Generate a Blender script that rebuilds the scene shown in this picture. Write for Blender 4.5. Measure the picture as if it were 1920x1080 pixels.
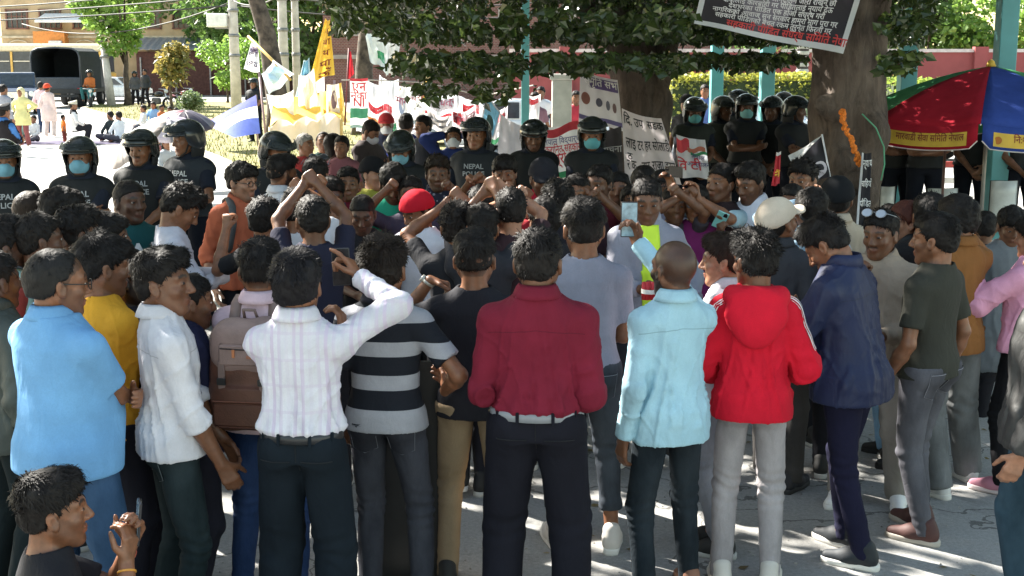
import bpy, math, random
import numpy as np
from mathutils import Vector, Matrix, Euler
from mathutils.bvhtree import BVHTree

for _o in list(bpy.data.objects):
    bpy.data.objects.remove(_o)
random.seed(7)
RNG = np.random.default_rng(7)
S = bpy.context.scene
COL = S.collection

# ------------------------------------------------------------------ camera, sky, sun, exposure
CAM_H, TILT, FPX = 2.42, math.radians(10.1), 2400.0
cam_d = bpy.data.cameras.new('camera')
cam_d.sensor_width = 36.0
cam_d.lens = 36.0 * FPX / 1920.0
cam_d.clip_end = 1500
cam = bpy.data.objects.new('camera', cam_d)
COL.objects.link(cam)
cam.location = (0, 0, CAM_H)
cam.rotation_euler = (math.pi / 2 - TILT, 0, 0)
S.camera = cam

SUN_DIR = Vector((-0.62, 0.50, 0.66)).normalized()     # towards the sun
world = bpy.data.worlds.new('World')
S.world = world
world.use_nodes = True
_nt = world.node_tree
_nt.nodes.clear()
_sky = _nt.nodes.new('ShaderNodeTexSky')
_sky.sky_type = 'NISHITA'
_sky.sun_disc = False
_sky.sun_elevation = math.asin(SUN_DIR.z)
_sky.sun_rotation = math.atan2(SUN_DIR.x, SUN_DIR.y)
_sky.air_density = 1.2
_sky.dust_density = 1.0
_bg = _nt.nodes.new('ShaderNodeBackground')
_bg.inputs['Strength'].default_value = 0.094
_wo = _nt.nodes.new('ShaderNodeOutputWorld')
_sky.ozone_density = 0.6
_warm = _nt.nodes.new('ShaderNodeMix')            # warm multiply on the sky colour, in place of a white balance
_warm.data_type = 'RGBA'
_warm.blend_type = 'MULTIPLY'
_warm.inputs[0].default_value = 1.0
_warm.inputs[7].default_value = (1.10, 1.0, 0.80, 1)
_nt.links.new(_sky.outputs[0], _warm.inputs[6])
_nt.links.new(_warm.outputs[2], _bg.inputs[0])
_nt.links.new(_bg.outputs[0], _wo.inputs[0])

sun_d = bpy.data.lights.new('sun', 'SUN')
sun_d.energy = 5.0
sun_d.angle = math.radians(0.6)
sun_d.color = (1.0, 0.95, 0.86)
sun = bpy.data.objects.new('sun', sun_d)
COL.objects.link(sun)
sun.rotation_euler = SUN_DIR.to_track_quat('Z', 'Y').to_euler()

S.view_settings.view_transform = 'Standard'
S.view_settings.look = 'None'
S.view_settings.exposure = 2.3
S.view_settings.gamma = 1.0
S.view_settings.use_curve_mapping = False
try:
    S.cycles.max_bounces = 6
    S.cycles.transparent_max_bounces = 8
    S.cycles.use_denoising = True
except Exception:
    pass


def ray(px, py):
    x, y = (px - 960) / FPX, (540 - py) / FPX
    c, s = math.cos(TILT), math.sin(TILT)
    return Vector((x, c + y * s, -s + y * c))


def at_z(px, py, z):
    "point of the place seen at a pixel of the photograph, at height z"
    d = ray(px, py)
    return Vector((0, 0, CAM_H)) + d * ((z - CAM_H) / d.z)


def at(px, py, Y):
    "point seen at a pixel, Y metres away"
    d = ray(px, py)
    return Vector((0, 0, CAM_H)) + d * (Y / d.y)


# ------------------------------------------------------------------ materials
MATS = {}


def _base(name):
    m = bpy.data.materials.new(name)
    m.use_nodes = True
    nt = m.node_tree
    return m, nt, nt.nodes['Principled BSDF']


def nd(nt, t, **kw):
    n = nt.nodes.new(t)
    for k, v in kw.items():
        if k.startswith('i_'):
            n.inputs[int(k[2:])].default_value = v
        else:
            setattr(n, k, v)
    return n


def mixc(nt, fac, a, b, mode='MIX'):
    n = nt.nodes.new('ShaderNodeMix')
    n.data_type = 'RGBA'
    n.blend_type = mode
    for sock, v in ((n.inputs[0], fac), (n.inputs[6], a), (n.inputs[7], b)):
        if hasattr(v, 'is_linked') or isinstance(v, bpy.types.NodeSocket):
            nt.links.new(v, sock)
        elif isinstance(v, (int, float)):
            sock.default_value = v
        else:
            sock.default_value = (*v[:3], 1)
    return n.outputs[2]


def mth(nt, op, a, b=None, c=None, clamp=False):
    n = nt.nodes.new('ShaderNodeMath')
    n.operation = op
    n.use_clamp = clamp
    for i, v in enumerate((a, b, c)):
        if v is None:
            continue
        if isinstance(v, bpy.types.NodeSocket):
            nt.links.new(v, n.inputs[i])
        else:
            n.inputs[i].default_value = v
    return n.outputs[0]


def noise(nt, scale, detail=3, rough=0.55, coord='Object', stretch=None, dist=0.0):
    tc = nd(nt, 'ShaderNodeTexCoord')
    src = tc.outputs[coord]
    if stretch:
        mp = nd(nt, 'ShaderNodeMapping')
        mp.inputs['Scale'].default_value = stretch
        nt.links.new(src, mp.inputs[0])
        src = mp.outputs[0]
    n = nd(nt, 'ShaderNodeTexNoise')
    n.inputs['Scale'].default_value = scale
    n.inputs['Detail'].default_value = detail
    n.inputs['Roughness'].default_value = rough
    n.inputs['Distortion'].default_value = dist
    nt.links.new(src, n.inputs[0])
    return n.outputs[0]


def ramp(nt, fac, p0, p1, c0=(0, 0, 0), c1=(1, 1, 1)):
    r = nd(nt, 'ShaderNodeValToRGB')
    r.color_ramp.elements[0].position = p0
    r.color_ramp.elements[1].position = p1
    r.color_ramp.elements[0].color = (*c0, 1)
    r.color_ramp.elements[1].color = (*c1, 1)
    nt.links.new(fac, r.inputs[0])
    return r.outputs[0]


def bump(nt, bsdf, h, strength, dist=0.01, prev=None):
    b = nd(nt, 'ShaderNodeBump')
    b.inputs['Strength'].default_value = strength
    b.inputs['Distance'].default_value = dist
    nt.links.new(h, b.inputs['Height'])
    if prev is not None:
        nt.links.new(prev, b.inputs['Normal'])
    nt.links.new(b.outputs[0], bsdf.inputs['Normal'])
    return b.outputs[0]


def sep(nt):
    tc = nd(nt, 'ShaderNodeTexCoord')
    s = nd(nt, 'ShaderNodeSeparateXYZ')
    nt.links.new(tc.outputs['Object'], s.inputs[0])
    return s.outputs


def plain(name, c, rough=0.7, metal=0.0, var=0.12, scale=6.0, bmp=0.0, bscale=60, spec=0.5, trans=0.0):
    key = ('plain', name, tuple(c), rough, metal, var, scale, bmp, trans)
    if key in MATS:
        return MATS[key]
    m, nt, b = _base(name)
    n = noise(nt, scale, 4)
    d = tuple(max(0, v * (1 - var * 1.6)) for v in c)
    l = tuple(min(1, v * (1 + var)) for v in c)
    nt.links.new(mixc(nt, ramp(nt, n, 0.3, 0.7), d, l), b.inputs['Base Color'])
    b.inputs['Roughness'].default_value = rough
    b.inputs['Metallic'].default_value = metal
    b.inputs['Specular IOR Level'].default_value = spec
    if trans:
        b.inputs['Transmission Weight'].default_value = trans
    if bmp:
        bump(nt, b, noise(nt, bscale, 4), bmp, 0.01)
    MATS[key] = m
    return m


def cloth(c, pat=None, c2=None, rough=0.9, gloss=0.12, fold=0.5, denim=False, seam=0):
    key = ('cloth', tuple(c), pat, tuple(c2) if c2 else None, rough, fold, denim, seam)
    if key in MATS:
        return MATS[key]
    m, nt, b = _base('fabric')
    n = noise(nt, 5, 4)
    d = tuple(v * 0.80 for v in c)
    l = tuple(min(1, v * 1.08) for v in c)
    col = mixc(nt, ramp(nt, n, 0.3, 0.7), d, l)
    wv = noise(nt, 160, 3, 0.7)
    col = mixc(nt, mth(nt, 'MULTIPLY', ramp(nt, wv, .35, .7), .22), col, tuple(v * 0.6 for v in c))
    if seam:
        x_, y_, z_ = sep(nt)
        s1 = mth(nt, 'LESS_THAN', mth(nt, 'ABSOLUTE', mth(nt, 'SUBTRACT', z_, mth(nt, 'MULTIPLY_ADD', mth(nt, 'ABSOLUTE', x_), -.10, seam))), .0022)
        s1 = mth(nt, 'MULTIPLY', s1, mth(nt, 'LESS_THAN', mth(nt, 'ABSOLUTE', x_), .19))
        col = mixc(nt, mth(nt, 'MULTIPLY', s1, .6), col, tuple(v * 0.45 for v in c))
    if pat:
        x, y, z = sep(nt)
        if pat == 'bands':
            f = mth(nt, 'FRACT', mth(nt, 'DIVIDE', mth(nt, 'SUBTRACT', z, 1.285 - 1.5), 0.148))
            f = mth(nt, 'LESS_THAN', f, 0.56)
            low = mth(nt, 'GREATER_THAN', z, 0.905)
            f = mth(nt, 'MULTIPLY', f, low)
            col = mixc(nt, f, col, c2)
        elif pat == 'pinstripe':
            a = mth(nt, 'SINE', mth(nt, 'MULTIPLY', x, 210.0))
            e = mth(nt, 'SINE', mth(nt, 'MULTIPLY', x, 62.0))
            f = mth(nt, 'MULTIPLY', mth(nt, 'GREATER_THAN', a, 0.15), mth(nt, 'MULTIPLY_ADD', e, 0.35, 0.5), clamp=True)
            col = mixc(nt, f, col, c2)
            q = mth(nt, 'GREATER_THAN', mth(nt, 'SINE', mth(nt, 'MULTIPLY', z, 60.0)), 0.93)
            col = mixc(nt, mth(nt, 'MULTIPLY', q, 0.35), col, c2)
        elif pat == 'plaid':
            a = mth(nt, 'GREATER_THAN', mth(nt, 'SINE', mth(nt, 'MULTIPLY', x, 130.0)), 0.2)
            e = mth(nt, 'GREATER_THAN', mth(nt, 'SINE', mth(nt, 'MULTIPLY', z, 130.0)), 0.2)
            f = mth(nt, 'MULTIPLY', mth(nt, 'ADD', a, e), 0.5)
            col = mixc(nt, f, col, c2)
        elif pat == 'floral':
            v = nd(nt, 'ShaderNodeTexVoronoi')
            v.inputs['Scale'].default_value = 28
            tc = nd(nt, 'ShaderNodeTexCoord')
            nt.links.new(tc.outputs['Object'], v.inputs[0])
            col = mixc(nt, mth(nt, 'LESS_THAN', v.outputs[0], 0.3), col, c2)
    if denim:
        fade = noise(nt, 3.5, 5, 0.6, stretch=(1, 1, 0.45))
        col = mixc(nt, ramp(nt, fade, 0.42, 0.75), col, tuple(min(1, v * 1.9 + 0.02) for v in c))
        n2 = noise(nt, 420, 2, 0.6, stretch=(1, 1, 0.2))
        col = mixc(nt, mth(nt, 'MULTIPLY', n2, 0.35), col, tuple(v * 0.45 for v in c))
    nt.links.new(col, b.inputs['Base Color'])
    b.inputs['Roughness'].default_value = rough
    b.inputs['Specular IOR Level'].default_value = gloss
    rn = noise(nt, 5.5, 3, 0.5, stretch=(1, 1, 0.5), dist=0.8)
    rn.node.noise_type = 'RIDGED_MULTIFRACTAL'
    f1 = bump(nt, b, rn, fold * .45, 0.03)
    f2 = bump(nt, b, noise(nt, 13, 3, 0.5, stretch=(1, 1, 0.55), dist=1.2), fold * .8, 0.02, prev=f1)
    bump(nt, b, noise(nt, 380, 2), 0.12, 0.002, prev=f2)
    MATS[key] = m
    return m


def skin_mat(c):
    key = ('skin', c)
    if key in MATS:
        return MATS[key]
    m, nt, b = _base('skin')
    at_ = nd(nt, 'ShaderNodeAttribute', attribute_name='mask')
    s = nd(nt, 'ShaderNodeSeparateColor')
    nt.links.new(at_.outputs['Color'], s.inputs[0])
    n = noise(nt, 26, 5, .65)
    col = mixc(nt, ramp(nt, n, 0.3, 0.7), tuple(v * 0.72 for v in c), (c[0] * 1.16, c[1] * 1.08, c[2] * 1.05))
    col = mixc(nt, s.outputs[1], col, (c[0] * 0.95, c[1] * 0.62, c[2] * 0.7))
    col = mixc(nt, s.outputs[0], col, (0.012, 0.009, 0.008))
    col = mixc(nt, s.outputs[2], col, (0.62, 0.58, 0.54))
    nt.links.new(col, b.inputs['Base Color'])
    b.inputs['Roughness'].default_value = 0.43
    b.inputs['Specular IOR Level'].default_value = 0.45
    b.inputs['Subsurface Weight'].default_value = 0.06
    b.inputs['Subsurface Radius'].default_value = (0.012, 0.005, 0.003)
    bump(nt, b, noise(nt, 160, 3), 0.12, 0.003)
    MATS[key] = m
    return m


def hair_mat(c):
    key = ('hair', c)
    if key in MATS:
        return MATS[key]
    m, nt, b = _base('hair')
    n = noise(nt, 90, 3, stretch=(1, 1, 0.35))
    nt.links.new(mixc(nt, n, tuple(v * 0.35 for v in c), tuple(v * 1.1 for v in c)), b.inputs['Base Color'])
    b.inputs['Roughness'].default_value = 0.6
    b.inputs['Specular IOR Level'].default_value = 0.2
    bump(nt, b, noise(nt, 130, 3, stretch=(1, 1, 0.3)), 0.5, 0.006)
    MATS[key] = m
    return m


# ------------------------------------------------------------------ mesh helpers
def mk_mesh(name, v, quads, mat=None, smooth=True):
    me = bpy.data.meshes.new(name)
    v = np.ascontiguousarray(v, dtype=np.float32)
    q = np.ascontiguousarray(quads, dtype=np.int32)
    nv = q.shape[1] if len(q) else 4
    me.vertices.add(len(v))
    me.vertices.foreach_set('co', v.ravel())
    me.loops.add(q.size)
    me.loops.foreach_set('vertex_index', q.ravel())
    me.polygons.add(len(q))
    me.polygons.foreach_set('loop_start', np.arange(0, q.size, nv, dtype=np.int32))
    me.polygons.foreach_set('use_smooth', np.full(len(q), smooth, dtype=bool))
    me.update(calc_edges=True)
    if mat:
        me.materials.append(mat)
    return me


def link(name, me, parent=None, mat=None, loc=None, rot=None, scale=None):
    o = bpy.data.objects.new(name, me)
    COL.objects.link(o)
    if parent is not None:
        o.parent = parent
    if loc is not None:
        o.location = loc
    if rot is not None:
        o.rotation_euler = rot
    if scale is not None:
        o.scale = scale if hasattr(scale, '__len__') else (scale,) * 3
    if mat is not None and me is not None:
        if len(me.materials) == 0:
            me.materials.append(None)
        o.material_slots[0].link = 'OBJECT'
        o.material_slots[0].material = mat
    return o


def tag(o, label=None, cat=None, group=None, kind=None):
    if label:
        o['label'] = label
    if cat:
        o['category'] = cat
    if group:
        o['group'] = group
    if kind:
        o['kind'] = kind
    return o


def empty(name, loc, rz=0.0, label=None, cat=None, group=None):
    o = bpy.data.objects.new(name, None)
    COL.objects.link(o)
    o.empty_display_size = 0.1
    o.location = loc
    o.rotation_euler = (0, 0, rz)
    return tag(o, label, cat, group)


class MB:
    "collects shapes into one mesh"

    def __init__(s):
        s.v, s.f = [], []

    def add(s, vs, fs):
        n = len(s.v)
        s.v += [tuple(p) for p in vs]
        s.f += [tuple(i + n for i in f) for f in fs]

    def box(s, c, d, rz=0.0, bev=0.0, M=None):
        hx, hy, hz = d[0] / 2, d[1] / 2, d[2] / 2
        if bev <= 0:
            vs = [(x, y, z) for z in (-hz, hz) for y in (-hy, hy) for x in (-hx, hx)]
            fs = [(0, 2, 3, 1), (4, 5, 7, 6), (0, 1, 5, 4), (2, 6, 7, 3), (0, 4, 6, 2), (1, 3, 7, 5)]
        else:
            b = bev
            vs, fs = [], []
            prof = [(-hz, b), (-hz + b, 0), (hz - b, 0), (hz, b)]
            for z, i in prof:
                x, y = hx - i, hy - i
                c_ = b * 0.6 if i == 0 else 0.0
                c_ = max(c_, b * 0.3)
                vs += [(-x + c_, -y, z), (x - c_, -y, z), (x, -y + c_, z), (x, y - c_, z), (x - c_, y, z), (-x + c_, y, z), (-x, y - c_, z), (-x, -y + c_, z)]
            for k in range(3):
                for j in range(8):
                    a, e = k * 8 + j, k * 8 + (j + 1) % 8
                    fs.append((a, e, e + 8, a + 8))
            fs.append(tuple(range(7, -1, -1)))
            fs.append(tuple(range(24, 32)))
        R = M or (Matrix.Translation(c) @ Matrix.Rotation(rz, 4, 'Z'))
        s.add([R @ Vector(p) for p in vs], fs)
        return s

    def tube(s, pts, r, n=8, caps=True):
        pts = [Vector(p) for p in pts]
        rs = r if hasattr(r, '__len__') else [r] * len(pts)
        rings = []
        up = None
        for i, p in enumerate(pts):
            t = (pts[min(i + 1, len(pts) - 1)] - pts[max(i - 1, 0)]).normalized()
            if up is None:
                up = Vector((0, 0, 1)) if abs(t.z) < 0.9 else Vector((1, 0, 0))
            a = t.cross(up).normalized()
            up = a.cross(t).normalized()
            rings.append([p + (a * math.cos(2 * math.pi * k / n) + up * math.sin(2 * math.pi * k / n)) * rs[i] for k in range(n)])
        vs = [p for r_ in rings for p in r_]
        fs = []
        for i in range(len(pts) - 1):
            for k in range(n):
                a, b = i * n + k, i * n + (k + 1) % n
                fs.append((a, a + n, b + n, b))
        if caps:
            fs.append(tuple(range(n)))
            fs.append(tuple(range((len(pts) - 1) * n + n - 1, (len(pts) - 1) * n - 1, -1)))
        s.add(vs, fs)
        return s

    def lathe(s, prof, n=20, c=(0, 0, 0), axis='Z', a0=0, a1=2 * math.pi):
        full = abs(a1 - a0 - 2 * math.pi) < 1e-6
        m = n if full else n + 1
        vs, fs = [], []
        for r, z in prof:
            for k in range(m):
                a = a0 + (a1 - a0) * k / n
                p = (r * math.cos(a), r * math.sin(a), z)
                if axis == 'Y':
                    p = (p[0], p[2], p[1])
                if axis == 'X':
                    p = (p[2], p[0], p[1])
                vs.append((p[0] + c[0], p[1] + c[1], p[2] + c[2]))
        for i in range(len(prof) - 1):
            for k in range(n):
                a, b = i * m + k, i * m + (k + 1) % m
                fs.append((a, b, b + m, a + m))
        s.add(vs, fs)
        return s

    def sheet(s, fn, nu, nv, thick=0.0):
        vs = [Vector(fn(i / nu, j / nv)) for j in range(nv + 1) for i in range(nu + 1)]
        fs = []
        for j in range(nv):
            for i in range(nu):
                a = j * (nu + 1) + i
                fs.append((a, a + 1, a + nu + 2, a + nu + 1))
        s.add(vs, fs)
        return s

    def mesh(s, name, mat=None, smooth=False):
        me = bpy.data.meshes.new(name)
        me.from_pydata(s.v, [], s.f)
        if smooth:
            me.polygons.foreach_set('use_smooth', [True] * len(me.polygons))
        if mat:
            me.materials.append(mat)
        me.update()
        return me

    def build(s, name, mat, parent=None, smooth=False, solid=0.0, **kw):
        o = link(name, s.mesh(name, mat, smooth), parent, **kw)
        if solid:
            md = o.modifiers.new('solid', 'SOLIDIFY')
            md.thickness = solid
            md.offset = 0
        return o


# ------------------------------------------------------------------ distance fields -> skin
_LAT = RNG.random((32, 32, 32)).astype(np.float32)


def vnoise(p):
    p = np.asarray(p, dtype=np.float32)
    i = np.floor(p).astype(np.int32)
    f = p - i
    f = f * f * (3 - 2 * f)
    i &= 31
    j = (i + 1) & 31
    x0, y0, z0, x1, y1, z1 = i[:, 0], i[:, 1], i[:, 2], j[:, 0], j[:, 1], j[:, 2]
    fx, fy, fz = f[:, 0], f[:, 1], f[:, 2]
    L = _LAT
    a = L[x0, y0, z0] * (1 - fx) + L[x1, y0, z0] * fx
    b = L[x0, y1, z0] * (1 - fx) + L[x1, y1, z0] * fx
    c = L[x0, y0, z1] * (1 - fx) + L[x1, y0, z1] * fx
    d = L[x0, y1, z1] * (1 - fx) + L[x1, y1, z1] * fx
    return ((a * (1 - fy) + b * fy) * (1 - fz) + (c * (1 - fy) + d * fy) * fz) * 2 - 1


def smin(a, b, k):
    if k <= 0:
        return np.minimum(a, b)
    h = np.maximum(k - np.abs(a - b), 0) / k
    return np.minimum(a, b) - h * h * (k * 0.25)


def smax(a, b, k):
    return -smin(-a, -b, k)


class Field:
    def __init__(s, lo, hi, h):
        s.h = h
        s.lo = np.array(lo, dtype=np.float32) - 2 * h
        n = np.ceil((np.array(hi) + 2 * h - s.lo) / h).astype(int) + 1
        s.ax = [(s.lo[i] + h * np.arange(n[i])).astype(np.float32) for i in range(3)]
        s.d = np.full(tuple(n), 0.08, dtype=np.float32)

    def sub(s, lo, hi):
        sl, g = [], []
        for i in range(3):
            a = max(0, int((lo[i] - s.lo[i]) / s.h))
            b = min(len(s.ax[i]), int((hi[i] - s.lo[i]) / s.h) + 2)
            if b <= a:
                return None
            sl.append(slice(a, b))
            sh = [1, 1, 1]
            sh[i] = -1
            g.append(s.ax[i][a:b].reshape(sh))
        return tuple(sl), g

    def cap(s, a, b, ra, rb, k=0.02):
        m = max(ra, rb) + k + 2 * s.h
        lo = [min(a[i], b[i]) - m for i in range(3)]
        hi = [max(a[i], b[i]) + m for i in range(3)]
        r = s.sub(lo, hi)
        if r is None:
            return
        sl, (x, y, z) = r
        ba = (b[0] - a[0], b[1] - a[1], b[2] - a[2])
        L = max(ba[0] ** 2 + ba[1] ** 2 + ba[2] ** 2, 1e-9)
        t = np.clip(((x - a[0]) * ba[0] + (y - a[1]) * ba[1] + (z - a[2]) * ba[2]) / L, 0, 1)
        d = np.sqrt((x - a[0] - t * ba[0]) ** 2 + (y - a[1] - t * ba[1]) ** 2 + (z - a[2] - t * ba[2]) ** 2) - (ra + (rb - ra) * t)
        s.d[sl] = smin(s.d[sl], d, k)

    def ell(s, c, r, k=0.02, cut=False):
        m = max(r) + k + 2 * s.h
        q = s.sub([c[i] - m for i in range(3)], [c[i] + m for i in range(3)])
        if q is None:
            return
        sl, (x, y, z) = q
        d = ell(x - c[0], y - c[1], z - c[2], r)
        s.d[sl] = smax(s.d[sl], -d, k) if cut else smin(s.d[sl], d, k)

    def fn(s, lo, hi, f, k=0.02):
        q = s.sub(lo, hi)
        if q is None:
            return
        sl, (x, y, z) = q
        s.d[sl] = smin(s.d[sl], f(x, y, z), k)

    def carve(s, lo, hi, f, k=0.0):
        q = s.sub(lo, hi)
        if q is None:
            return
        sl, (x, y, z) = q
        s.d[sl] = smax(s.d[sl], f(x, y, z), k)

    def net(s):
        d = s.d
        d[0], d[-1], d[:, 0], d[:, -1], d[:, :, 0], d[:, :, -1] = (0.05,) * 6
        ins = d < 0
        i8 = ins.view(np.uint8)
        c = i8[:-1, :-1, :-1] + i8[1:, :-1, :-1]
        c = c + i8[:-1, 1:, :-1] + i8[1:, 1:, :-1] + i8[:-1, :-1, 1:] + i8[1:, :-1, 1:] + i8[:-1, 1:, 1:] + i8[1:, 1:, 1:]
        act = (c > 0) & (c < 8)
        I, J, K = np.nonzero(act)
        n = len(I)
        vals = {}
        for cx in (0, 1):
            for cy in (0, 1):
                for cz in (0, 1):
                    vals[cx, cy, cz] = d[I + cx, J + cy, K + cz]
        pos = np.zeros((n, 3), np.float32)
        cnt = np.zeros(n, np.float32)
        cs = list(vals)
        for p in cs:
            for ax in range(3):
                if p[ax] == 0:
                    q = list(p)
                    q[ax] = 1
                    va, vb = vals[p], vals[tuple(q)]
                    m = (va < 0) != (vb < 0)
                    t = np.where(m, va / np.where(m, va - vb, 1), 0)
                    for e in range(3):
                        pos[:, e] += np.where(m, (p[e] + t) if e == ax else p[e], 0)
                    cnt += m
        pos = pos / cnt[:, None]
        pos = s.lo + (pos + np.stack([I, J, K], 1)) * s.h
        vid = np.full(act.shape, -1, np.int32)
        vid[act] = np.arange(n, dtype=np.int32)
        quads = []
        for ax in range(3):
            sl0, sl1 = [slice(None)] * 3, [slice(None)] * 3
            sl0[ax], sl1[ax] = slice(0, -1), slice(1, None)
            a0, a1 = ins[tuple(sl0)], ins[tuple(sl1)]
            for flip, mm in ((0, a0 & ~a1), (1, ~a0 & a1)):
                e = np.nonzero(mm)
                o1, o2 = (ax + 1) % 3, (ax + 2) % 3

                def cell(u, v):
                    q = [e[0], e[1], e[2]]
                    q[o1] = q[o1] - u
                    q[o2] = q[o2] - v
                    return vid[q[0], q[1], q[2]]
                f = np.stack([cell(1, 1), cell(0, 1), cell(0, 0), cell(1, 0)], 1)
                if flip:
                    f = f[:, ::-1]
                quads.append(f)
        return pos.astype(np.float32), np.concatenate(quads)


def ell(x, y, z, r):
    k0 = np.sqrt((x / r[0]) ** 2 + (y / r[1]) ** 2 + (z / r[2]) ** 2)
    k1 = np.sqrt((x / r[0] ** 2) ** 2 + (y / r[1] ** 2) ** 2 + (z / r[2] ** 2) ** 2) + 1e-6
    return k0 * (k0 - 1) / k1


def capd(x, y, z, a, b, ra, rb):
    ba = [b[i] - a[i] for i in range(3)]
    L = max(sum(v * v for v in ba), 1e-9)
    t = np.clip(((x - a[0]) * ba[0] + (y - a[1]) * ba[1] + (z - a[2]) * ba[2]) / L, 0, 1)
    return np.sqrt((x - a[0] - t * ba[0]) ** 2 + (y - a[1] - t * ba[1]) ** 2 + (z - a[2] - t * ba[2]) ** 2) - (ra + (rb - ra) * t)


def vnormals(v, q):
    n = np.zeros_like(v)
    fn = np.cross(v[q[:, 2]] - v[q[:, 0]], v[q[:, 3]] - v[q[:, 1]])
    for i in range(4):
        for e in range(3):
            n[:, e] += np.bincount(q[:, i], weights=fn[:, e], minlength=len(v)).astype(np.float32)
    return n / (np.linalg.norm(n, axis=1, keepdims=True) + 1e-9)


def relax(v, q, it=1, f=0.5):
    for _ in range(it):
        acc = np.zeros_like(v)
        cnt = np.zeros(len(v), np.float32)
        for i in range(4):
            a, b = q[:, i], q[:, (i + 1) % 4]
            for e in range(3):
                acc[:, e] += np.bincount(a, weights=v[b, e], minlength=len(v)).astype(np.float32)
                acc[:, e] += np.bincount(b, weights=v[a, e], minlength=len(v)).astype(np.float32)
            cnt += np.bincount(a, minlength=len(v)) + np.bincount(b, minlength=len(v))
        v = v * (1 - f) + f * acc / np.maximum(cnt, 1)[:, None]
    return v.astype(np.float32)
# ------------------------------------------------------------------ people
HS = 1.10
EYE = ((0.031, 0.078, 0.004), (-0.031, 0.078, 0.004))


def head_field(x, y, z, fem=False):
    ax = np.abs(x)
    d = ell(x, y + 0.012, z - 0.028, (0.0755, 0.097, 0.089))
    d = smin(d, ell(x, y - 0.026, z + 0.035, (0.058, 0.062, 0.082)), 0.03)
    d = smin(d, capd(ax, y, z, (0.054, -0.004, -0.045), (0.022, 0.058, -0.098), 0.017, 0.016), 0.03)
    d = smin(d, ell(x, y - 0.066, z + 0.1, (0.024, 0.02, 0.017)), 0.022)
    d = smin(d, capd(ax, y, z, (0.0, 0.083, 0.024), (0.046, 0.066, 0.026), 0.011, 0.010), 0.018)      # brow
    d = smin(d, ell(ax - 0.042, y - 0.058, z + 0.026, (0.022, 0.02, 0.018)), 0.02)                    # cheek
    d = smax(d, -ell(ax - 0.031, y - 0.096, z - 0.003, (0.019, 0.018, 0.012)), 0.012)                 # eye socket
    d = smin(d, ell(ax - 0.031, y - 0.077, z - 0.004, (0.0135, 0.0115, 0.0105)), 0.004)               # eyelid
    d = smin(d, capd(x, y, z, (0, 0.084, 0.016), (0, 0.108, -0.028), 0.0075, 0.0115), 0.012)          # nose
    d = smin(d, ell(ax - 0.0125, y - 0.095, z + 0.033, (0.0085, 0.011, 0.008)), 0.006)
    d = smin(d, ell(x, y - 0.084, z + 0.06, (0.025, 0.012, 0.0065)), 0.006)                           # lips
    d = smin(d, ell(x, y - 0.082, z + 0.072, (0.021, 0.012, 0.0075)), 0.006)
    d = smax(d, -ell(x, y - 0.097, z + 0.0655, (0.024, 0.006, 0.0018)), 0.003)
    e = ell(ax - 0.081, y + 0.008 + (z + 0.008) * 0.2, z + 0.01, (0.010, 0.019, 0.031))               # ear
    e = smax(e, -ell(ax - 0.09, y + 0.002, z + 0.008, (0.007, 0.011, 0.02)), 0.004)
    d = smin(d, e, 0.008)
    return d


def rotm(yaw=0, pitch=0, roll=0):
    return Matrix.Rotation(-math.radians(yaw), 4, 'Z') @ Matrix.Rotation(-math.radians(pitch), 4, 'X') @ Matrix.Rotation(math.radians(roll), 4, 'Y')


def hair_line(y, style):
    ys = [-0.12, -0.06, -0.03, -0.012, 0.012, 0.03, 0.05, 0.075, 0.12]
    if style == 'bald':
        zs = [-0.055, -0.05, -0.03, 0.012, 0.02, 0.055, 0.092, 0.115, 0.13]
    elif style == 'fade':
        zs = [-0.035, -0.03, -0.01, 0.02, 0.025, 0.03, 0.05, 0.062, 0.07]
    else:
        zs = [-0.062, -0.056, -0.03, 0.012, -0.005, 0.03, 0.048, 0.06, 0.066]
    return np.interp(y, ys, zs).astype(np.float32)


HAIRS = {}


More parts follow.
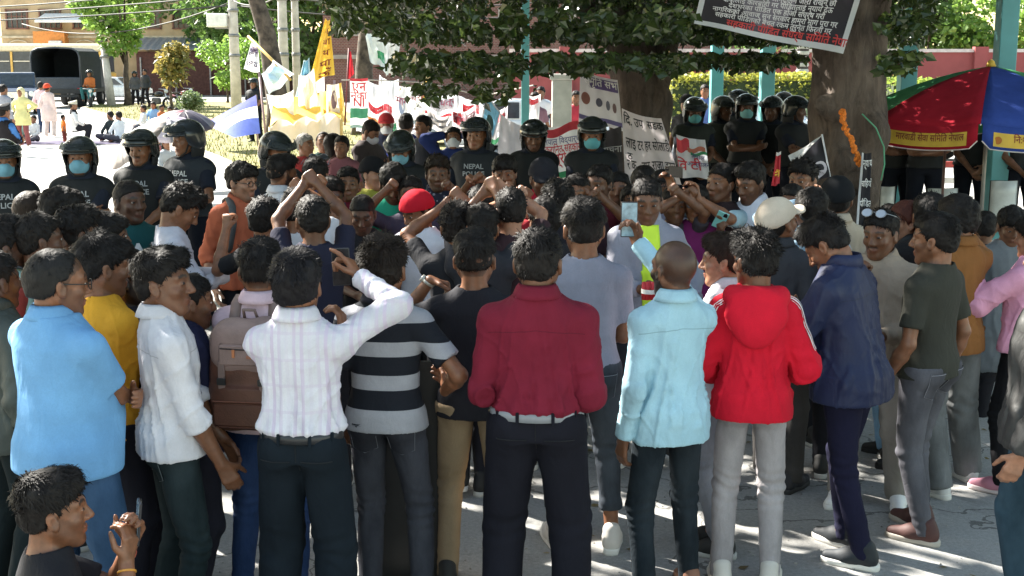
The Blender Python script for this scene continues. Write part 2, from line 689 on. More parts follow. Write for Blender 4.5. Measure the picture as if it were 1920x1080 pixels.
def hair_mesh(style, seed=0, cards=900):
    key = (style, seed, cards)
    if key in HAIRS:
        return HAIRS[key]
    rng = np.random.default_rng(seed + 11)
    F = Field((-0.13, -0.16, -0.30 if style == 'long' else -0.13), (0.13, 0.15, 0.19), 0.006)
    top = {'short': .013, 'crop': .007, 'quiff': .020, 'curly': .020, 'mop': .018, 'bald': .005, 'fade': .018, 'long': .015, 'bangs': .018}[style]
    sid = {'short': .006, 'crop': .004, 'quiff': .005, 'curly': .010, 'mop': .012, 'bald': .012, 'fade': .002, 'long': .018, 'bangs': .014}[style]

    def f(x, y, z):
        w = np.clip((z - 0.02) / 0.07, 0, 1)
        t = sid + (top - sid) * w
        d = ell(x, y + 0.012, z - 0.028, (0.0755, 0.097, 0.089)) - t
        d = smin(d, ell(x, y + 0.03, z + 0.02, (0.064, 0.07, 0.055)) - sid * 0.7, 0.02)
        if style in ('quiff', 'curly', 'fade'):
            d = smin(d, ell(x, y - 0.045, z - 0.105, (0.055, 0.045, 0.026)), 0.03)
        if style in ('mop', 'bangs'):
            d = smin(d, ell(x, y - 0.06, z - 0.07, (0.062, 0.04, 0.035)), 0.03)
        hl = hair_line(y + 0 * x + 0 * z, style)
        if style in ('mop', 'bangs'):
            hl = np.where(y > 0.03, hl - 0.022, hl)
        d = smax(d, (hl - z) * 0.75, 0.012)
        if style == 'long':
            q = ell(x, y + 0.055, z + 0.1, (0.085, 0.05, 0.15))
            d = smin(d, q, 0.03)
        return d
    F.fn((-1, -1, -1), (1, 1, 1), f, 0)
    v, q = F.net()
    n = vnormals(v, q)
    big = {'curly': .010, 'mop': .008, 'bald': .003, 'crop': .003, 'long': .004}.get(style, .006)
    v = v + n * (vnoise(v * np.array([38, 38, 26]) + seed * 3.1) * big + vnoise(v * 85 + seed) * big * 0.5)[:, None]
    # locks
    ok = np.nonzero(v[:, 2] > (-0.045 if style != 'long' else -0.28))[0]
    pick = rng.choice(ok, min(cards, len(ok)), replace=cards > len(ok))
    P, N = v[pick], n[pick]
    whorl = np.array([0.0, -0.065, 0.115])
    fl = P - whorl
    fl -= (fl * N).sum(1, keepdims=True) * N
    fl /= np.linalg.norm(fl, axis=1, keepdims=True) + 1e-6
    if style == 'long':
        fl = fl * 0.3 + np.array([0, -0.1, -1.0])
    if style in ('quiff', 'fade'):
        fl[:, 1] += np.where(P[:, 2] > 0.08, 0.6, 0)
    sw = np.stack([vnoise(P * 30 + 5 + seed), vnoise(P * 30 + 15 + seed), vnoise(P * 30 + 25 + seed)], 1)
    lift = {'curly': .75, 'quiff': .55, 'fade': .5, 'short': .38, 'crop': .5, 'mop': .3, 'bald': .12, 'long': .12, 'bangs': .25}[style]
    D = fl * (1 - lift * 0.6) + N * (lift * np.where(P[:, 2] > 0.03, 1, 0.35))[:, None] + sw * 0.7 + rng.normal(0, 0.18, P.shape)
    D /= np.linalg.norm(D, axis=1, keepdims=True) + 1e-6
    L = rng.uniform(0.5, 1.25, (len(P), 1)) * np.where(rng.random((len(P), 1)) < .06, 1.7, 1.0) * {'crop': .009, 'bald': .016, 'curly': .026, 'long': .05, 'fade': .024}.get(style, .022)
    L *= np.where(P[:, 2:3] > 0.04, 1, 0.55)
    Sd = np.cross(D, N)
    Sd /= np.linalg.norm(Sd, axis=1, keepdims=True) + 1e-6
    W = rng.uniform(0.0008, 0.0021, (len(P), 1)) * (1.3 if cards < 2000 else 1)
    root = P - N * 0.003
    mid = root + D * L * 0.6 + N * 0.001
    tip = root + D * L - N * L * 0.15 + np.array([0, 0, -1]) * L * 0.1
    sv = np.concatenate([root - Sd * W, root + Sd * W, mid + Sd * W, mid - Sd * W, tip + Sd * W * .2, tip - Sd * W * .2])
    m = len(P)
    r = np.arange(m)
    sq = np.concatenate([np.stack([r, r + m, r + 2 * m, r + 3 * m], 1), np.stack([r + 3 * m, r + 2 * m, r + 4 * m, r + 5 * m], 1)]) + len(v)
    HAIRS[key] = mk_mesh('hair', np.concatenate([v, sv]), np.concatenate([q, sq]))
    return HAIRS[key]


GEAR = {}


def gear(name):
    "things worn on a head, in head space; shared meshes"
    if name in GEAR:
        return GEAR[name]
    F = Field((-0.17, -0.2, -0.2), (0.17, 0.27, 0.2), 0.007)
    if name == 'helmet':
        F.fn((-1, -1, -1), (1, 1, 1), lambda x, y, z: smin(ell(x, y + 0.01, z - 0.035, (0.122, 0.145, 0.122)), ell(x, y + 0.04, z + 0.03, (0.118, 0.108, 0.09)), 0.03), 0)
        F.carve((-1, -1, -1), (1, 1, 1), lambda x, y, z: np.interp(y, [-0.2, -0.08, -0.02, 0.03, 0.06, 0.2], [-0.085, -0.085, -0.075, -0.03, 0.048, 0.052]).astype(np.float32) - z + 0 * x, 0.008)
        F.carve((-1, -1, -1), (1, 1, 1), lambda x, y, z: -(smin(ell(x, y + 0.01, z - 0.03, (0.108, 0.13, 0.106)), ell(x, y + 0.02, z + 0.07, (0.1, 0.12, 0.1)), 0.02)), 0.004)
        F.fn((-1, -1, -1), (1, 1, 1), lambda x, y, z: np.maximum(np.abs(np.sqrt((x / 0.124) ** 2 + ((y + 0.005) / 0.165) ** 2) - 1) * 0.13 - 0.007, np.maximum(np.abs(z - 0.048 - 0.0 * y) - 0.008, 0.05 - y)), 0.006)
    elif name == 'visor':
        F.fn((-1, -1, -1), (1, 1, 1), lambda x, y, z: np.maximum(np.abs(ell(x, y - 0.004, z - 0.05, (0.136, 0.166, 0.12))) - 0.0045, np.maximum(0.045 - y, np.maximum(0.075 - z, z - 0.128))), 0)
    elif name == 'neck_guard':
        F.fn((-1, -1, -1), (1, 1, 1), lambda x, y, z: np.maximum(np.abs(ell(x, y + 0.02, z + 0.06, (0.098, 0.105, 0.14))) - 0.011, np.maximum(y - 0.012, np.maximum(z + 0.05, -0.16 - z))), 0)
    elif name == 'cap':
        F.fn((-1, -1, -1), (1, 1, 1), lambda x, y, z: ell(x, y + 0.012, z - 0.034, (0.098, 0.120, 0.110)), 0)
        F.carve((-1, -1, -1), (1, 1, 1), lambda x, y, z: np.interp(y, [-0.13, 0.1], [0.0, 0.045]).astype(np.float32) - z + 0 * x, 0.004)
        F.fn((-1, -1, -1), (1, 1, 1), lambda x, y, z: np.maximum(np.sqrt((x / 0.082) ** 2 + ((y - 0.085) / 0.095) ** 2) * 0.09 - 0.09, np.maximum(np.abs(z - 0.052 + (y - 0.09) * 0.22 + x * x * 3.5) - 0.006, 0.03 - y)), 0.006)
    elif name == 'topi':
        F.fn((-1, -1, -1), (1, 1, 1), lambda x, y, z: np.maximum(np.sqrt((x / 0.093) ** 2 + ((y + 0.012) / 0.113) ** 2) * 0.1 - 0.1, np.maximum(0.04 - z - y * 0.1, z - 0.125 - y * 0.25 + x * x * 3)), 0.01)
    elif name == 'face_mask':
        F.fn((-1, -1, -1), (1, 1, 1), lambda x, y, z: smin(ell(x, y - 0.03, z + 0.055, (0.070, 0.079, 0.066)), ell(x, y - 0.092, z + 0.038, (0.030, 0.036, 0.042)), 0.02), 0)
        F.carve((-1, -1, -1), (1, 1, 1), lambda x, y, z: np.maximum(z + 0.004, np.maximum(-0.112 - z, 0.02 - y)) + 0 * x, 0.006)
    elif name == 'headscarf':
        F.fn((-1, -1, -1), (1, 1, 1), lambda x, y, z: smin(ell(x, y + 0.02, z - 0.025, (0.095, 0.115, 0.11)), ell(x, y + 0.02, z + 0.1, (0.09, 0.09, 0.08)), 0.04), 0)
        F.carve((-1, -1, -1), (1, 1, 1), lambda x, y, z: -ell(x, y - 0.1, z + 0.02, (0.07, 0.09, 0.09)), 0.01)
    elif name == 'bandana':
        F.fn((-1, -1, -1), (1, 1, 1), lambda x, y, z: smin(ell(x, y + 0.012, z - 0.032, (0.098, 0.120, 0.108)), ell(x, y + 0.11, z - 0.0, (0.03, 0.03, 0.025)), 0.02), 0)
        F.carve((-1, -1, -1), (1, 1, 1), lambda x, y, z: np.interp(y, [-0.13, 0.1], [-0.01, 0.042]).astype(np.float32) - z + 0 * x, 0.004)
    v, q = F.net()
    v = relax(v, q, 1)
    if name in ('cap', 'bandana', 'headscarf'):
        v = v + vnormals(v, q) * (vnoise(v * 30) * 0.003)[:, None]
    GEAR[name] = mk_mesh(name, v, q)
    return GEAR[name]


def spectacles(dark=False, up=False):
    k = 'spec%d%d' % (dark, up)
    if k in GEAR:
        return GEAR[k]
    m = MB()
    for s in (-1, 1):
        c = Vector((s * 0.033, 0.103, 0.0))
        pts = [c + Vector((0.024 * math.cos(a), -0.004 * abs(math.cos(a)), 0.018 * math.sin(a))) for a in np.linspace(0, 2 * math.pi, 15)]
        m.tube(pts, 0.0022, 5, False)
        m.tube([(s * 0.057, 0.1, 0.003), (s * 0.078, 0.06, 0.006), (s * 0.083, 0.0, 0.008)], 0.0022, 5)
        if dark:
            m.add([c + Vector((0.023 * math.cos(a), 0, 0.017 * math.sin(a))) for a in np.linspace(0, 2 * math.pi, 14)[:-1]], [tuple(range(13))])
    m.tube([(-0.01, 0.105, 0.004), (0.01, 0.105, 0.004)], 0.002, 5)
    if up:
        R = Matrix.Translation((0, -0.028, 0.07)) @ Matrix.Rotation(0.5, 4, 'X') @ Matrix.Scale(1.12, 4)
        m.v = [tuple(R @ Vector(p)) for p in m.v]
    GEAR[k] = m.mesh('spectacles', None, True)
    return GEAR[k]


HPOSE = {'relax': (22, 30, 20), 'fist': (80, 92, 55), 'grip': (38, 48, 30), 'open': (6, 9, 6), 'hook': (60, 60, 30)}


def hand(F, w, d, n, side, pose='relax', sc=1.0, k=0.006):
    d = Vector(d).normalized()
    n = Vector(n)
    n = (n - d * n.dot(d)).normalized()
    t = d.cross(n) * (1 if side > 0 else -1)
    w = Vector(w)
    c = HPOSE.get(pose, HPOSE['relax'])
    Ls = (0.92, 1.0, 0.95, 0.76)
    for i, off in enumerate((0.027, 0.009, -0.009, -0.026)):
        b = w + d * (0.082 - 0.004 * abs(i - 1)) * sc + t * off * sc
        F.cap(w + t * off * 0.5 * sc, b, 0.0135 * sc, 0.0105 * sc, 0.012)
        cc = c
        if pose == 'v':
            cc = (4, 6, 4) if i < 2 else (85, 95, 50)
        if pose == 'point':
            cc = (12, 14, 8) if i < 1 else (50, 60, 40)
        ang = 0
        p = b
        for j, L in enumerate((0.043, 0.027, 0.021)):
            ang += math.radians(cc[j])
            dd = d * math.cos(ang) + n * math.sin(ang)
            if pose in ('v', 'open') and (pose != 'v' or i < 2):
                dd = (dd + t * (0.14 - 0.1 * i)).normalized()
            e = p + dd * L * Ls[i] * sc
            F.cap(p, e, (0.0098 - 0.0008 * j) * sc, (0.009 - 0.0008 * j) * sc, k if j else 0.008)
            p = e
    a = w + d * 0.02 * sc + t * 0.018 * sc
    fist = pose in ('fist', 'v')
    d1 = (d * 0.62 + t * (0.5 if fist else 0.72) + n * 0.4).normalized()
    d2 = (d * (0.5 if fist else 0.85) + t * (-0.35 if fist else 0.25) + n * (0.7 if fist else 0.35)).normalized()
    m = a + d1 * 0.045 * sc
    F.cap(a, m, 0.0145 * sc, 0.0115 * sc, 0.012)
    m2 = m + d2 * 0.03 * sc
    F.cap(m, m2, 0.011 * sc, 0.0095 * sc, 0.004)
    F.cap(m2, m2 + d2 * 0.022 * sc, 0.0095 * sc, 0.008 * sc, 0.004)


def ik(a, b, l1, l2, pole):
    a, b = Vector(a), Vector(b)
    v = b - a
    D = min(v.length, (l1 + l2) * 0.995)
    u = v.normalized()
    b = a + u * D
    x = (l1 * l1 - l2 * l2 + D * D) / (2 * D)
    h = math.sqrt(max(l1 * l1 - x * x, 0))
    p = Vector(pole)
    p = (p - u * p.dot(u))
    p = p.normalized() if p.length > 1e-4 else Vector((0, -1, 0))
    return a + u * x + p * h, b


# wrist target, elbow pole, palm normal, hand pose   (right side; mirrored for left)
ARMS = {
    'down': ((0.235, 0.03, 0.83), (0.4, -1, 0), (-1, 0.2, 0), 'relax', None),
    'downf': ((0.19, 0.16, 0.88), (0.6, -1, 0), (-1, 0, 0), 'relax', None),
    'front': ((0.06, 0.25, 1.02), (.6, -0.8, -0.6), (-0.4, -0.8, 0), 'relax', None),
    'clasp': ((0.05, 0.22, 0.90), (1, -0.4, -0.2), (-0.5, -0.8, 0), 'relax', None),
    'fold': ((-0.11, 0.20, 1.13), (1, 0.1, -0.5), (0, -1, 0.2), 'relax', (-1, -0.25, 0.1)),
    'phone': ((0.07, 0.30, 1.13), (1, -0.4, -0.7), (-0.5, -0.5, 0.6), 'grip', (-0.3, 0.5, 0.7)),
    'film': ((0.17, 0.36, 1.50), (1, -0.1, -0.5), (-0.9, 0.2, -0.1), 'grip', (-0.35, 0.2, 0.9)),
    'cross': ((-0.02, 0.20, 1.66), (1, 0.3, -0.2), (0, 1, 0), 'fist', None),
    'fist': ((0.16, 0.24, 1.62), (1, 0.2, -0.4), (0, 1, 0), 'fist', None),
    'hip': ((0.19, 0.02, 1.02), (1, -0.5, 0), (0, -1, -0.3), 'relax', (-0.6, 0.6, -0.4)),
    'headh': ((0.10, -0.05, 1.60), (1, 0.35, 0.2), (-1, 0.2, 0), 'relax', (-0.7, -0.6, 0.2)),
    'chin': ((0.08, 0.22, 1.36), (0.9, -0.1, -0.8), (-0.5, -0.8, 0.2), 'fist', (-0.35, -0.5, 0.8)),
    'ear': ((0.17, 0.10, 1.44), (1, 0.5, -0.6), (-1, -0.1, 0.1), 'grip', (-0.45, -0.2, 0.9)),
    'back': ((0.05, -0.17, 0.95), (1, -0.2, 0), (0, 1, 0), 'relax', (-0.8, 0, -0.5)),
    'hold': ((0.10, 0.30, 1.08), (0.6, -0.8, -0.7), (-1, 0, 0.2), 'fist', None),
    'lap': ((0.10, 0.27, 1.00), (1, -0.3, -0.4), (0, -0.2, -1), 'relax', None),
}

TORSO = np.array([(.80, .172, .120, 0), (.88, .171, .118, 0), (.95, .163, .110, -.004), (1.05, .146, .100, .002), (1.15, .152, .102, .006), (1.25, .166, .108, .004),
                  (1.33, .165, .102, -.006), (1.38, .135, .086, -.014), (1.425, .088, .074, -.02), (1.46, .066, .066, -.022), (1.50, .058, .058, -.02)], dtype=np.float32)
SKIN = {'m': (0.225, 0.100, 0.052), 'd': (0.105, 0.047, 0.027), 'l': (0.36, 0.185, 0.115), 'n': (0.155, 0.070, 0.037)}
BLACKHAIR = (0.014, 0.011, 0.010)
SHOES = {}


def shoe_mesh(kind):
    if kind in SHOES:
        return SHOES[kind]
    F = Field((-0.06, -0.1, 0), (0.06, 0.22, 0.14), 0.007)
    F.cap((0, -0.035, 0.045), (0, 0.06, 0.05), 0.04, 0.042, 0.02)
    F.cap((0, 0.05, 0.042), (0.004, 0.165, 0.03), 0.045, 0.03, 0.03)
    F.cap((0, -0.03, 0.06), (0, -0.02, 0.105), 0.04, 0.043, 0.02)
    F.ell((0, -0.045, 0.06), (0.035, 0.03, 0.05), 0.02)
    F.carve((-1, -1, -1), (1, 1, 1), lambda x, y, z: 0.022 - z + 0 * x + 0 * y)
    v, q = F.net()
    up = mk_mesh('shoe', v, q)
    m = MB()
    out = [(0.036, -0.07), (0.04, 0), (0.047, 0.09), (0.04, 0.16), (0.016, 0.197), (-0.016, 0.195), (-0.038, 0.15), (-0.042, 0.08), (-0.037, 0), (-0.034, -0.07), (-0.015, -0.086), (0.015, -0.086)]
    vs = [(x * a, y + (a - 1) * 0.05 * 0, z) for z, a in ((0.0, 0.97), (0.008, 1.04), (0.022, 1.03), (0.028, 0.97)) for x, y in out]
    n = len(out)
    fs = [(k * n + i, k * n + (i + 1) % n, (k + 1) * n + (i + 1) % n, (k + 1) * n + i) for k in range(3) for i in range(n)]
    fs += [tuple(range(n - 1, -1, -1)), tuple(range(3 * n, 4 * n))]
    m.add(vs, fs)
    so = m.mesh('sole', None, True)
    lc = MB()
    for i in range(4):
        y = 0.045 + 0.02 * i
        lc.tube([(-0.022, y, 0.083 - i * .007), (0, y + .003, 0.092 - i * .008), (0.022, y, 0.083 - i * .007)], 0.0032, 4)
    SHOES[kind] = (up, so, lc.mesh('lace', None, True))
    return SHOES[kind]


def sph_eye(c, r):
    vs, fs, msk = [], [], []
    n, m = 8, 7
    for j in range(m + 1):
        th = math.pi * j / m
        for i in range(n):
            ph = 2 * math.pi * i / n
            vs.append((c[0] + r * math.sin(th) * math.cos(ph), c[1] + r * math.cos(th), c[2] + r * math.sin(th) * math.sin(ph) * 0.62))
            msk.append((1, 0, 0) if j <= 2 else (0, 0, 1))
    for j in range(m):
        for i in range(n):
            fs.append((j * n + i, (j + 1) * n + i, (j + 1) * n + (i + 1) % n, j * n + (i + 1) % n))
    return vs, fs, msk


ALLP = []
TIMES = {}


def person(px, py, h, face, label, top=('tee', (.02, .02, .022), 'short'), legs=('slim', (.02, .02, .025)), hair='short', skin='m', arms=('down', 'down'),
           head=(0, 0, 0), res=1, build=1.0, hem=None, beard=None, hat=None, mask=None, shoes=((.02, .02, .02), (.5, .5, .48)), lean=(0, 0), feet=None,
           hcol=BLACKHAIR, group='people in the crowd', sit=None, loc=None, pat=None, c2=None, denim=False, specs=None, collar=None, belt=None, fem=False,
           base=0.0, seed=None, extra=None, tucked=False, cat='person', sway=0.0, noshoes=False, depth=None, lettering=None, letcol=(.7, .7, .7), inner=None):
    """one standing or sitting figure: the skin is one mesh, hair and clothing are its children"""
    seed = seed if seed is not None else len(ALLP) + 3
    rng = random.Random(seed)
    hv, hc, hh = {0: (.0065, .0092, 4200), 1: (.0095, .0150, 1100), 2: (.0125, .0190, 420), 3: (.020, .028, 160)}[res]
    if beard is None and not fem and rng.random() < .5:
        beard = 'stubble'
    dz = 0.0
    if sit:
        dz = {'ground': -0.74, 'stool': -0.45, 'crouch': -0.55, 'squat': -0.68}[sit]
    s = h / (1.70 + dz)
    if loc is None:
        if depth is not None:
            p = at(px, py, depth)
            base = p.z - h
            loc = (p.x, p.y, base)
        else:
            p = at_z(px, py, h + base)
            loc = (p.x, p.y, base)

    def U(p):       # upper body point -> posed
        x, y, z = p
        k = max(0.0, (z - 0.92)) / 0.5
        return Vector((x * (build if abs(x) > 0.1 else 1) + lean[0] * k + sway * max(0, min(1, (z - .3) / .6)), y + lean[1] * k, z + dz))
    # joints
    Sh = {1: U((0.163, -0.01, 1.335)), -1: U((-0.163, -0.01, 1.335))}
    E, W, HD, HN, HP = {}, {}, {}, {}, {}
    for sd, a in ((1, arms[0]), (-1, arms[1])):
        if isinstance(a, str):
            a = ARMS[a]
            a = (Vector(a[0]), *a[1:])
            if sd < 0 and arms[0] == arms[1] and arms[0] in ('fold', 'cross', 'clasp', 'front'):
                a = (Vector(a[0]) + Vector((0.0, 0.045, (0.03 if arms[0] != 'cross' else 0.02) if arms[0] != 'fold' else -.035)), *a[1:])
            jit = 0.012
            a = (a[0] + Vector((rng.uniform(-jit, jit), rng.uniform(-jit, jit), rng.uniform(-jit, jit))), *a[1:])
        t = Vector(a[0])
        if len(a) > 5 and a[5] == 'abs':
            tw = Vector((t.x, t.y, t.z + dz))
        else:
            tw = Vector((sd * t.x, t.y, t.z))
            k = max(0, tw.z - 0.92) / 0.5
            tw = Vector((tw.x * (build if abs(tw.x) > .15 else 1) + lean[0] * k, tw.y + lean[1] * k, tw.z + dz))
        pole = Vector((sd * a[1][0], a[1][1], a[1][2]))
        E[sd], W[sd] = ik(Sh[sd], tw, 0.285, 0.255, pole)
        fd = (W[sd] - E[sd]).normalized()
        HD[sd] = fd if a[4] is None else (Vector((sd * a[4][0], a[4][1], a[4][2])).normalized())
        HN[sd] = Vector((sd * a[2][0], a[2][1], a[2][2]))
        HP[sd] = a[3]
    piv = U((0, -0.012, 1.465))
    HM = Matrix.Translation(piv) @ rotm(*head) @ Matrix.Translation((0, 0.012, 0.095)) @ Matrix.Scale(HS, 4)
    HI = HM.inverted()
    # legs
    if sit == 'ground':
        Hp = {1: Vector((.095, 0, .16)), -1: Vector((-.095, 0, .16))}
        Kn = {1: Vector((.27, .30, .20)), -1: Vector((-.27, .30, .20))}
        An = {1: Vector((-.06, .30, .07)), -1: Vector((.06, .38, .07))}
    elif sit == 'squat':
        zz = 0.90 + dz
        Hp = {1: Vector((.095, -.05, zz)), -1: Vector((-.095, -.05, zz))}
        Kn = {1: Vector((.20, .32, .47)), -1: Vector((-.20, .32, .46))}
        An = {1: Vector((.15, .10, .09)), -1: Vector((-.15, .12, .09))}
    elif sit:
        zz = 0.90 + dz
        Hp = {1: Vector((.095, 0, zz)), -1: Vector((-.095, 0, zz))}
        Kn = {1: Vector((.16, .40, zz + .06)), -1: Vector((-.16, .40, zz + .04))}
        An = {1: Vector((.15, .30 if sit == 'stool' else .12, .09)), -1: Vector((-.15, .32 if sit == 'stool' else .14, .09))}
    else:
        f = feet or ((0.13 + rng.uniform(-.02, .04), rng.uniform(-.06, .06)), (-0.13 - rng.uniform(-.02, .04), rng.uniform(-.06, .06)))
        Hp = {1: Vector((.088 * build + sway, 0, .90)), -1: Vector((-.088 * build + sway, 0, .90))}
        An = {1: Vector((f[0][0], f[0][1] - .02, .085)), -1: Vector((f[1][0], f[1][1] - .02, .085))}
        Kn = {}
        for sd in (1, -1):
            Kn[sd], An[sd] = ik(Hp[sd], An[sd], .425, .405, (sd * .15, 1, 0))
    P = list(E.values()) + list(W.values()) + list(Sh.values())
    mn = Vector([min(p[i] for p in P) for i in range(3)])
    mx = Vector([max(p[i] for p in P) for i in range(3)])
    # ---- skin
    lo = [min(mn.x - .12, -.2), min(mn.y - .14, piv.y - .16, -.16), -0.01]
    hi = [max(mx.x + .12, .2), max(mx.y + .2, piv.y + .2, .2), max(mx.z + .22, piv.z + .27)]
    for sd in (1, -1):
        for p in (Kn[sd], An[sd]):
            lo = [min(lo[0], p.x - .08), min(lo[1], p.y - .12), lo[2]]
            hi = [max(hi[0], p.x + .08), max(hi[1], p.y + .2), hi[2]]
    F = Field(lo, hi, hv)
    nb = U((0, -0.02, 1.385))
    F.cap(U((0, 0, .95)), nb, .07, .065, .03)
    F.ell(U((0, -.005, 1.385)), (.105, .062, .055), .03)
    hn = HM @ Vector((0, -0.028, -0.06))
    F.cap(nb, hn, .064, .054, .03)
    for sd in (1, -1):
        F.cap(U((sd * .05, -.015, 1.37)), Sh[sd], .045, .042, .03)
        F.cap(Sh[sd], E[sd], .043 * build, .035, .02)
        mid = E[sd].lerp(W[sd], .3)
        F.cap(E[sd], mid, .037, .039, .015)
        F.cap(mid, W[sd], .039, .0255, .015)
        hand(F, W[sd], HD[sd], HN[sd], sd, HP[sd], 1.03, .006 if res < 2 else .01)
        F.cap(U((0, 0, .95)), Hp[sd], .07, .05, .03)
        F.cap(Hp[sd], Kn[sd], .05, .042, .02)
        F.cap(Kn[sd], An[sd], .046, .033, .02)
        F.cap(An[sd], (An[sd].x, An[sd].y + .06, .05), .036, .03, .02)
    c = HM @ Vector((0, 0.01, 0))
    q = F.sub([c[i] - .19 for i in range(3)], [c[i] + .19 for i in range(3)])
    if q:
        sl, (X, Y, Z) = q
        A = np.array(HI, dtype=np.float32)
        lx, ly, lz = (A[i, 0] * X + A[i, 1] * Y + A[i, 2] * Z + A[i, 3] for i in range(3))
        F.d[sl] = smin(F.d[sl], head_field(lx, ly, lz, fem) * HS, .022)
    v, quads = F.net()
    # colour mask in head space
    A = np.array(HI)
    L = v @ A[:3, :3].T.astype(np.float32) + A[:3, 3].astype(np.float32)
    x, y, z = np.abs(L[:, 0]), L[:, 1], L[:, 2]
    msk = np.zeros((len(v), 4), np.float32)
    msk[:, 3] = 1
    inh = (np.abs(L).max(1) < .16)
    brow = inh & (y > .05) & (np.abs(z - (.027 + .0055 * np.sin(np.clip((x - .012) / .038, 0, 1) * 3.1))) < .0052) & (x > .012) & (x < .052)
    msk[brow, 0] = .85
    lips = inh & (y > .075) & (np.abs(z + .066) < .0135) & (x < .024)
    msk[lips, 1] = .5
    if beard:
        nz = vnoise(L * 60) * .006
        b1 = inh & (y > -.012) & (z < -.052 + nz + np.clip((x - .04) * 1.6, 0, .06)) & (z > -.145) & ~lips
        mo = inh & (y > .07) & (z < -.042) & (z > -.06) & (x < .03) & ~lips
        if beard == 'full':
            msk[b1 | mo, 0] = .9
        elif beard == 'stubble':
            msk[b1 | mo, 0] = .34
        elif beard == 'mo':
            msk[mo, 0] = .85
    if hair in ('shaved', 'fade', 'crop', 'bald'):
        hl = hair_line(L[:, 1], 'short')
        sc_ = inh & (z > hl) & (x < .085)
        msk[sc_, 0] = .66 if hair == 'shaved' else .6
    ev = []
    for ec in EYE:
        a, b, m_ = sph_eye(ec, .0118)
        av = np.array([HM @ Vector(p) for p in a], np.float32)
        quads = np.concatenate([quads, np.array(b, np.int32) + len(v)])
        v = np.concatenate([v, av])
        mm = np.ones((len(av), 4), np.float32)
        mm[:, :3] = m_
        msk = np.concatenate([msk, mm])
    me = mk_mesh('person', v, quads)
    ca = me.color_attributes.new('mask', 'FLOAT_COLOR', 'POINT')
    ca.data.foreach_set('color', msk.ravel())
    o = link('person', me, None, skin_mat(SKIN[skin] if isinstance(skin, str) else skin), loc, (0, 0, -math.radians(face)), s)
    tag(o, label, cat, group)
    # ---- garments
    kind, col, slv = top[:3]
    ease = {'tee': .004, 'polo': .007, 'shirt': .007, 'jacket': .016, 'hoodie': .019, 'kurta': .014, 'vest': .006, 'police': .012}.get(kind, .008)
    bd = build
    T = TORSO
    hz = hem if hem is not None else {'tee': .86, 'polo': .87, 'shirt': .83, 'jacket': .80, 'hoodie': .84, 'kurta': .50, 'police': .93}.get(kind, .86)
    if tucked:
        hz = .962
    if sit:
        hz = max(hz, .80)

    def torso(F, e, z0, z1, k=.03, bz=bd):
        z0 += dz
        z1 += dz
        zz = T[:, 0] + dz

        def f(x, y, z):
            kk = np.maximum(0, z - dz - .92) / .5
            a = np.interp(z, zz, T[:, 1]) * bz + e
            b = np.interp(z, zz, T[:, 2]) * (bz ** 1.3) + e
            yc = np.interp(z, zz, T[:, 3]) + lean[1] * kk
            xc = lean[0] * kk + sway * np.clip((z - .3) / .6, 0, 1)
            if kind in ('hoodie', 'jacket', 'kurta', 'shirt', 'polo') and not tucked:
                w = np.clip((1.12 + dz - z) / .3, 0, 1) * (.012 if kind != 'kurta' else .05)
                a = a + w
                b = b + w
            if not tucked:
                w = .008 * np.clip((1.0 + dz - z) / .06, 0, 1)
                a = a + w
                b = b + w
            if bz > 1.06:
                w = np.exp(-((z - dz - 1.05) / .13) ** 2) * (bz - 1) * .28
                yc = yc + w * .6
                b = b + w
            a, b, yc, xc = (np.asarray(t, np.float32) for t in (a, b, yc, xc))
            q = (np.abs((x - xc) / a) ** 2.35 + np.abs((y - yc) / b) ** 2.35) ** (1 / 2.35)
            return np.maximum((q - 1) * np.minimum(a, b), np.maximum(z0 - z, z - z1))
        F.fn((-.5, -.6, z0 - .03), (.5, .8, z1 + .03), f, k)

    def capcut(F, a, b, ra, rb, k):
        a, b = Vector(a), Vector(b)
        u = (b - a).normalized()
        m = max(ra, rb) + .04
        F.fn([min(a[i], b[i]) - m for i in range(3)], [max(a[i], b[i]) + m for i in range(3)],
             lambda x, y, z: np.maximum(capd(x, y, z, a, b, ra, rb), (x - b.x) * u.x + (y - b.y) * u.y + (z - b.z) * u.z), k)
    lo = [min(mn.x - .1, -.26 * bd), min(mn.y - .1, -.24), hz + dz - .03]
    hi = [max(mx.x + .1, .26 * bd), max(mx.y + .1, .26 + max(0, lean[1])), max(mx.z + .08, piv.z + .08)]

    def shirt(nm, e, slv, mat, z0, sleeve_r=1.0, amp=.0055):
        F = Field([lo[0], lo[1], z0 + dz - .02], hi, hc)
        torso(F, e, z0, 1.45, .03)
        for sd in (1, -1):
            F.cap(U((sd * .05, -.02, 1.375)), Sh[sd], .050 + e, .054 + e * .6, .04)
            if slv == 'none':
                continue
            r0 = (.052 + e * .7) * (bd ** .6)
            r1 = (.0445 + e * .8) * sleeve_r
            if slv == 'short':
                m_ = Sh[sd].lerp(E[sd], .72)
                capcut(F, Sh[sd], m_, r0, r1 + .009, .03)
            else:
                F.cap(Sh[sd], E[sd], r0, r1, .03)
                if slv == 'roll':
                    m_ = E[sd].lerp(W[sd], .30)
                    capcut(F, E[sd], m_, r1, r1 + .002, .012)
                    u = (m_ - E[sd]).normalized()
                    capcut(F, m_ - u * .05, m_, r1 + .007, r1 + .008, .004)
                else:
                    m_ = E[sd].lerp(W[sd], .97)
                    capcut(F, E[sd], m_, r1, .034 + e * .8, .012)
                    if kind in ('jacket', 'hoodie', 'shirt'):
                        u = (m_ - E[sd]).normalized()
                        capcut(F, m_ - u * .055, m_, .039 + e * .7, .038 + e * .7, .006)
        np_ = U((0, -.022, 1.40))
        nt_ = U((0, -.02, 1.56))
        vn = {'tee': .072, 'vest': .075, 'kurta': .066}.get(kind, .064)
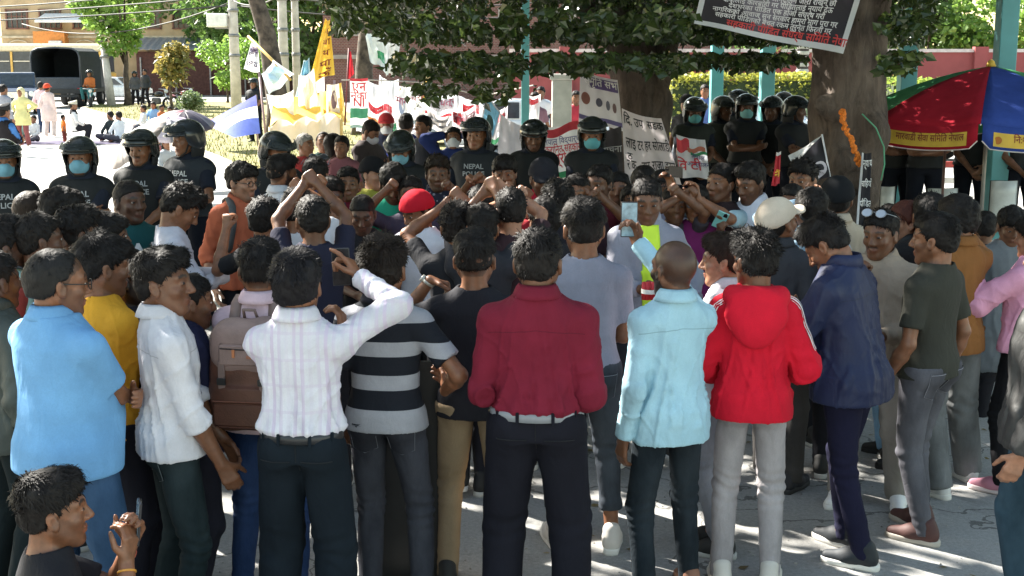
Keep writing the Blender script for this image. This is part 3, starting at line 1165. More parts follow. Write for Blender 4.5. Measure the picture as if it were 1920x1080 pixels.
        q = F.sub([np_.x - .15, np_.y - .15, np_.z], [np_.x + .15, np_.y + .2, nt_.z])
        if q:
            sl, (X, Y, Z) = q
            d = capd(X, Y, Z, (np_.x, np_.y, np_.z + .06), nt_, vn, vn + .01)
            F.d[sl] = smax(F.d[sl], -d, .01)
        v, qd = F.net()
        v = relax(v, qd, 1, .4)
        n = vnormals(v, qd)
        sd_ = seed * 7.3
        cz = v[:, 2] - dz
        w = vnoise(v * np.array([8, 8, 5.5]) + sd_)
        w2 = vnoise((v + 0.05 * np.stack([w, w, w], 1)) * np.array([15, 15, 10]) + sd_ + 9)
        rid = 1 - 2 * np.abs(w2)
        side = np.clip(np.abs(v[:, 0]) / .2, 0, 1)
        ang = np.arctan2(v[:, 0], v[:, 1])
        dg = np.where(v[:, 0] > 0, 1, -1) * (1.25 - cz)
        w3 = vnoise(np.stack([ang * 3.6 + dg * 3.2 + w * .35, cz * 1.3 + sd_, dg * .8], 1))
        w4 = vnoise(np.stack([ang * 2.2 - dg * 8 + w * .4, cz * 6.0 + sd_ + 5, dg * 1.5], 1))
        drape = np.maximum(0, 1 - 3.2 * np.abs(w3)) ** 1.3 * 1.1 + np.maximum(0, 1 - 4.0 * np.abs(w4)) ** 1.3 * .55 + np.maximum(0, rid) ** 2 * .35 - .35
        fold = amp * (w * .35 + drape) * (0.25 + .85 * np.clip((1.38 - cz) / .35, 0, 1) + .2 * side)
        # cloth gathers at bent elbows
        for sd in (1, -1):
            de = np.linalg.norm(v - np.array(E[sd], np.float32), axis=1)
            ax_ = (W[sd] - Sh[sd]).normalized()
            tt = (v - np.array(Sh[sd], np.float32)) @ np.array(ax_, np.float32)
            fold = fold + np.where(de < .15, .0038 * np.sin(tt * 105 + w * 3.5) * (1 - de / .15), 0) if slv != 'short' else 0
        if not tucked and z0 > .6:
            wv = np.clip((z0 + .14 - cz) / .14, 0, 1)
            fold = np.where(wv > 0, np.maximum(fold, 0), fold) * (1 - .7 * wv)
        if tucked:
            wv = np.clip((1.12 - cz) / .12, 0, 1) * np.clip((cz - .955) / .03, 0, 1)
            fold += wv * .016 + wv * .006 * np.sin(ang * 13 + w * 4)
            fold *= np.clip((cz - .962) / .03, 0, 1)
        v = v + n * np.maximum(fold, -.003)[:, None]
        if not tucked:
            c_ = v[qd].mean(1)
            dn = n[qd].mean(1)[:, 2]
            qd = qd[~((c_[:, 2] < z0 + dz + .02) & (dn < -.75))]
        me = mk_mesh(nm, v, qd)
        return link(nm, me, o, mat), v, qd
    nm = {'tee': 'tee_shirt', 'polo': 'polo_shirt', 'jacket': 'jacket', 'hoodie': 'hoodie', 'kurta': 'kurta', 'police': 'uniform_shirt', 'vest': 'tee_shirt'}.get(kind, 'shirt')
    mt = cloth(col, pat, c2, seam=(1.315 if kind in ('shirt', 'jacket') and res == 0 and pat is None else 0), rough=.6 if kind == 'jacket' else .88, gloss=.4 if kind == 'jacket' else .25)
    so, sv, sq = shirt(nm, ease, slv, mt, hz, 1.2 if kind in ('hoodie', 'jacket', 'kurta') else 1.05, {'tee': .0125, 'polo': .0145, 'shirt': .0145, 'jacket': .014, 'hoodie': .014}.get(kind, .010))
    R = dict(o=o, s=s, U=U, HM=HM, E=E, W=W, Sh=Sh, HD=HD, HN=HN, shirt=so, sv=sv, sq=sq, dz=dz, piv=piv, seed=seed, mt=mt)
    # collar
    if collar is None:
        collar = kind in ('polo', 'shirt', 'jacket', 'police')
    if collar and res < 3:
        m = MB()
        prof = [(.072, -.012), (.068, .018), (.067, .034), (.071, .040), (.080, .028), (.091, .004), (.097, -.012)]
        if kind == 'jacket':
            prof = [(.074, -.015), (.072, .03), (.073, .052), (.079, .054), (.087, .032), (.095, -.012)]
        n = 22
        gap = .34
        vs = []
        for r_, z_ in prof:
            for kx in range(n + 1):
                a = math.pi / 2 + gap + (2 * math.pi - 2 * gap) * kx / n
                fr = max(0, math.sin(a))
                p = U((0, -.022, 1.445))
                vs.append((p.x + r_ * math.cos(a), p.y + r_ * 1.03 * math.sin(a), p.z + z_ - .035 * fr - (.018 * fr if z_ < .02 else 0)))
        m.add(vs, [(j * (n + 1) + i, j * (n + 1) + i + 1, (j + 1) * (n + 1) + i + 1, (j + 1) * (n + 1) + i) for j in range(len(prof) - 1) for i in range(n)])
        cc = collar if isinstance(collar, tuple) else None
        m.build('collar', cloth(cc) if cc else mt, o, True, .004)
    # trousers
    fit, lc = legs[:2]
    rr = {'slim': (.090, .060, .047), 'reg': (.095, .072, .062), 'loose': (.10, .086, .078), 'wide': (.098, .088, .105), 'skirt': (.1, .1, .1)}[fit]
    end = legs[2] if len(legs) > 2 else .055
    lo2 = [-.26, -.24, -.0]
    hi2 = [.26, .26, 1.0 + dz]
    for sd in (1, -1):
        for p in (Kn[sd], An[sd]):
            lo2 = [min(lo2[0], p.x - .14), min(lo2[1], p.y - .14), 0]
            hi2 = [max(hi2[0], p.x + .14), max(hi2[1], p.y + .14), max(hi2[2], p.z + .12)]
    F = Field(lo2, hi2, hc)
    kind_, kind = kind, 'x'
    torso(F, -.006 if tucked else -.016, .86 if not sit else .84, .99, .03)
    kind = kind_
    for sd in (1, -1):
        F.cap(Hp[sd], Kn[sd], rr[0] * bd, rr[1] * 1.03, .025)
        F.ell(Hp[sd] + Vector((-sd * .005, -.03, .0)), (.085 * bd, .088 * bd, .105), .03)
        e = An[sd].copy()
        if not sit:
            t_ = (Kn[sd].z - end) / max(Kn[sd].z - An[sd].z, .01)
            e = Kn[sd].lerp(An[sd], t_)
        capcut(F, Kn[sd], e, rr[1], rr[2], .015)
        if end > .15:
            capcut(F, e + (Kn[sd] - e).normalized() * .04, e, rr[2] + .008, rr[2] + .008, .003)
    F.carve((-1, -1, -.1), (1, 1, 2), lambda x, y, z: z - ((.99 if tucked else min(.99, hz + .07)) + dz) + 0 * x + 0 * y) if not sit else None
    v, qd = F.net()
    v = relax(v, qd, 1, .4)
    n = vnormals(v, qd)
    w = vnoise(v * np.array([9, 9, 7]) + seed * 3.7)
    ph = v[:, 2] * (120 if fit == 'slim' else 80) + w * 4
    fold = .0035 * w
    for sd in (1, -1):
        kz = Kn[sd].z
        m_ = (v[:, 0] * sd > 0)
        kn = np.exp(-((v[:, 2] - kz) / .09) ** 2) + .55 * np.exp(-((v[:, 2] - end - .06) / .09) ** 2)
        kn += .35 * np.exp(-((v[:, 2] - .80) / .05) ** 2)
        fold += np.where(m_, kn * .0062 * np.sin(ph + sd + 4.5 * vnoise(v * np.array([7, 7, 3.5]) + seed * 1.7)) * (.55 + .6 * vnoise(v * 6 + seed * 2.3)), 0) if not sit else 0
    fold += .004 * (1 - 2 * np.abs(vnoise(v * np.array([14, 14, 6]) + seed)))
    v = v + n * fold[:, None]
    den = len(legs) > 3 and legs[3]
    tr_ = link('trousers', mk_mesh('trousers', v, qd), o, cloth(lc, denim=bool(den) or denim, fold=.4))
    if res == 0 and not sit and (tucked or hz >= .855):
        bv = BVHTree.FromPolygons(v.tolist(), qd.tolist())
        for sd in (1, -1):
            pk = MB()

            def pf_(u, w_):
                tap = 1 - .12 * w_
                x = sd * .088 * bd + (u - .5) * .125 * tap
                z = .905 - .125 * w_ - (.02 * (1 - abs(2 * u - 1)) * (1 if w_ > .9 else 0))
                h_ = bv.ray_cast(Vector((x, -.5, z)), Vector((0, 1, 0)))
                y = h_[0].y if h_[0] else -.1
                return (x, y - .005, z)
            pk.sheet(pf_, 6, 6)
            if den:
                po = pk.build('back_pocket', cloth(tuple(c_ * .92 for c_ in lc), denim=True, fold=.3), tr_, True)
                st_ = MB().tube([pf_(0, 0), pf_(0, .5), pf_(0, 1), pf_(.5, 1), pf_(1, 1), pf_(1, .5), pf_(1, 0)], .0016, 4)
                st_.tube([pf_(u_, .06) for u_ in np.linspace(0, 1, 7)], .0016, 4)
                st_.build('stitching', plain('stitch', tuple(min(1, c_ * 2.2 + .05) for c_ in lc), .8), po)
            else:
                MB().tube([pf_(u_, .22) for u_ in np.linspace(0, 1, 7)], .003, 4).build('pocket_slit', plain('slit', tuple(c_ * .4 for c_ in lc), .9), tr_)
        sm_ = MB().tube([tuple(Vector((0, (bv.ray_cast(Vector((sway, -.5, z_)), Vector((0, 1, 0)))[0] or Vector((0, -.1, 0))).y - .001, z_))) for z_ in np.linspace(.95, .82, 8)], .002, 4)
        sm_.build('seam', plain('slit', tuple(c_ * .5 for c_ in lc), .9), tr_)
    if belt:
        m = MB()
        a, b = .160 * bd + .012, .110 * bd ** 1.3 + .014
        vs = [((a + t) * math.cos(q) + sway, (b + t) * math.sin(q) - .003, z_) for t, z_ in ((.0, .948), (.006, .95), (.006, .982), (0, .985)) for q in np.linspace(0, 2 * math.pi, 33)[:-1]]
        m.add(vs, [(j * 32 + i, j * 32 + (i + 1) % 32, (j + 1) * 32 + (i + 1) % 32, (j + 1) * 32 + i) for j in range(3) for i in range(32)])
        m.build('belt', plain('belt', belt, .45), o, True)
        lpm = MB().box((0, 0, 0), (.012, .006, .05)).mesh('belt_loop')
        for q in (-2.5, -1.95, -1.2, -.6, .5, 1.2, 2.0, 2.7):
            link('belt_loop', lpm, o, cloth(lc, fold=.4), ((a + .008) * math.cos(q) + sway, (b + .008) * math.sin(q) - .003, .966), (0, 0, math.pi / 2 + math.atan2(b * math.sin(q), a * math.cos(q))))
    if res <= 1 and not sit and not noshoes:
        up, sl_, la = shoe_mesh('sneaker')
        for sd in (1, -1):
            a = link('shoe', up, o, plain('shoe', shoes[0], .7), (An[sd].x, An[sd].y, 0), (0, 0, -sd * .18))
            link('sole', sl_, a, plain('sole', shoes[1], .8))
            if res == 0:
                link('lace', la, a, plain('lace', tuple(min(1, c * 1.5 + .03) for c in shoes[0]), .8))
    elif res <= 2 and not noshoes:
        up, sl_, la = shoe_mesh('sneaker')
        for sd in (1, -1):
            link('shoe', up, o, plain('shoe', shoes[0], .7), (An[sd].x, An[sd].y - .0, 0), (0, 0, -sd * .18))
    # hair and head gear
    hl_, hr_, hs_ = HM.decompose()

    def worn(nm, me, mat, sub=None):
        w_ = link(nm, me, sub or o, mat)
        if sub is None:
            w_.matrix_local = HM
        return w_
    if hair and hair != 'shaved' and hat not in ('helmet', 'headscarf'):
        worn('hair', hair_mesh(hair if not hat else ('long' if hair == 'long' else 'crop'), seed % 4, hh if not hat else 60), hair_mat(hcol))
    if hat == 'helmet':
        hm = worn('helmet', gear('helmet'), plain('helmet', c2 if kind == 'police' and c2 else (.018, .022, .022), .22, var=.3, spec=.6))
        vs_ = worn('visor', gear('visor'), visor_mat(), hm)
        vs_.rotation_euler = (rng.uniform(-.22, .12), 0, 0)
        worn('neck_guard', gear('neck_guard'), plain('guard', (.015, .016, .018), .8), hm)
        ms = MB().tube([(.085, .02, -.02), (.07, .045, -.085), (.03, .085, -.118), (-.03, .085, -.118), (-.07, .045, -.085), (-.085, .02, -.02)], .006, 5)
        ms.build('chin_strap', plain('strap', (.012, .012, .012), .8), hm, True)
    elif hat:
        nm_, hcol_ = hat
        worn({'bandana': 'head_cloth', 'topi': 'topi_cap'}.get(nm_, nm_), gear(nm_), cloth(hcol_, fold=.2))
    if mask:
        worn('face_mask', gear('face_mask'), cloth(mask, fold=.15))
    if specs:
        worn('sunglasses' if specs != 'clear' else 'spectacles', spectacles(specs != 'clear', specs == 'up'), plain('frames', (.25, .27, .3) if specs == 'up' else (.02, .018, .016), .12 if specs != 'clear' else .3, .7 if specs == 'up' else .0))
    if kind == 'police':
        kind = 'x'
        F = Field([lo[0], lo[1], .90 + dz], hi, hc)
        torso(F, .030, .93, 1.40, .03)
        for sd in (1, -1):
            F.cap(U((sd * .075, -.02, 1.355)), U((sd * .15, -.015, 1.345)), .075, .066, .04)
            F.ell(Sh[sd] + Vector((sd * .012, 0, -.025)), (.073, .080, .075), .03)
        p = U((0, -.015, 1.40))
        F.carve((-.3, -.3, p.z - .1), (.3, .3, p.z + .2), lambda x, y, z: -capd(x, y, z, (p.x, p.y, p.z - .02), (p.x, p.y + .02, p.z + .2), .088, .10), .01)
        v, qd = F.net()
        n = vnormals(v, qd)
        v = v + n * (vnoise(v * 14 + seed) * .004)[:, None]
        vo = link('armour_vest', mk_mesh('armour_vest', v, qd), o, cloth((.016, .018, .02) if c2 is None else c2, rough=.75, gloss=.3, fold=.35))
        R['vest'] = vo
        if lettering:
            decal(lettering, .062, (0, .0, 1.27 + dz), (1, 0, 0), v, qd, vo, 'vest_lettering', letcol, font_gap=.08)
        kind = 'police'
    R['toworld'] = Matrix.Translation(loc) @ Matrix.Rotation(-math.radians(face), 4, 'Z') @ Matrix.Scale(s, 4)
    ALLP.append(R)
    return R


def visor_mat():
    if 'visor' in MATS:
        return MATS['visor']
    m, nt, b = _base('visor')
    b.inputs['Base Color'].default_value = (.10, .12, .13, 1)
    b.inputs['Roughness'].default_value = .1
    b.inputs['Transmission Weight'].default_value = .75
    b.inputs['IOR'].default_value = 1.25
    MATS['visor'] = m
    return m


_FONT = {}


def text_mesh(txt, size, align='CENTER', bold=0.0, gap=.2):
    cu = bpy.data.curves.new('lettering', 'FONT')
    cu.body = deva(txt)
    cu.size = size
    cu.align_x = align
    cu.offset = bold * size
    cu.space_line = 1.0 + gap
    cu.resolution_u = 2
    ob = bpy.data.objects.new('lettering', cu)
    me = bpy.data.meshes.new_from_object(ob)
    bpy.data.objects.remove(ob)
    v = np.array([t.co[:] for t in me.vertices], dtype=np.float32).reshape(-1, 3)
    f = [tuple(p.vertices) for p in me.polygons]
    bpy.data.meshes.remove(me)
    bpy.data.curves.remove(cu)
    return v, f


def deva(s):
    "put the short i sign before its consonant, as it is written"
    out = list(s)
    i = 0
    while i < len(out):
        if out[i] == 'ि' and i > 0:
            j = i - 1
            while j >= 2 and out[j - 1] == '्':
                j -= 2
            out.pop(i)
            out.insert(j, 'ि')
        i += 1
    return ''.join(out)


def decal(txt, size, c, xdir, v, q, parent, name, col, font_gap=.2, ydir=1, bold=.02):
    "lettering laid on the front (+y) or back (-y) of a garment"
    bv = BVHTree.FromPolygons([tuple(map(float, p)) for p in v], [tuple(map(int, a)) for a in q])
    tv, tf = text_mesh(txt, size, bold=bold, gap=font_gap)
    out = []
    for t in tv:
        o_ = Vector((c[0] - ydir * t[0], c[1] + ydir * .8, c[2] + t[1]))
        hit = bv.ray_cast(o_, Vector((0, -ydir, 0)))
        y = hit[0].y if hit[0] else c[1] + ydir * .13
        out.append((o_.x, y + ydir * .005, o_.z))
    m = MB()
    m.add(out, tf)
    return m.build(name, plain('print', col, .7, var=.05), parent)
# ------------------------------------------------------------------ ground
def ground_mat():
    m, nt, b = _base('asphalt')
    n1 = noise(nt, 0.35, 5, .6)
    n2 = noise(nt, 45, 4, .7)
    n3 = noise(nt, 300, 2, .6)
    c = mixc(nt, ramp(nt, n1, .35, .7), (.23, .228, .22), (.30, .295, .285))
    c = mixc(nt, ramp(nt, n2, .35, .75), c, (.38, .375, .36))
    c = mixc(nt, ramp(nt, n3, .55, .72), c, (.13, .13, .13))
    st = noise(nt, 1.6, 5, .7, dist=1.5)
    c = mixc(nt, mth(nt, 'MULTIPLY', ramp(nt, st, .56, .66), .45), c, (.15, .142, .135))
    vo = nd(nt, 'ShaderNodeTexVoronoi')
    vo.feature = 'DISTANCE_TO_EDGE'
    vo.inputs['Scale'].default_value = .55
    tc = nd(nt, 'ShaderNodeTexCoord')
    wp = nd(nt, 'ShaderNodeTexNoise')
    wp.inputs['Scale'].default_value = 2.2
    wp.inputs['Detail'].default_value = 5
    nt.links.new(tc.outputs['Object'], wp.inputs[0])
    va = nd(nt, 'ShaderNodeVectorMath', operation='MULTIPLY_ADD')
    va.inputs[1].default_value = (.9, .9, .9)
    nt.links.new(wp.outputs['Color'], va.inputs[0])
    nt.links.new(tc.outputs['Object'], va.inputs[2])
    nt.links.new(va.outputs[0], vo.inputs[0])
    crk = mth(nt, 'LESS_THAN', vo.outputs[0], .006)
    c = mixc(nt, mth(nt, 'MULTIPLY', crk, .7), c, (.05, .048, .045))
    sp = nd(nt, 'ShaderNodeTexVoronoi')
    sp.inputs['Scale'].default_value = 130
    nt.links.new(tc.outputs['Object'], sp.inputs[0])
    c = mixc(nt, mth(nt, 'MULTIPLY', mth(nt, 'LESS_THAN', sp.outputs[0], .22), .35), c, (.42, .41, .39))
    nt.links.new(c, b.inputs['Base Color'])
    b.inputs['Roughness'].default_value = .9
    bump(nt, b, n3, .5, .006)
    return m


g = MB()
N = 60
g.sheet(lambda u, v: ((u - .5) * 1000, -150 + v * 1000, 0), N, N)
tag(g.build('ground', ground_mat()), kind='structure')


def conc(name='concrete', c=(.42, .41, .38)):
    return plain(name, c, .85, var=.18, scale=3, bmp=.3, bscale=40)


# sunlit concrete forecourt of the road on the left
pale = MB()
pale.add([(-90, 12.5, .004), (-4.5, 12.5, .004), (-2.6, 14.5, .004), (-5.2, 27, .004), (-12, 44, .004), (-60, 150, .004), (-140, 150, .004)], [(0, 1, 2, 3, 4, 5, 6)])
tag(pale.build('road', plain('road', (.40, .39, .37), .9, var=.12, scale=.8, bmp=.2, bscale=50)), kind='structure')

# grass island with a pale stone kerb
isl = [(-6.4, 29.0), (-9.2, 36.0), (-14.2, 48.5), (-20.6, 62.0), (-22.0, 68), (-19.5, 73), (-14, 74), (-8, 60), (-2.5, 44), (-1.5, 31), (-3.4, 25.5), (-5.4, 26.2)]
gm = MB()
n = len(isl)
gm.add([(x, y, .11) for x, y in isl], [tuple(range(n))])
gmat, nt, b = _base('turf')
gc = mixc(nt, ramp(nt, noise(nt, 1.3, 5, .65), .35, .7), (.16, .17, .05), (.30, .24, .11))
nt.links.new(gc, b.inputs['Base Color'])
b.inputs['Roughness'].default_value = .95
bump(nt, b, noise(nt, 60, 3), .8, .03)
tag(gm.build('grass_bed', gmat), kind='structure')
kerb = empty('kerb', (-6.4, 29, 0))
tag(kerb, 'pale stone kerb of blocks edging the grass island beside the road', 'kerb')
kb = MB().box((0, 0, .075), (.96, .22, .17), bev=.02).mesh('kerb_stone')
km = conc('kerb', (.5, .46, .38))
cnt_ = 0
for i in (11, 0, 1, 2, 3, 10, 9):
    a, c_ = Vector((*isl[i], 0)), Vector((*isl[(i + 1) % n], 0))
    L = (c_ - a).length
    k = int(L)
    for j in range(k):
        p = a.lerp(c_, (j + .5) / k) - Vector((-6.4, 29, 0))
        link('kerb_stone', kb, kerb, km, p, (random.uniform(-.02, .02), 0, math.atan2(c_.y - a.y, c_.x - a.x)), (L / k, 1, random.uniform(.92, 1.08)))
# grass blades on the island
gv, gq = [], []
for i in range(9000):
    t = random.random() ** 1.6
    y = 27 + t * 40
    x = -4 - (y - 27) * .42 + random.uniform(-4, 5)
    inside = False
    j = n - 1
    for i2 in range(n):
        if (isl[i2][1] > y) != (isl[j][1] > y) and x < (isl[j][0] - isl[i2][0]) * (y - isl[i2][1]) / (isl[j][1] - isl[i2][1]) + isl[i2][0]:
            inside = not inside
        j = i2
    if not inside:
        continue
    a = random.uniform(0, 6.28)
    hgt, w = random.uniform(.05, .16), .012
    dx, dy = math.cos(a) * w, math.sin(a) * w
    bx, by = random.uniform(-.05, .05), random.uniform(-.05, .05)
    k = len(gv)
    gv += [(x - dx, y - dy, .1), (x + dx, y + dy, .1), (x + bx + dx * .2, y + by + dy * .2, .1 + hgt), (x + bx - dx * .2, y + by - dy * .2, .1 + hgt)]
    gq.append((k, k + 1, k + 2, k + 3))
tag(link('grass', mk_mesh('grass', gv, gq, plain('blade', (.14, .17, .04), .8, var=.4, scale=.6))), kind='stuff')


# ------------------------------------------------------------------ leaves and trees
def leaf_mat(c, c2, trans=.35, rough=.38):
    key = ('leaf', c, c2)
    if key in MATS:
        return MATS[key]
    m, nt, b = _base('leaf')
    gi = nd(nt, 'ShaderNodeNewGeometry')
    col = mixc(nt, gi.outputs['Random Per Island'], c, c2)
    nt.links.new(col, b.inputs['Base Color'])
    b.inputs['Roughness'].default_value = rough
    t = nd(nt, 'ShaderNodeBsdfTranslucent')
    nt.links.new(mixc(nt, .5, col, tuple(min(1, v * 2.2) for v in c2)), t.inputs[0])
    mx = nd(nt, 'ShaderNodeMixShader')
    mx.inputs[0].default_value = trans
    out = nt.nodes['Material Output']
    nt.links.new(b.outputs[0], mx.inputs[1])
    nt.links.new(t.outputs[0], mx.inputs[2])
    nt.links.new(mx.outputs[0], out.inputs[0])
    MATS[key] = m
    return m


def leaves(P, size, rng, droop=.6, wide=.36):
    "pointed leaves folded along the midrib, one at each point"
    P = np.asarray(P, np.float32)
    m = len(P)
    d = rng.normal(0, 1, (m, 3))
    d[:, 2] = d[:, 2] * .5 - droop
    d /= np.linalg.norm(d, axis=1, keepdims=True)
    r = rng.normal(0, 1, (m, 3))
    s = np.cross(d, r)
    s /= np.linalg.norm(s, axis=1, keepdims=True) + 1e-6
    nn = np.cross(s, d)
    L = size * rng.uniform(.65, 1.25, (m, 1))
    W = L * wide
    base = P
    mid = P + d * L * .45 - nn * L * .06
    tip = P + d * L - nn * L * .12
    l = P + d * L * .38 + s * W + nn * L * .05
    r_ = P + d * L * .38 - s * W + nn * L * .05
    v = np.concatenate([base, mid, tip, l, r_])
    i = np.arange(m)
    q = np.concatenate([np.stack([i, i + 3 * m, i + 2 * m, i + m], 1), np.stack([i, i + m, i + 2 * m, i + 4 * m], 1)])
    return v, q


def blob_points(cs, n, rng, hollow=.55):
    cs = np.array(cs, np.float32)
    w = cs[:, 3] ** 2
    k = rng.choice(len(cs), n, p=w / w.sum())
    d = rng.normal(0, 1, (n, 3))
    d /= np.linalg.norm(d, axis=1, keepdims=True)
    r = (hollow + (1 - hollow) * rng.random((n, 1)) ** .7) * cs[k, 3:4]
    p = cs[k, :3] + d * r * np.array([1, 1, .8])
    # sprays: pull into small tufts so gaps show
    t = np.round(p / .0001) * .0001
    keep = vnoise(p * 1.9 / max(.3, float(np.mean(cs[:, 3]))) + 3) > -.35
    return t[keep]


bark = plain('bark', (.085, .065, .05), .95, var=.45, scale=5, bmp=.9, bscale=16)


def tree(name, label, base, h, tr, crown, nleaf, lsize, lmat, lean=(0, 0), seed=1, group=None, limbs=5, trunk_mat=None, wide=.36):
    "tapered trunk with limbs, a crown of separate leaves; crown: list of (x,y,z,r) relative to base"
    rng = np.random.default_rng(seed)
    t = empty(name, base, 0, label, 'tree' if 'tree' in name else 'shrub', group)
    m = MB()
    pts, rs = [], []
    for k in range(7):
        u = k / 6
        pts.append((lean[0] * u * u + rng.normal(0, tr * .12), lean[1] * u * u + rng.normal(0, tr * .12), h * u - .05))
        rs.append(tr * (1.35 if k == 0 else 1 - .55 * u))
    m.tube(pts, rs, 12)
    top = Vector(pts[4])
    for k in range(limbs):
        c = crown[int(rng.integers(len(crown)))]
        e = Vector(c[:3])
        md = top.lerp(e, .5) + Vector((0, 0, .15 * (e - top).length))
        m.tube([top - Vector((0, 0, .1)), md, e], [tr * .45, tr * .28, tr * .1], 7)
    m.build('trunk', trunk_mat or bark, t, True)
    P = blob_points(crown, nleaf, rng)
    v, q = leaves(P, lsize, rng, wide=wide)
    c = link('crown', mk_mesh('crown', v, q, lmat, False), t)
    return t


green = leaf_mat((.045, .095, .02), (.10, .17, .04))
bright = leaf_mat((.09, .19, .03), (.19, .30, .06))
dark = leaf_mat((.012, .028, .007), (.05, .072, .018), .25, .2)
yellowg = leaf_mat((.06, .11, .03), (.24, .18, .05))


def rcrown(c, R, rz, n, rr, seed):
    r = random.Random(seed)
    o = []
    for _ in range(n):
        a, u, z = r.uniform(0, 6.28), r.random() ** .5, r.uniform(-1, 1)
        o.append((c[0] + R * u * math.cos(a) * math.sqrt(1 - z * z * .7), c[1] + R * u * math.sin(a) * math.sqrt(1 - z * z * .7), c[2] + rz * z, rr * r.uniform(.7, 1.25)))
    return o


tree('round_tree', 'bright green round headed street tree on the far end of the grass island', (-19.9, 67, .1), 3.2, .2, rcrown((0, 0, 5.0), 2.0, 1.7, 16, .95, 3), 5200, .30, bright, seed=3)
tree('croton_tree', 'small bushy tree with yellow and copper leaves left of the low bushes', (-15.7, 59.6, .1), 1.5, .09, rcrown((0, 0, 2.1), .75, .85, 10, .5, 4), 1500, .30, yellowg, seed=4, limbs=6, wide=.28)
tree('leafy_shrub', 'spreading light green shrub right of the copper leaved tree', (-15.6, 71, .1), 1.5, .07, rcrown((.3, 0, 2.3), 1.9, .95, 13, .62, 5), 2100, .26, bright, seed=5, limbs=8)
tree('round_shrub', 'low round grey green shrub on the grass below the copper leaved tree', (-13.6, 54.5, .1), .5, .04, rcrown((0, 0, .6), .35, .35, 6, .36, 6), 900, .16, leaf_mat((.06, .10, .04), (.12, .16, .07)), seed=6, limbs=3)
# dark leaning trunk and second trunk on the island, crowns above the picture
tree('leaning_tree', 'tall tree with a dark trunk leaning to the left behind the flag pole', (-6.75, 37.6, .1), 6.2, .36, rcrown((-1.0, 0, 8.3), 3.2, 1.3, 18, 1.2, 7), 3600, .32, green, lean=(-1.3, 0), seed=7)
tree('dark_tree', 'tall dark trunked tree behind the hanging white cloth and banners', (-4.55, 40.5, .1), 6.0, .34, rcrown((.2, 0, 8.4), 3.2, 1.3, 18, 1.2, 8), 3600, .32, green, lean=(.2, 0), seed=8)
bgt = [(-31, 106, 9, 3.6), (-24.5, 99, 9.5, 4.2), (-20.2, 94, 9.0, 3.8), (-16.2, 86, 9.0, 4.0), (-12.8, 82, 8.2, 3.6)]
bl = ['rounded green tree above the shed roof, furthest left of the row', 'tall green tree rising between the round street tree and the shed', 'broad green tree behind the grey transformer box', 'green tree behind the concrete lamp pole', 'green tree beyond the leaning trunk']
for i, (x, y, h, r) in enumerate(bgt):
    tree('background_tree', bl[i], (x, y, 0), h * .5, .3, rcrown((0, 0, h * .60), r, h * .34, 18, 1.6, 20 + i), 4200, .5, green, seed=20 + i, group='trees behind the street')
rt = [((12.4, 56, 0), 'feathery green tree beyond the red wall right of the big trunk'), ((17.2, 54, 0), 'spreading green tree behind the red wall between the teal pillars'),
      ((20.6, 52, 0), 'light green tree beyond the teal pillar at the far right'), ((24.5, 53, 0), 'light green tree furthest right beyond the umbrella')]
for i, (p, l) in enumerate(rt):
    tree('garden_tree', l, p, 2.6, .2, rcrown((0, 0, 3.7), 2.6, 1.6, 18, 1.0, 30 + i), 5200, .30, bright if i > 1 else green, seed=30 + i, group='trees beyond the red wall')

# the two big trees of the square: a leafy roof over the crowd
OUT = [(540, -80), (600, -30), (628, 0), (645, 70), (668, 50), (700, 40), (735, 70), (755, 130), (790, 168), (850, 160), (890, 150), (925, 185), (960, 145), (1040, 128), (1120, 142), (1150, 115), (1260, 138), (1290, 128), (1340, 112),
       (1400, 134), (1440, 112), (1500, 98), (1525, 20), (1632, 30), (1655, 140), (1690, 130), (1715, 60), (1738, 5), (1765, -60), (1830, -80)]
ox, oy = [a for a, _ in OUT], [b for _, b in OUT]


def shade_cloud(rng, n, fn):
    out = []
    while sum(map(len, out)) < n:
        p = fn(rng, 6000)
        c = vnoise(p * .8 + 11) * .7 + vnoise(p * 2.3) * .5
        out.append(p[c > SHADE_CUT])
    return np.concatenate(out)[:n]


SHADE_CUT = -.16
rngc = np.random.default_rng(5)


def low_pts(rng, n, x0, x1, y0, y1):
    X = rng.uniform(x0, x1, n)
    Y = rng.uniform(y0, y1, n)
    px = 960 + 2400 * X / Y
    lim = np.interp(px, ox, oy) + vnoise(np.stack([px * .03, Y * 2, X * 0], 1)) * 16
    zl = 2.42 - (lim - 112) / 2400 * Y
    Z = zl + rng.gamma(1.3, .42, n)
    ok = (px > 540) & (px < 1830) & (Z < 4.6) & ~((px > 1285) & (px < 1650) & (Y < 11.6) & (112 + 2400 * (2.42 - Z) / Y > -120))
    p = np.stack([X, Y, Z], 1)[ok]
    tuft = np.round(p / .34) * .34 + vnoise(np.round(p / .34) * 7.7)[:, None] * .1
    return p * .55 + tuft * .45


big_bark, nt, b = _base('big_bark')
nb = noise(nt, 7, 6, .7, stretch=(1.6, 1.6, .5), dist=.6)
nb2 = noise(nt, 2.2, 3)
cb = mixc(nt, ramp(nt, nb, .3, .7), (.04, .029, .023), (.155, .115, .09))
cb = mixc(nt, mth(nt, 'MULTIPLY', ramp(nt, nb2, .5, .7), .5), cb, (.20, .16, .13))
nt.links.new(cb, b.inputs['Base Color'])
b.inputs['Roughness'].default_value = .92
bump(nt, b, nb, 1.0, .05)


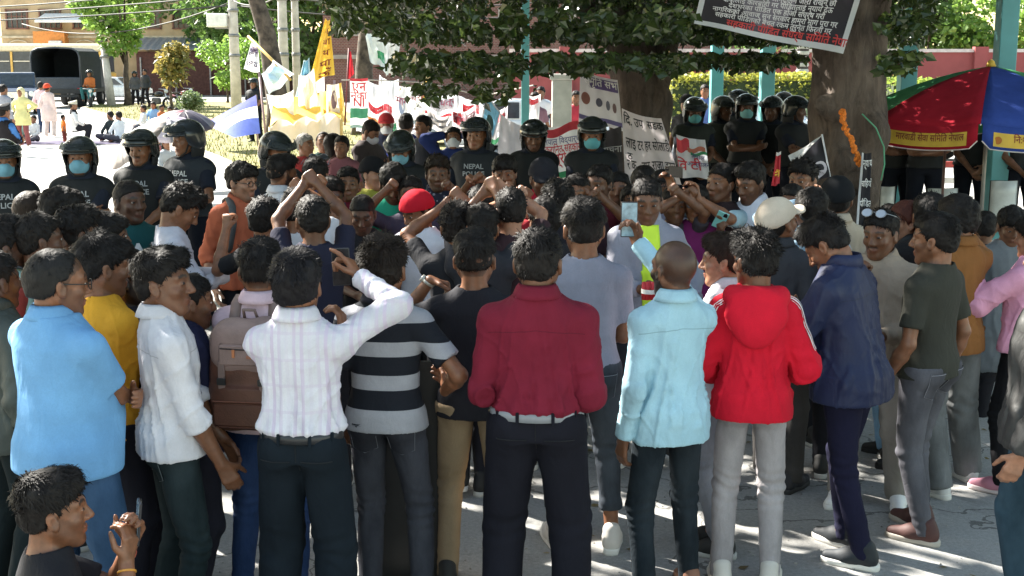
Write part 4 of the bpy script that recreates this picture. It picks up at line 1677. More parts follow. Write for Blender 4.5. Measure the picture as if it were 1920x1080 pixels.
def trunk_mesh(fn_r, pts, seed, h=.045, extra=None):
    P = [Vector(p) for p in pts]
    lo = [min(p[i] for p in P) - .9 for i in range(3)]
    hi = [max(p[i] for p in P) + .9 for i in range(3)]
    F = Field(lo, hi, h)
    for a, b_ in zip(range(len(P) - 1), range(1, len(P))):
        F.cap(P[a], P[b_], fn_r[a], fn_r[b_], .1)
    if extra:
        extra(F)
    v, q = F.net()
    n_ = vnormals(v, q)
    ang = np.arctan2(v[:, 1] - P[0].y, v[:, 0] - P[0].x)
    v = v + n_ * (vnoise(np.stack([np.cos(ang) * 2.2, np.sin(ang) * 2.2, v[:, 2] * .7], 1) + seed) * .05 + vnoise(v * 5 + seed) * .022 + vnoise(v * 11 + seed) * .012)[:, None]
    return v, q


def big_tree(name, label, base, pts, rs, n_low, xr, yr, seed, extra=None, branches=()):
    t = empty(name, base, 0, label, 'tree')
    v, q = trunk_mesh(rs, pts, seed, extra=extra)
    link('trunk', mk_mesh('trunk', v, q, big_bark), t)
    m = MB()
    for br, r in branches:
        k = len(br)
        m.tube(br, [r * (1 - .7 * i / (k - 1)) for i in range(k)], 9)
    m.build('limb', big_bark, t, True)
    rng = np.random.default_rng(seed)
    P = low_pts(rng, n_low, xr[0], xr[1], yr[0], yr[1]) - np.array(base)
    # the leaves that show largest are leaves of their own, the rest of the crown is one mass
    wy = P[:, 1] + base[1]
    own = np.argsort(wy + rng.random(len(P)) * 2.0 + (P[:, 2] + 0 > 3.3) * 20)[:300]
    msk = np.ones(len(P), bool)
    msk[own] = False
    v, q = leaves(P[msk], .088, rng)
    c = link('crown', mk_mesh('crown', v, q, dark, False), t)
    c['kind'] = 'stuff'
    lv, lq = leaves(np.zeros((6, 3)), .15, rng)
    vars_ = []
    for k in range(6):
        a, b2 = leaves(np.zeros((1, 3)), .095, rng)
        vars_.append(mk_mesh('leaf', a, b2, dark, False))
    for k, i in enumerate(own):
        o = bpy.data.objects.new('leaf', vars_[k % 6])
        COL.objects.link(o)
        o.parent = t
        o.location = P[i]
        o.rotation_euler = (random.uniform(-.3, .3), random.uniform(-.3, .3), random.uniform(0, 6.28))
    return t, rng


tA, ra = big_tree('shade_tree', 'dark forked tree behind the hand lettered white cloth banner', (1.55, 15.6, 0),
                  [(0, 0, -.1), (0, 0, .9), (.0, 0, 1.9), (-.18, 0, 2.7), (-.5, -.2, 4.2)], [.50, .36, .33, .24, .18], 40000, (-3.6, 3.6), (9.5, 16.5), 41,
                  branches=[([(.05, 0, 1.6), (.28, 0, 2.5), (.5, .2, 3.4), (1.0, .3, 4.6)], .2), ([(-.3, 0, 2.6), (-1.2, -1, 3.6), (-2.6, -2.5, 4.6), (-4.2, -4, 5.2)], .14), ([(-.2, 0, 3), (-.4, -2, 4.2), (-.6, -5, 5.2)], .12), ([(-.4, -.2, 4.2), (-1.2, 0, 5.6)], .15)])


def knots(F):
    k = .83
    for p, r, q, cut in (((-.36, -.30, 2.02), (.13, .10, .14), .08, False), ((-.37, -.42, 2.02), (.05, .06, .06), .03, True), ((-.05, -.42, 1.55), (.17, .12, .15), .1, False),
                         ((.1, -.40, 1.2), (.15, .12, .13), .1, False), ((.22, -.34, 1.75), (.14, .14, .2), .1, False), ((.02, -.44, 1.25), (.04, .05, .05), .03, True)):
        F.ell((p[0] * k, p[1] * k, p[2]), tuple(t * k for t in r), q, cut)


tB, rb = big_tree('shade_tree', 'massive knotted tree trunk hung with an orange garland beside the umbrella', (3.08, 11.9, 0),
                  [(0, 0, -.1), (.0, 0, .8), (.02, 0, 1.9), (-.02, 0, 3.0), (.1, 0, 4.6)], [.44, .335, .315, .32, .28], 20000, (2.2, 6.5), (10.0, 17.0), 42, extra=knots,
                  branches=[([(0, 0, 3.4), (1.2, -1, 4.6), (2.8, -3, 5.4)], .2), ([(0, 0, 3.6), (-.8, -2, 4.8), (-1.5, -5, 5.6)], .18)])
bpy.data.objects[tB.name]


def canopy(parent, base, n, box, size, seed):
    "upper crown above the picture, the roof of leaves that shades the square"
    rng = np.random.default_rng(seed)
    P = shade_cloud(rng, n, lambda r, k: np.stack([r.uniform(box[0], box[1], k), r.uniform(box[2], box[3], k), r.uniform(box[4], box[5], k)], 1)) - np.array(base)
    W_ = P + np.array(base)
    # gaps cut into the leaves so that sun reaches the circle of people
    d = np.minimum(((W_[:, 0] + 4.1) / 2.3) ** 2 + ((W_[:, 1] - 10.6) / 2.1) ** 2, ((W_[:, 0] + 6.6) / 1.8) ** 2 + ((W_[:, 1] - 8.2) / 1.3) ** 2)
    P = P[rng.random(len(P)) < np.clip(.18 + .82 * (d - .45) / .8, .18, 1)]
    v, q = leaves(P, size, rng, droop=.2, wide=.42)
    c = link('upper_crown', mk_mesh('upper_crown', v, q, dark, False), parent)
    c['kind'] = 'stuff'


CANOPY_N = (20000, 10500, 10500)
canopy(tA, (1.55, 15.6, 0), CANOPY_N[0], (-6.5, 3.0, 6.5, 23.0, 4.6, 6.6), .24, 51)
canopy(tB, (3.08, 11.9, 0), CANOPY_N[1], (2.0, 9.0, 6.0, 22.0, 4.6, 6.6), .24, 52)
tC = empty('shade_tree', (-9.5, 8.6, 0), 0, 'spreading tree added out of view left of the crowd to shade it', 'tree')  # unseen tree, added for the shade its canopy throws on the left
link('trunk', mk_mesh('trunk', *trunk_mesh([.45, .36, .3], [(0, 0, -.1), (0, 0, 2), (.3, .2, 5)], 3), big_bark), tC)
canopy(tC, (-9.5, 8.6, 0), CANOPY_N[2], (-11.5, -4.5, 6.0, 16.5, 4.6, 6.6), .24, 53)

# marigold garland and green cord on the trunk
gl = empty('garland', (2.93, 11.88, 0), 0, 'orange marigold garland hanging down the front of the big trunk', 'garland')
gpts = [(-.0, -.43, 1.98), (-.005, -.46, 1.90), (.03, -.52, 1.78), (.08, -.52, 1.68), (.13, -.51, 1.58), (.15, -.48, 1.50)]
fm = MB()
for k in range(5):
    a = k * 1.256
    fm.lathe([(.004, -.022), (.03, -.012), (.036, 0), (.028, .014), (.004, .02)], 7)
    break
fmesh = fm.mesh('flower', None, True)
om = plain('marigold', (.75, .20, .02), .8, var=.3, scale=30)
for k in range(48):
    u = k / 47 * (len(gpts) - 1)
    i = min(int(u), len(gpts) - 2)
    p = Vector(gpts[i]).lerp(Vector(gpts[i + 1]), u - i)
    link('flower', fmesh, gl, om, p + Vector((random.uniform(-.015, .015), -.01, 0)), (random.uniform(0, 3), random.uniform(0, 3), 0), random.uniform(.55, .8))
cd = MB().tube([(3.10, 11.43, 1.95), (3.22, 11.40, 1.83), (3.31, 11.44, 1.66), (3.33, 11.46, 1.5), (3.30, 11.44, 1.36)], .007, 5)
tag(cd.build('cord', plain('cord', (.10, .35, .2), .6), None, True), 'thin green cord tied round the big trunk beside the garland', 'cord')


# ------------------------------------------------------------------ far street
def win(parent, cx, cz, w, h, y, fm, pm, bars=2):
    f = MB()
    for dx, dz, ww, hh in ((0, h / 2, w + .16, .1), (0, -h / 2, w + .16, .1), (-w / 2, 0, .1, h), (w / 2, 0, .1, h)):
        f.box((cx + dx, y - .06, cz + dz), (ww, .14, hh))
    for k in range(bars):
        f.box((cx - w / 2 + w * (k + 1) / (bars + 1), y - .05, cz), (.05, .08, h))
    f.box((cx, y - .045, cz + h * .15), (w, .07, .05))
    o = f.build('window', fm, parent)
    MB().box((cx, y - .015, cz), (w, .02, h)).build('pane', pm, o)
    return o


glass = plain('glass', (.05, .06, .07), .08, var=.2)
wood = plain('window_wood', (.16, .07, .05), .7)
bd = empty('brick_building', (-28, 92, 0), 0, 'ochre two storey building with dark wooden windows behind the yellow bus', 'building')
MB().box((1.5, 4, 4.6), (19, 8, 9.2)).build('wall', plain('ochre_wall', (.44, .33, .20), .9, var=.15, scale=1.2, bmp=.2), bd)
MB().box((1.5, -.06, 4.02), (19.1, .2, .16)).build('string_course', conc('course', (.5, .42, .3)), bd)
MB().box((1.5, -.08, 7.3), (19.3, .35, .2)).build('cornice', conc('course', (.5, .42, .3)), bd)
for k in range(8):
    win(bd, -7.2 + 2.34 * k + .38, 5.25, 1.45, 1.3, 0, wood, glass, 3)
    ar = MB().tube([(-7.2 + 2.34 * k + .38 + .75 * math.cos(a), -.1, 3.35 + .45 * math.sin(a)) for a in np.linspace(0, math.pi, 9)], .05, 5)
    ar.build('arch', conc('course', (.5, .42, .3)), bd)
MB().box((-7.6, -1.2, 3.3), (3.2, 2.2, .15), M=Matrix.Translation((-3.2, -1.2, 5.3)) @ Matrix.Rotation(.25, 4, 'X')).build('awning', plain('awning', (.75, .75, .73), .6), bd)
MB().box((-4.4, -.4, 3.5), (2.2, .8, 1.8)).build('orange_kiosk', plain('orange_panel', (.65, .25, .06), .7), bd)
ac = MB().box((-3.9, -.95, 3.4), (.9, .3, .7), bev=.04).lathe([(.02, -.17), (.24, -.17), (.26, -.15)], 16, (-3.9, -.95, 3.4), 'Y')
ac.build('air_conditioner', plain('white_metal', (.7, .7, .68), .5), bd)

sh = empty('metal_shed', (-21.5, 90, 0), 0, 'low dark red shed under a grey metal roof beyond the shrubs', 'building')
MB().box((1, 2, 1.5), (11, 4, 3.0)).build('wall', plain('dark_red_wall', (.10, .045, .04), .9, var=.25), sh)
rf = MB()
rf.sheet(lambda u, v: (-5 + 12 * u, -.8 + 5 * v, 3.1 + 1.6 * v + .05 * (1 if int(u * 48) % 2 else 0)), 48, 2)
rf.build('roof', plain('zinc', (.30, .32, .34), .45, .5), sh, solid=.03)
for k in range(5):
    MB().box((-4.2 + 2.4 * k, -.05, 1.3), (.1, .14, 2.6)).build('post', plain('steel_post', (.3, .3, .32), .5, .4), sh)

bk = empty('brick_building', (-9, 76, 0), 0, 'long dark red brick building behind the flags and the forked tree', 'building')
brk, nt, b = _base('brick_wall')
bt = nd(nt, 'ShaderNodeTexBrick')
bt.inputs['Color1'].default_value = (.19, .075, .055, 1)
bt.inputs['Color2'].default_value = (.13, .05, .04, 1)
bt.inputs['Mortar'].default_value = (.25, .21, .18, 1)
bt.inputs['Scale'].default_value = 2.6
tc = nd(nt, 'ShaderNodeTexCoord')
mp = nd(nt, 'ShaderNodeMapping')
mp.inputs['Rotation'].default_value = (math.pi / 2, 0, 0)
nt.links.new(tc.outputs['Object'], mp.inputs[0])
nt.links.new(mp.outputs[0], bt.inputs[0])
nt.links.new(bt.outputs[0], b.inputs['Base Color'])
b.inputs['Roughness'].default_value = .9
MB().box((12, 4, 4), (28, 8, 8)).build('wall', brk, bk)
for k in range(9):
    win(bk, -.4 + 3.1 * k, 4.6, 1.3, 1.5, 0, plain('pale_frame', (.35, .3, .26), .7), glass, 1)
MB().box((12, -.1, 6.3), (28.3, .5, .3)).build('cornice', conc('course2', (.32, .27, .23)), bk)
MB().box((12, -.1, 2.6), (28.1, .3, .25)).build('string_course', conc('course2', (.32, .27, .23)), bk)

# red garden wall and hedge on the right
rw = empty('garden_wall', (15, 48, 0), 0, 'low red painted wall behind the clipped hedge on the right', 'wall')
redp = plain('red_paint', (.27, .06, .06), .8, var=.15, scale=1)
MB().box((2, 0, 1.35), (34, .4, 2.7)).build('panel', redp, rw)
MB().box((2, 0, 2.76), (34.2, .55, .12)).build('coping', plain('pale_coping', (.6, .5, .48), .8), rw)
for k in range(9):
    MB().box((-13 + 3.8 * k, -.22, 1.45), (.5, .3, 2.9)).build('pier', redp, rw)
for i, (x0, x1, Y, zt, lab, mt) in enumerate([(5.0, 10.4, 42, 1.95, 'clipped yellow green hedge seen between the forked tree and the big trunk', leaf_mat((.12, .16, .03), (.32, .31, .05))), (10.9, 20.5, 38, 1.9, 'clipped green hedge behind the market umbrella', leaf_mat((.11, .19, .03), (.25, .32, .06)))]):
    hg = empty('hedge', ((x0 + x1) / 2, Y, 0), 0, lab, 'hedge')
    w = (x1 - x0) / 2
    P = np.stack([rngc.uniform(-w, w, 7000), rngc.uniform(-.7, .7, 7000), zt * (1 - rngc.random(7000) ** 1.8)], 1)
    P = P * (1 + .05 * vnoise(P * 1.3))[:, None]
    hd = link('foliage', mk_mesh('foliage', *leaves(P, .14, rngc, .0), mt, False), hg)
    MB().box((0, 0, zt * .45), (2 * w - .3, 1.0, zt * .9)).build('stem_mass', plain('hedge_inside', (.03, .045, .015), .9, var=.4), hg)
# palm with painted spiral trunk
pm_ = empty('palm_tree', (9.95, 44.5, 0), 0, 'palm with a black and white banded trunk beyond the right hand officers', 'tree')
m = MB()
for k in range(15):
    m.lathe([(.20, k * .2), (.23, k * .2 + .05), (.20, k * .2 + .115)], 12)
m.build('trunk', plain('pale_bark', (.5, .48, .45), .8), pm_, True)
m = MB()
for k in range(15):
    m.lathe([(.20, k * .2 + .115), (.205, k * .2 + .16), (.20, k * .2 + .2)], 12)
m.build('trunk_ring', plain('dark_bark', (.06, .05, .05), .9), pm_, True)
for k in range(14):
    a = k * 2.4
    fr = MB()
    L = random.uniform(1.3, 1.8)
    cpts = [Vector((math.cos(a) * L * u, math.sin(a) * L * u, 3.0 + .9 * u - 1.6 * u * u)) for u in np.linspace(0, 1, 8)]
    sd_ = Vector((-math.sin(a), math.cos(a), 0))
    for i in range(1, 8):
        for sg in (-1, 1):
            p = cpts[i]
            e = p + sd_ * sg * .35 + Vector((math.cos(a) * .12, math.sin(a) * .12, -.2))
            fr.add([p, p + Vector((math.cos(a), math.sin(a), 0)) * .05, e], [(0, 1, 2)])
    fr.tube(cpts, .012, 4)
    fr.build('frond', green, pm_)


# ------------------------------------------------------------------ vehicles
def wheel(parent, c, r, w, axis='Y'):
    t = MB().lathe([(r * .55, -w / 2), (r * .92, -w / 2), (r, -w * .3), (r, w * .3), (r * .92, w / 2), (r * .55, w / 2)], 20, c, axis)
    o = t.build('wheel', plain('tyre', (.02, .02, .022), .9), parent, True)
    MB().lathe([(.01, -w * .35), (r * .3, -w * .4), (r * .56, -w * .3), (r * .56, w * .3), (r * .3, w * .4), (.01, w * .35)], 14, c, axis).build('rim', plain('rim', (.25, .25, .26), .4, .6), o, True)
    return o


def p_prof(parent, name, prof, x0, x1, mat, axis='X', inset=0.0, bev=0.0):
    "extrude a side outline (y,z) between x0 and x1"
    m = MB()
    n = len(prof)
    vs = [(x0, y, z) for y, z in prof] + [(x1, y, z) for y, z in prof]
    m.add(vs, [tuple(range(n)), tuple(range(2 * n - 1, n - 1, -1))] + [(i, i + n, (i + 1) % n + n, (i + 1) % n) for i in range(n)])
    o = m.build(name, mat, parent)
    if bev:
        md = o.modifiers.new('bevel', 'BEVEL')
        md.width = bev
        md.segments = 2
        md.limit_method = 'ANGLE'
    return o


# police troop truck seen from behind
navy = plain('navy_paint', (.035, .045, .06), .4, var=.15)
tk = empty('police_truck', (-23.2, 66, 0), .06, 'dark police truck with an open canvas back parked on the far road', 'truck')
MB().box((0, 2.6, .85), (2.35, 5.4, .25)).build('chassis', plain('chassis', (.03, .03, .03), .8), tk)
MB().box((0, .0, 1.25), (2.45, .08, .62), bev=.03).build('tailgate', navy, tk)
for k in range(3):
    MB().box((0, -.06, 1.06 + .18 * k), (2.3, .03, .05)).build('tailgate_rib', navy, tk)
cv = MB()
cw, ct = 1.22, 3.05
hoop = [(-cw, .95), (-cw, 2.55), (-cw * .93, 2.85), (-cw * .7, 3.0), (0, ct), (cw * .7, 3.0), (cw * .93, 2.85), (cw, 2.55), (cw, .95)]
nh = len(hoop)
cv.add([(x, .02 + j * 1.0, z + (.02 * math.sin(j * 3.1))) for j in range(5) for x, z in hoop], [(j * nh + i, j * nh + i + 1, (j + 1) * nh + i + 1, (j + 1) * nh + i) for j in range(4) for i in range(nh - 1)] + [tuple(4 * nh + i for i in range(nh))])
cv.build('canvas', cloth((.035, .042, .05), fold=.6), tk, solid=.04)
fr = MB().tube([(x, 0, z) for x, z in hoop], .05, 6)
fr.build('hoop', navy, tk, True)
for sx in (-1, 1):
    MB().box((sx * .8, 2, 1.35), (.4, 3.6, .1)).build('bench', plain('bench', (.08, .07, .06), .8), tk)
    MB().box((sx * 1.13, -.05, .95), (.16, .05, .12)).build('tail_light', plain('red_lens', (.5, .03, .03), .25), tk)
    wheel(tk, (sx * .95, .9, .48), .48, .4, 'X')
    wheel(tk, (sx * .95, 4.9, .48), .48, .3, 'X')
MB().box((0, -.08, .62), (2.2, .12, .14)).build('bumper', plain('chassis', (.03, .03, .03), .8), tk)
MB().box((0, 5.4, 1.7), (2.2, 1.7, 1.7), bev=.1).build('cab', navy, tk)

# jeep beside it, front three quarter
jp = empty('police_jeep', (-22.9, 60.0, 0), .35, 'dark blue police jeep with chrome front at the left end of the road', 'car')
p_prof(jp, 'body', [(-2.1, .55), (-2.1, 1.05), (-.85, 1.18), (-.55, 1.2), (2.1, 1.2), (2.1, .55)], -.85, .85, plain('blue_grey_paint', (.04, .06, .10), .3), bev=.07)
p_prof(jp, 'cabin', [(-.75, 1.2), (-.3, 1.85), (2.0, 1.85), (2.08, 1.2)], -.78, .78, plain('blue_grey_paint', (.04, .06, .10), .3), bev=.06)
MB().box((0, 0, 0), (1.4, .02, .62), M=Matrix.Translation((0, -.54, 1.52)) @ Matrix.Rotation(-.6, 4, 'X')).build('windscreen', glass, jp)
for sx in (-1, 1):
    MB().box((sx * .79, .35, 1.52), (.02, .9, .46)).build('side_window', glass, jp)
    MB().box((sx * .79, 1.4, 1.52), (.02, .8, .46)).build('side_window', glass, jp)
    MB().lathe([(.01, -.03), (.12, -.03), (.13, .02)], 14, (sx * .6, -2.12, .92), 'Y').build('headlight', plain('lens', (.75, .75, .72), .1), jp, True)
    wheel(jp, (sx * .75, -1.35, .38), .38, .26, 'X')
    wheel(jp, (sx * .75, 1.35, .38), .38, .26, 'X')
    MB().box((sx * .98, -.45, 1.35), (.16, .08, .2), bev=.02).build('mirror', plain('black_plastic', (.02, .02, .02), .5), jp)
MB().box((0, -2.12, .88), (.85, .04, .26)).build('grille', plain('chrome', (.6, .6, .6), .15, .9), jp)
MB().box((0, -2.2, .55), (1.75, .2, .2), bev=.04).build('bumper', plain('grey_plastic', (.2, .2, .2), .5), jp)

# yellow bus crossing behind
bs = empty('bus', (-30.0, 78, 0), 0, 'long cream and yellow bus passing behind the police truck', 'bus')
yel = plain('bus_yellow', (.72, .42, .09), .4)
MB().box((0, 1.2, 1.05), (11, 2.4, 1.3), bev=.1).build('lower_body', yel, bs)
MB().box((0, 1.2, 3.15), (11, 2.4, .5), bev=.12).build('roof', plain('bus_cream', (.72, .62, .42), .5), bs)
MB().box((0, 1.2, 2.3), (10.8, 2.3, 1.24)).build('window_band', plain('bus_glass', (.07, .08, .09), .08), bs)
for k in range(9):
    MB().box((-5.35 + 1.33 * k, .02, 2.3), (.12, .1, 1.24)).build('window_post', yel, bs)
for k in range(8):
    MB().box((-4.7 + 1.33 * k, .0, 2.35), (1.1, .02, .05)).build('window_rail', plain('chrome', (.6, .6, .6), .15, .9), bs)
MB().box((0, -.02, 1.45), (10.8, .03, .14)).build('stripe', plain('bus_stripe', (.12, .05, .03), .5), bs)
for x in (-3.6, 3.4):
    wheel(bs, (x, .12, .5), .5, .3, 'Y')


def car(x, y, rz, col, label, s=1.0):
    c = empty('parked_car', (x, y, 0), rz, label, 'car', 'cars parked on the far side')
    mt = plain('car_paint', col, .25)
    p_prof(c, 'body', [(-2.0, .3), (-2.05, .62), (-1.9, .82), (-1.0, .92), (1.3, .95), (1.95, .86), (2.0, .3)], -.8, .8, mt, bev=.09)
    p_prof(c, 'cabin', [(-1.0, .9), (-.35, 1.42), (.9, 1.45), (1.6, .92)], -.7, .7, mt, bev=.09)
    MB().box((0, 0, 0), (1.2, .02, .62), M=Matrix.Translation((0, -.72, 1.17)) @ Matrix.Rotation(-.88, 4, 'X')).build('windscreen', glass, c)
    MB().box((0, 0, 0), (1.2, .02, .62), M=Matrix.Translation((0, 1.32, 1.2)) @ Matrix.Rotation(.92, 4, 'X')).build('rear_window', glass, c)
    for sx in (-1, 1):
        p_prof(c, 'side_window', [(-.75, .98), (-.28, 1.35), (.25, 1.38), (.25, .98)], sx * .705 - .006, sx * .705 + .006, glass)
        p_prof(c, 'side_window', [(.32, .98), (.32, 1.38), (.88, 1.38), (1.25, .98)], sx * .705 - .006, sx * .705 + .006, glass)
        for yy in (-1.25, 1.25):
            wheel(c, (sx * .72, yy, .3), .3, .2, 'X')
        MB().box((sx * .58, -1.98, .68), (.3, .08, .14), bev=.02).build('headlight', plain('lens', (.75, .75, .72), .1), c)
        MB().box((sx * .6, 2.0, .7), (.3, .06, .16)).build('tail_light', plain('red_lens', (.5, .03, .03), .25), c)
    return c


car(-23.6, 77, 1.45, (.72, .74, .75), 'white car half hidden behind the street lamp left of the round tree')
car(6.9, 34, 1.2, (.6, .66, .70), 'silver white car beyond the helmets right of the forked tree')
car(9.6, 31, 1.7, (.75, .76, .78), 'white car behind the officers just left of the big trunk')
car(12.6, 30, 1.4, (.68, .74, .8), 'pale blue car showing between the big trunk and the umbrella')
car(.55, 33, 1.5, (.78, .78, .78), 'white car beyond the teal post left of the round picture banner')
car(-1.8, 36, 1.5, (.5, .55, .62), 'grey blue car behind the middle banners')


def motorbike(x, y, rz, col, label):
    c = empty('motorbike', (x, y, 0), rz, label, 'motorbike', 'motorbikes by the grass island')
    for yy in (-.65, .65):
        t = MB().lathe([(.2, -.05), (.28, -.06), (.31, 0), (.28, .06), (.2, .05)], 18, (0, yy, .31), 'X')
        w = t.build('wheel', plain('tyre', (.02, .02, .022), .9), c, True)
        sp = MB()
        for k in range(5):
            a = k * math.pi / 5
            sp.tube([(0, yy + .25 * math.cos(a), .31 + .25 * math.sin(a)), (0, yy - .25 * math.cos(a), .31 - .25 * math.sin(a))], .012, 4)
        sp.build('spokes', plain('chrome', (.6, .6, .6), .15, .9), w)
    F = MB().box((0, 0, .42), (.24, .45, .32), bev=.05)
    F.build('engine', plain('engine', (.12, .12, .13), .4, .6), c)
    MB().lathe([(.02, -.28), (.12, -.2), (.15, 0), (.11, .2), (.03, .26)], 12, (0, -.15, .75), 'Y').build('fuel_tank', plain('tank', col, .25), c, True)
    MB().box((0, .42, .76), (.24, .62, .1), bev=.03).build('seat', plain('black_plastic', (.02, .02, .02), .5), c)
    MB().tube([(-.34, -.42, 1.02), (-.12, -.5, 1.0), (.12, -.5, 1.0), (.34, -.42, 1.02)], .018, 6).tube([(0, -.5, 1.0), (0, -.65, .31)], .03, 6).build('handlebar', plain('chrome', (.6, .6, .6), .15, .9), c, True)
    MB().lathe([(.01, -.05), (.09, -.05), (.08, .06)], 12, (0, -.6, .9), 'Y').build('headlight', plain('lens', (.75, .75, .72), .1), c, True)
    MB().box((0, .72, .62), (.16, .36, .04), M=Matrix.Translation((0, .72, .64)) @ Matrix.Rotation(.3, 4, 'X')).build('mudguard', plain('tank', col, .25), c)
    return c


motorbike(-21.2, 65, .35, (.05, .25, .28), 'teal motorbike ridden towards the camera beside the street lamp')
motorbike(-17.6, 64, 1.2, (.02, .02, .02), 'black motorbike parked just right of the round tree trunk')
motorbike(-16.8, 66, 1.0, (.25, .03, .03), 'dark red motorbike parked behind the copper leaved tree')

# ------------------------------------------------------------------ poles, wires
cpole = conc('pole_concrete', (.52, .49, .46))


def pole(name, x, y, r, h, label, cat='pole', group=None):
    t = empty(name, (x, y, 0), 0, label, cat, group)
    MB().tube([(0, 0, 0), (0, 0, h * .5), (0, 0, h)], [r * 1.2, r, r * .8], 12).build('shaft', cpole, t, True)
    for z in (2.6, 3.4, 4.4):
        MB().lathe([(r * 1.12, z - .06), (r * 1.22, z - .05), (r * 1.22, z + .05), (r * 1.12, z + .06)], 12).build('band', plain('steel_band', (.22, .22, .22), .5, .7), t, True)
    return t


pA = pole('utility_pole', -11.3, 53, .19, 8, 'concrete utility pole carrying a white box left of the leaning trunk', group='concrete utility poles')
bx = MB().box((-.62, -.1, 4.0), (.8, .4, .55), bev=.04)
bx.build('junction_box', plain('white_metal', (.7, .7, .68), .5), pA)
MB().box((-.3, 0, 3.7), (.9, .08, .08)).build('bracket', plain('steel_band', (.22, .22, .22), .5, .7), pA)
pole('utility_pole', -7.55, 43, .15, 8, 'left of the two close concrete poles right of the leaning trunk', group='concrete utility poles')
pole('utility_pole', -7.2, 43.4, .12, 8, 'thinner right one of the two close concrete poles', group='concrete utility poles')
lp = pole('street_lamp', -20.6, 66.5, .2, 3.1, 'leaning pale stump of a street post beside the round tree', 'post')
lp.rotation_euler = (0, -.08, 0)
wires = [((-60, 84, 6.3), (-11.3, 53, 5.0), 1.0), ((-60, 84, 5.9), (-11.3, 53, 4.6), .9), ((-60, 86, 7.0), (-11.3, 53, 5.4), 1.2), ((-30, 80, 4.6), (-11.3, 53, 4.75), .9), ((-11.3, 53, 4.8), (-7.5, 43, 4.6), .3), ((-11.3, 53, 5.2), (8, 50, 5.6), .9), ((-11.3, 53, 4.6), (8, 52, 4.9), .7)]
wl = ['black cable sagging across the street, %s' % t for t in ('second highest on the left', 'lowest long one on the left', 'highest on the left', 'crossing in front of the ochre windows', 'between the concrete poles', 'running right to the brick building', 'running low to the right')]
for (a, c_, sg), l in zip(wires, wl):
    a, c_ = Vector(a), Vector(c_)
    pts = [a.lerp(c_, u) - Vector((0, 0, sg * 4 * u * (1 - u))) for u in np.linspace(0, 1, 15)]
    tag(MB().tube(pts, .03, 4).build('overhead_cable', plain('cable', (.03, .03, .03), .7), None, True), l, 'cable', 'overhead cables')

# ------------------------------------------------------------------ teal shelter
teal = plain('teal_paint', (.10, .34, .36), .55, var=.12, scale=2)
st = empty('shelter', (6.5, 18, 0), 0, 'open shelter on square teal posts behind the officers and umbrella', 'shelter')
for px, Y, w in ((985, 21, .13), (1345, 21.5, .2), (1440, 20.5, .21), (1703, 16.3, .2), (1884, 14.6, .2)):
    p = at(px, 100, Y)
    MB().box((p.x - 6.5, Y - 18, 2.1), (w, w, 4.2), bev=.012).build('pillar', teal, st)
    MB().box((p.x - 6.5, Y - 18, .08), (w + .14, w + .14, .16)).build('plinth', conc(), st)
MB().box((2.6, 1.0, 4.28), (9.5, 9, .14)).build('roof', plain('zinc', (.30, .32, .34), .45, .5), st)  # slab above the view, added to shade the right of the crowd
cb_ = empty('concrete_post', (at(1053, 190, 22).x, 22, 0), 0, 'broad grey concrete post behind the red and white banner', 'post')
MB().box((0, 0, 1.05), (.33, .33, 2.1), bev=.02).build('shaft', conc(), cb_)
MB().box((0, 0, 2.14), (.42, .42, .1), bev=.02).build('cap', conc(), cb_)
rl = empty('railing', (9, 20.2, 0), 0, 'red and white metal railing behind the umbrella poles', 'railing')
for k, z in enumerate((.55, .8, 1.05, 1.3)):
    MB().box((0, 0, z), (5.5, .05, .09)).build('rail', plain('rail_red', (.5, .06, .05), .5) if k % 2 else plain('rail_white', (.75, .72, .7), .5), rl)
for k in range(6):
    MB().box((-2.6 + 1.04 * k, .06, .72), (.07, .07, 1.44)).build('upright', plain('rail_white', (.75, .72, .7), .5), rl)
pf = MB().box((5.5, 17.6, .05), (11.0, 4.4, .11), bev=.02)
tag(pf.build('pavement', conc('pavement', (.3, .29, .27))), kind='structure')

# ------------------------------------------------------------------ signboard in the crowd
sb = empty('signboard', (0, 0, 0), 0, 'black metal signboard seen from behind on two flat grey posts beside the striped polo shirt', 'sign')
pL, pR = at_z(684, 900, .62), at_z(851, 900, .62)
Ys = 5.72
xL, xR = at(684, 900, Ys).x, at(851, 900, Ys).x
sb.location = ((xL + xR) / 2, Ys, 0)
w = xR - xL
gp = plain('grey_steel', (.20, .185, .17), .5, .3, var=.3, scale=9, bmp=.2)
for sx in (-1, 1):
    MB().box((sx * w / 2, 0, .54), (.062 if sx < 0 else .034, .045, 1.08), bev=.006).build('post', gp, sb)
MB().box((0, .012, .52), (w - .05, .012, 1.02)).build('panel', plain('black_panel', (.008, .009, .011), .45, var=.3), sb)
MB().box((0, .0, 1.045), (w - .04, .03, .03)).build('rail', plain('black_panel', (.008, .009, .011), .45, var=.3), sb)
for z in (.2, .62, .98):
    MB().lathe([(.001, -.004), (.008, -.003), (.01, .0)], 8, (w / 2, -.024, z), 'Y').build('bolt', plain('chrome', (.6, .6, .6), .15, .9), sb)

# ------------------------------------------------------------------ market umbrella
ub = empty('market_umbrella', (at(1853, 200, 12.75).x, 12.75, 0), 0, 'large red green and blue market umbrella with yellow lettered edge at the right', 'umbrella')
ucol = {'r': cloth((.36, .015, .03), fold=.25), 'g': cloth((.05, .22, .09), fold=.25), 'b': cloth((.035, .07, .30), fold=.25)}
R_, zA, zR = 1.36, 2.36, 1.86
a0 = math.radians(-112.5)
order = ['b', 'g', 'r', 'b', 'g', 'g', 'g', 'r']   # going counter clockwise from the rib that faces us
order = ['b', 'g', 'r', 'b', 'g', 'r', 'g', 'r']


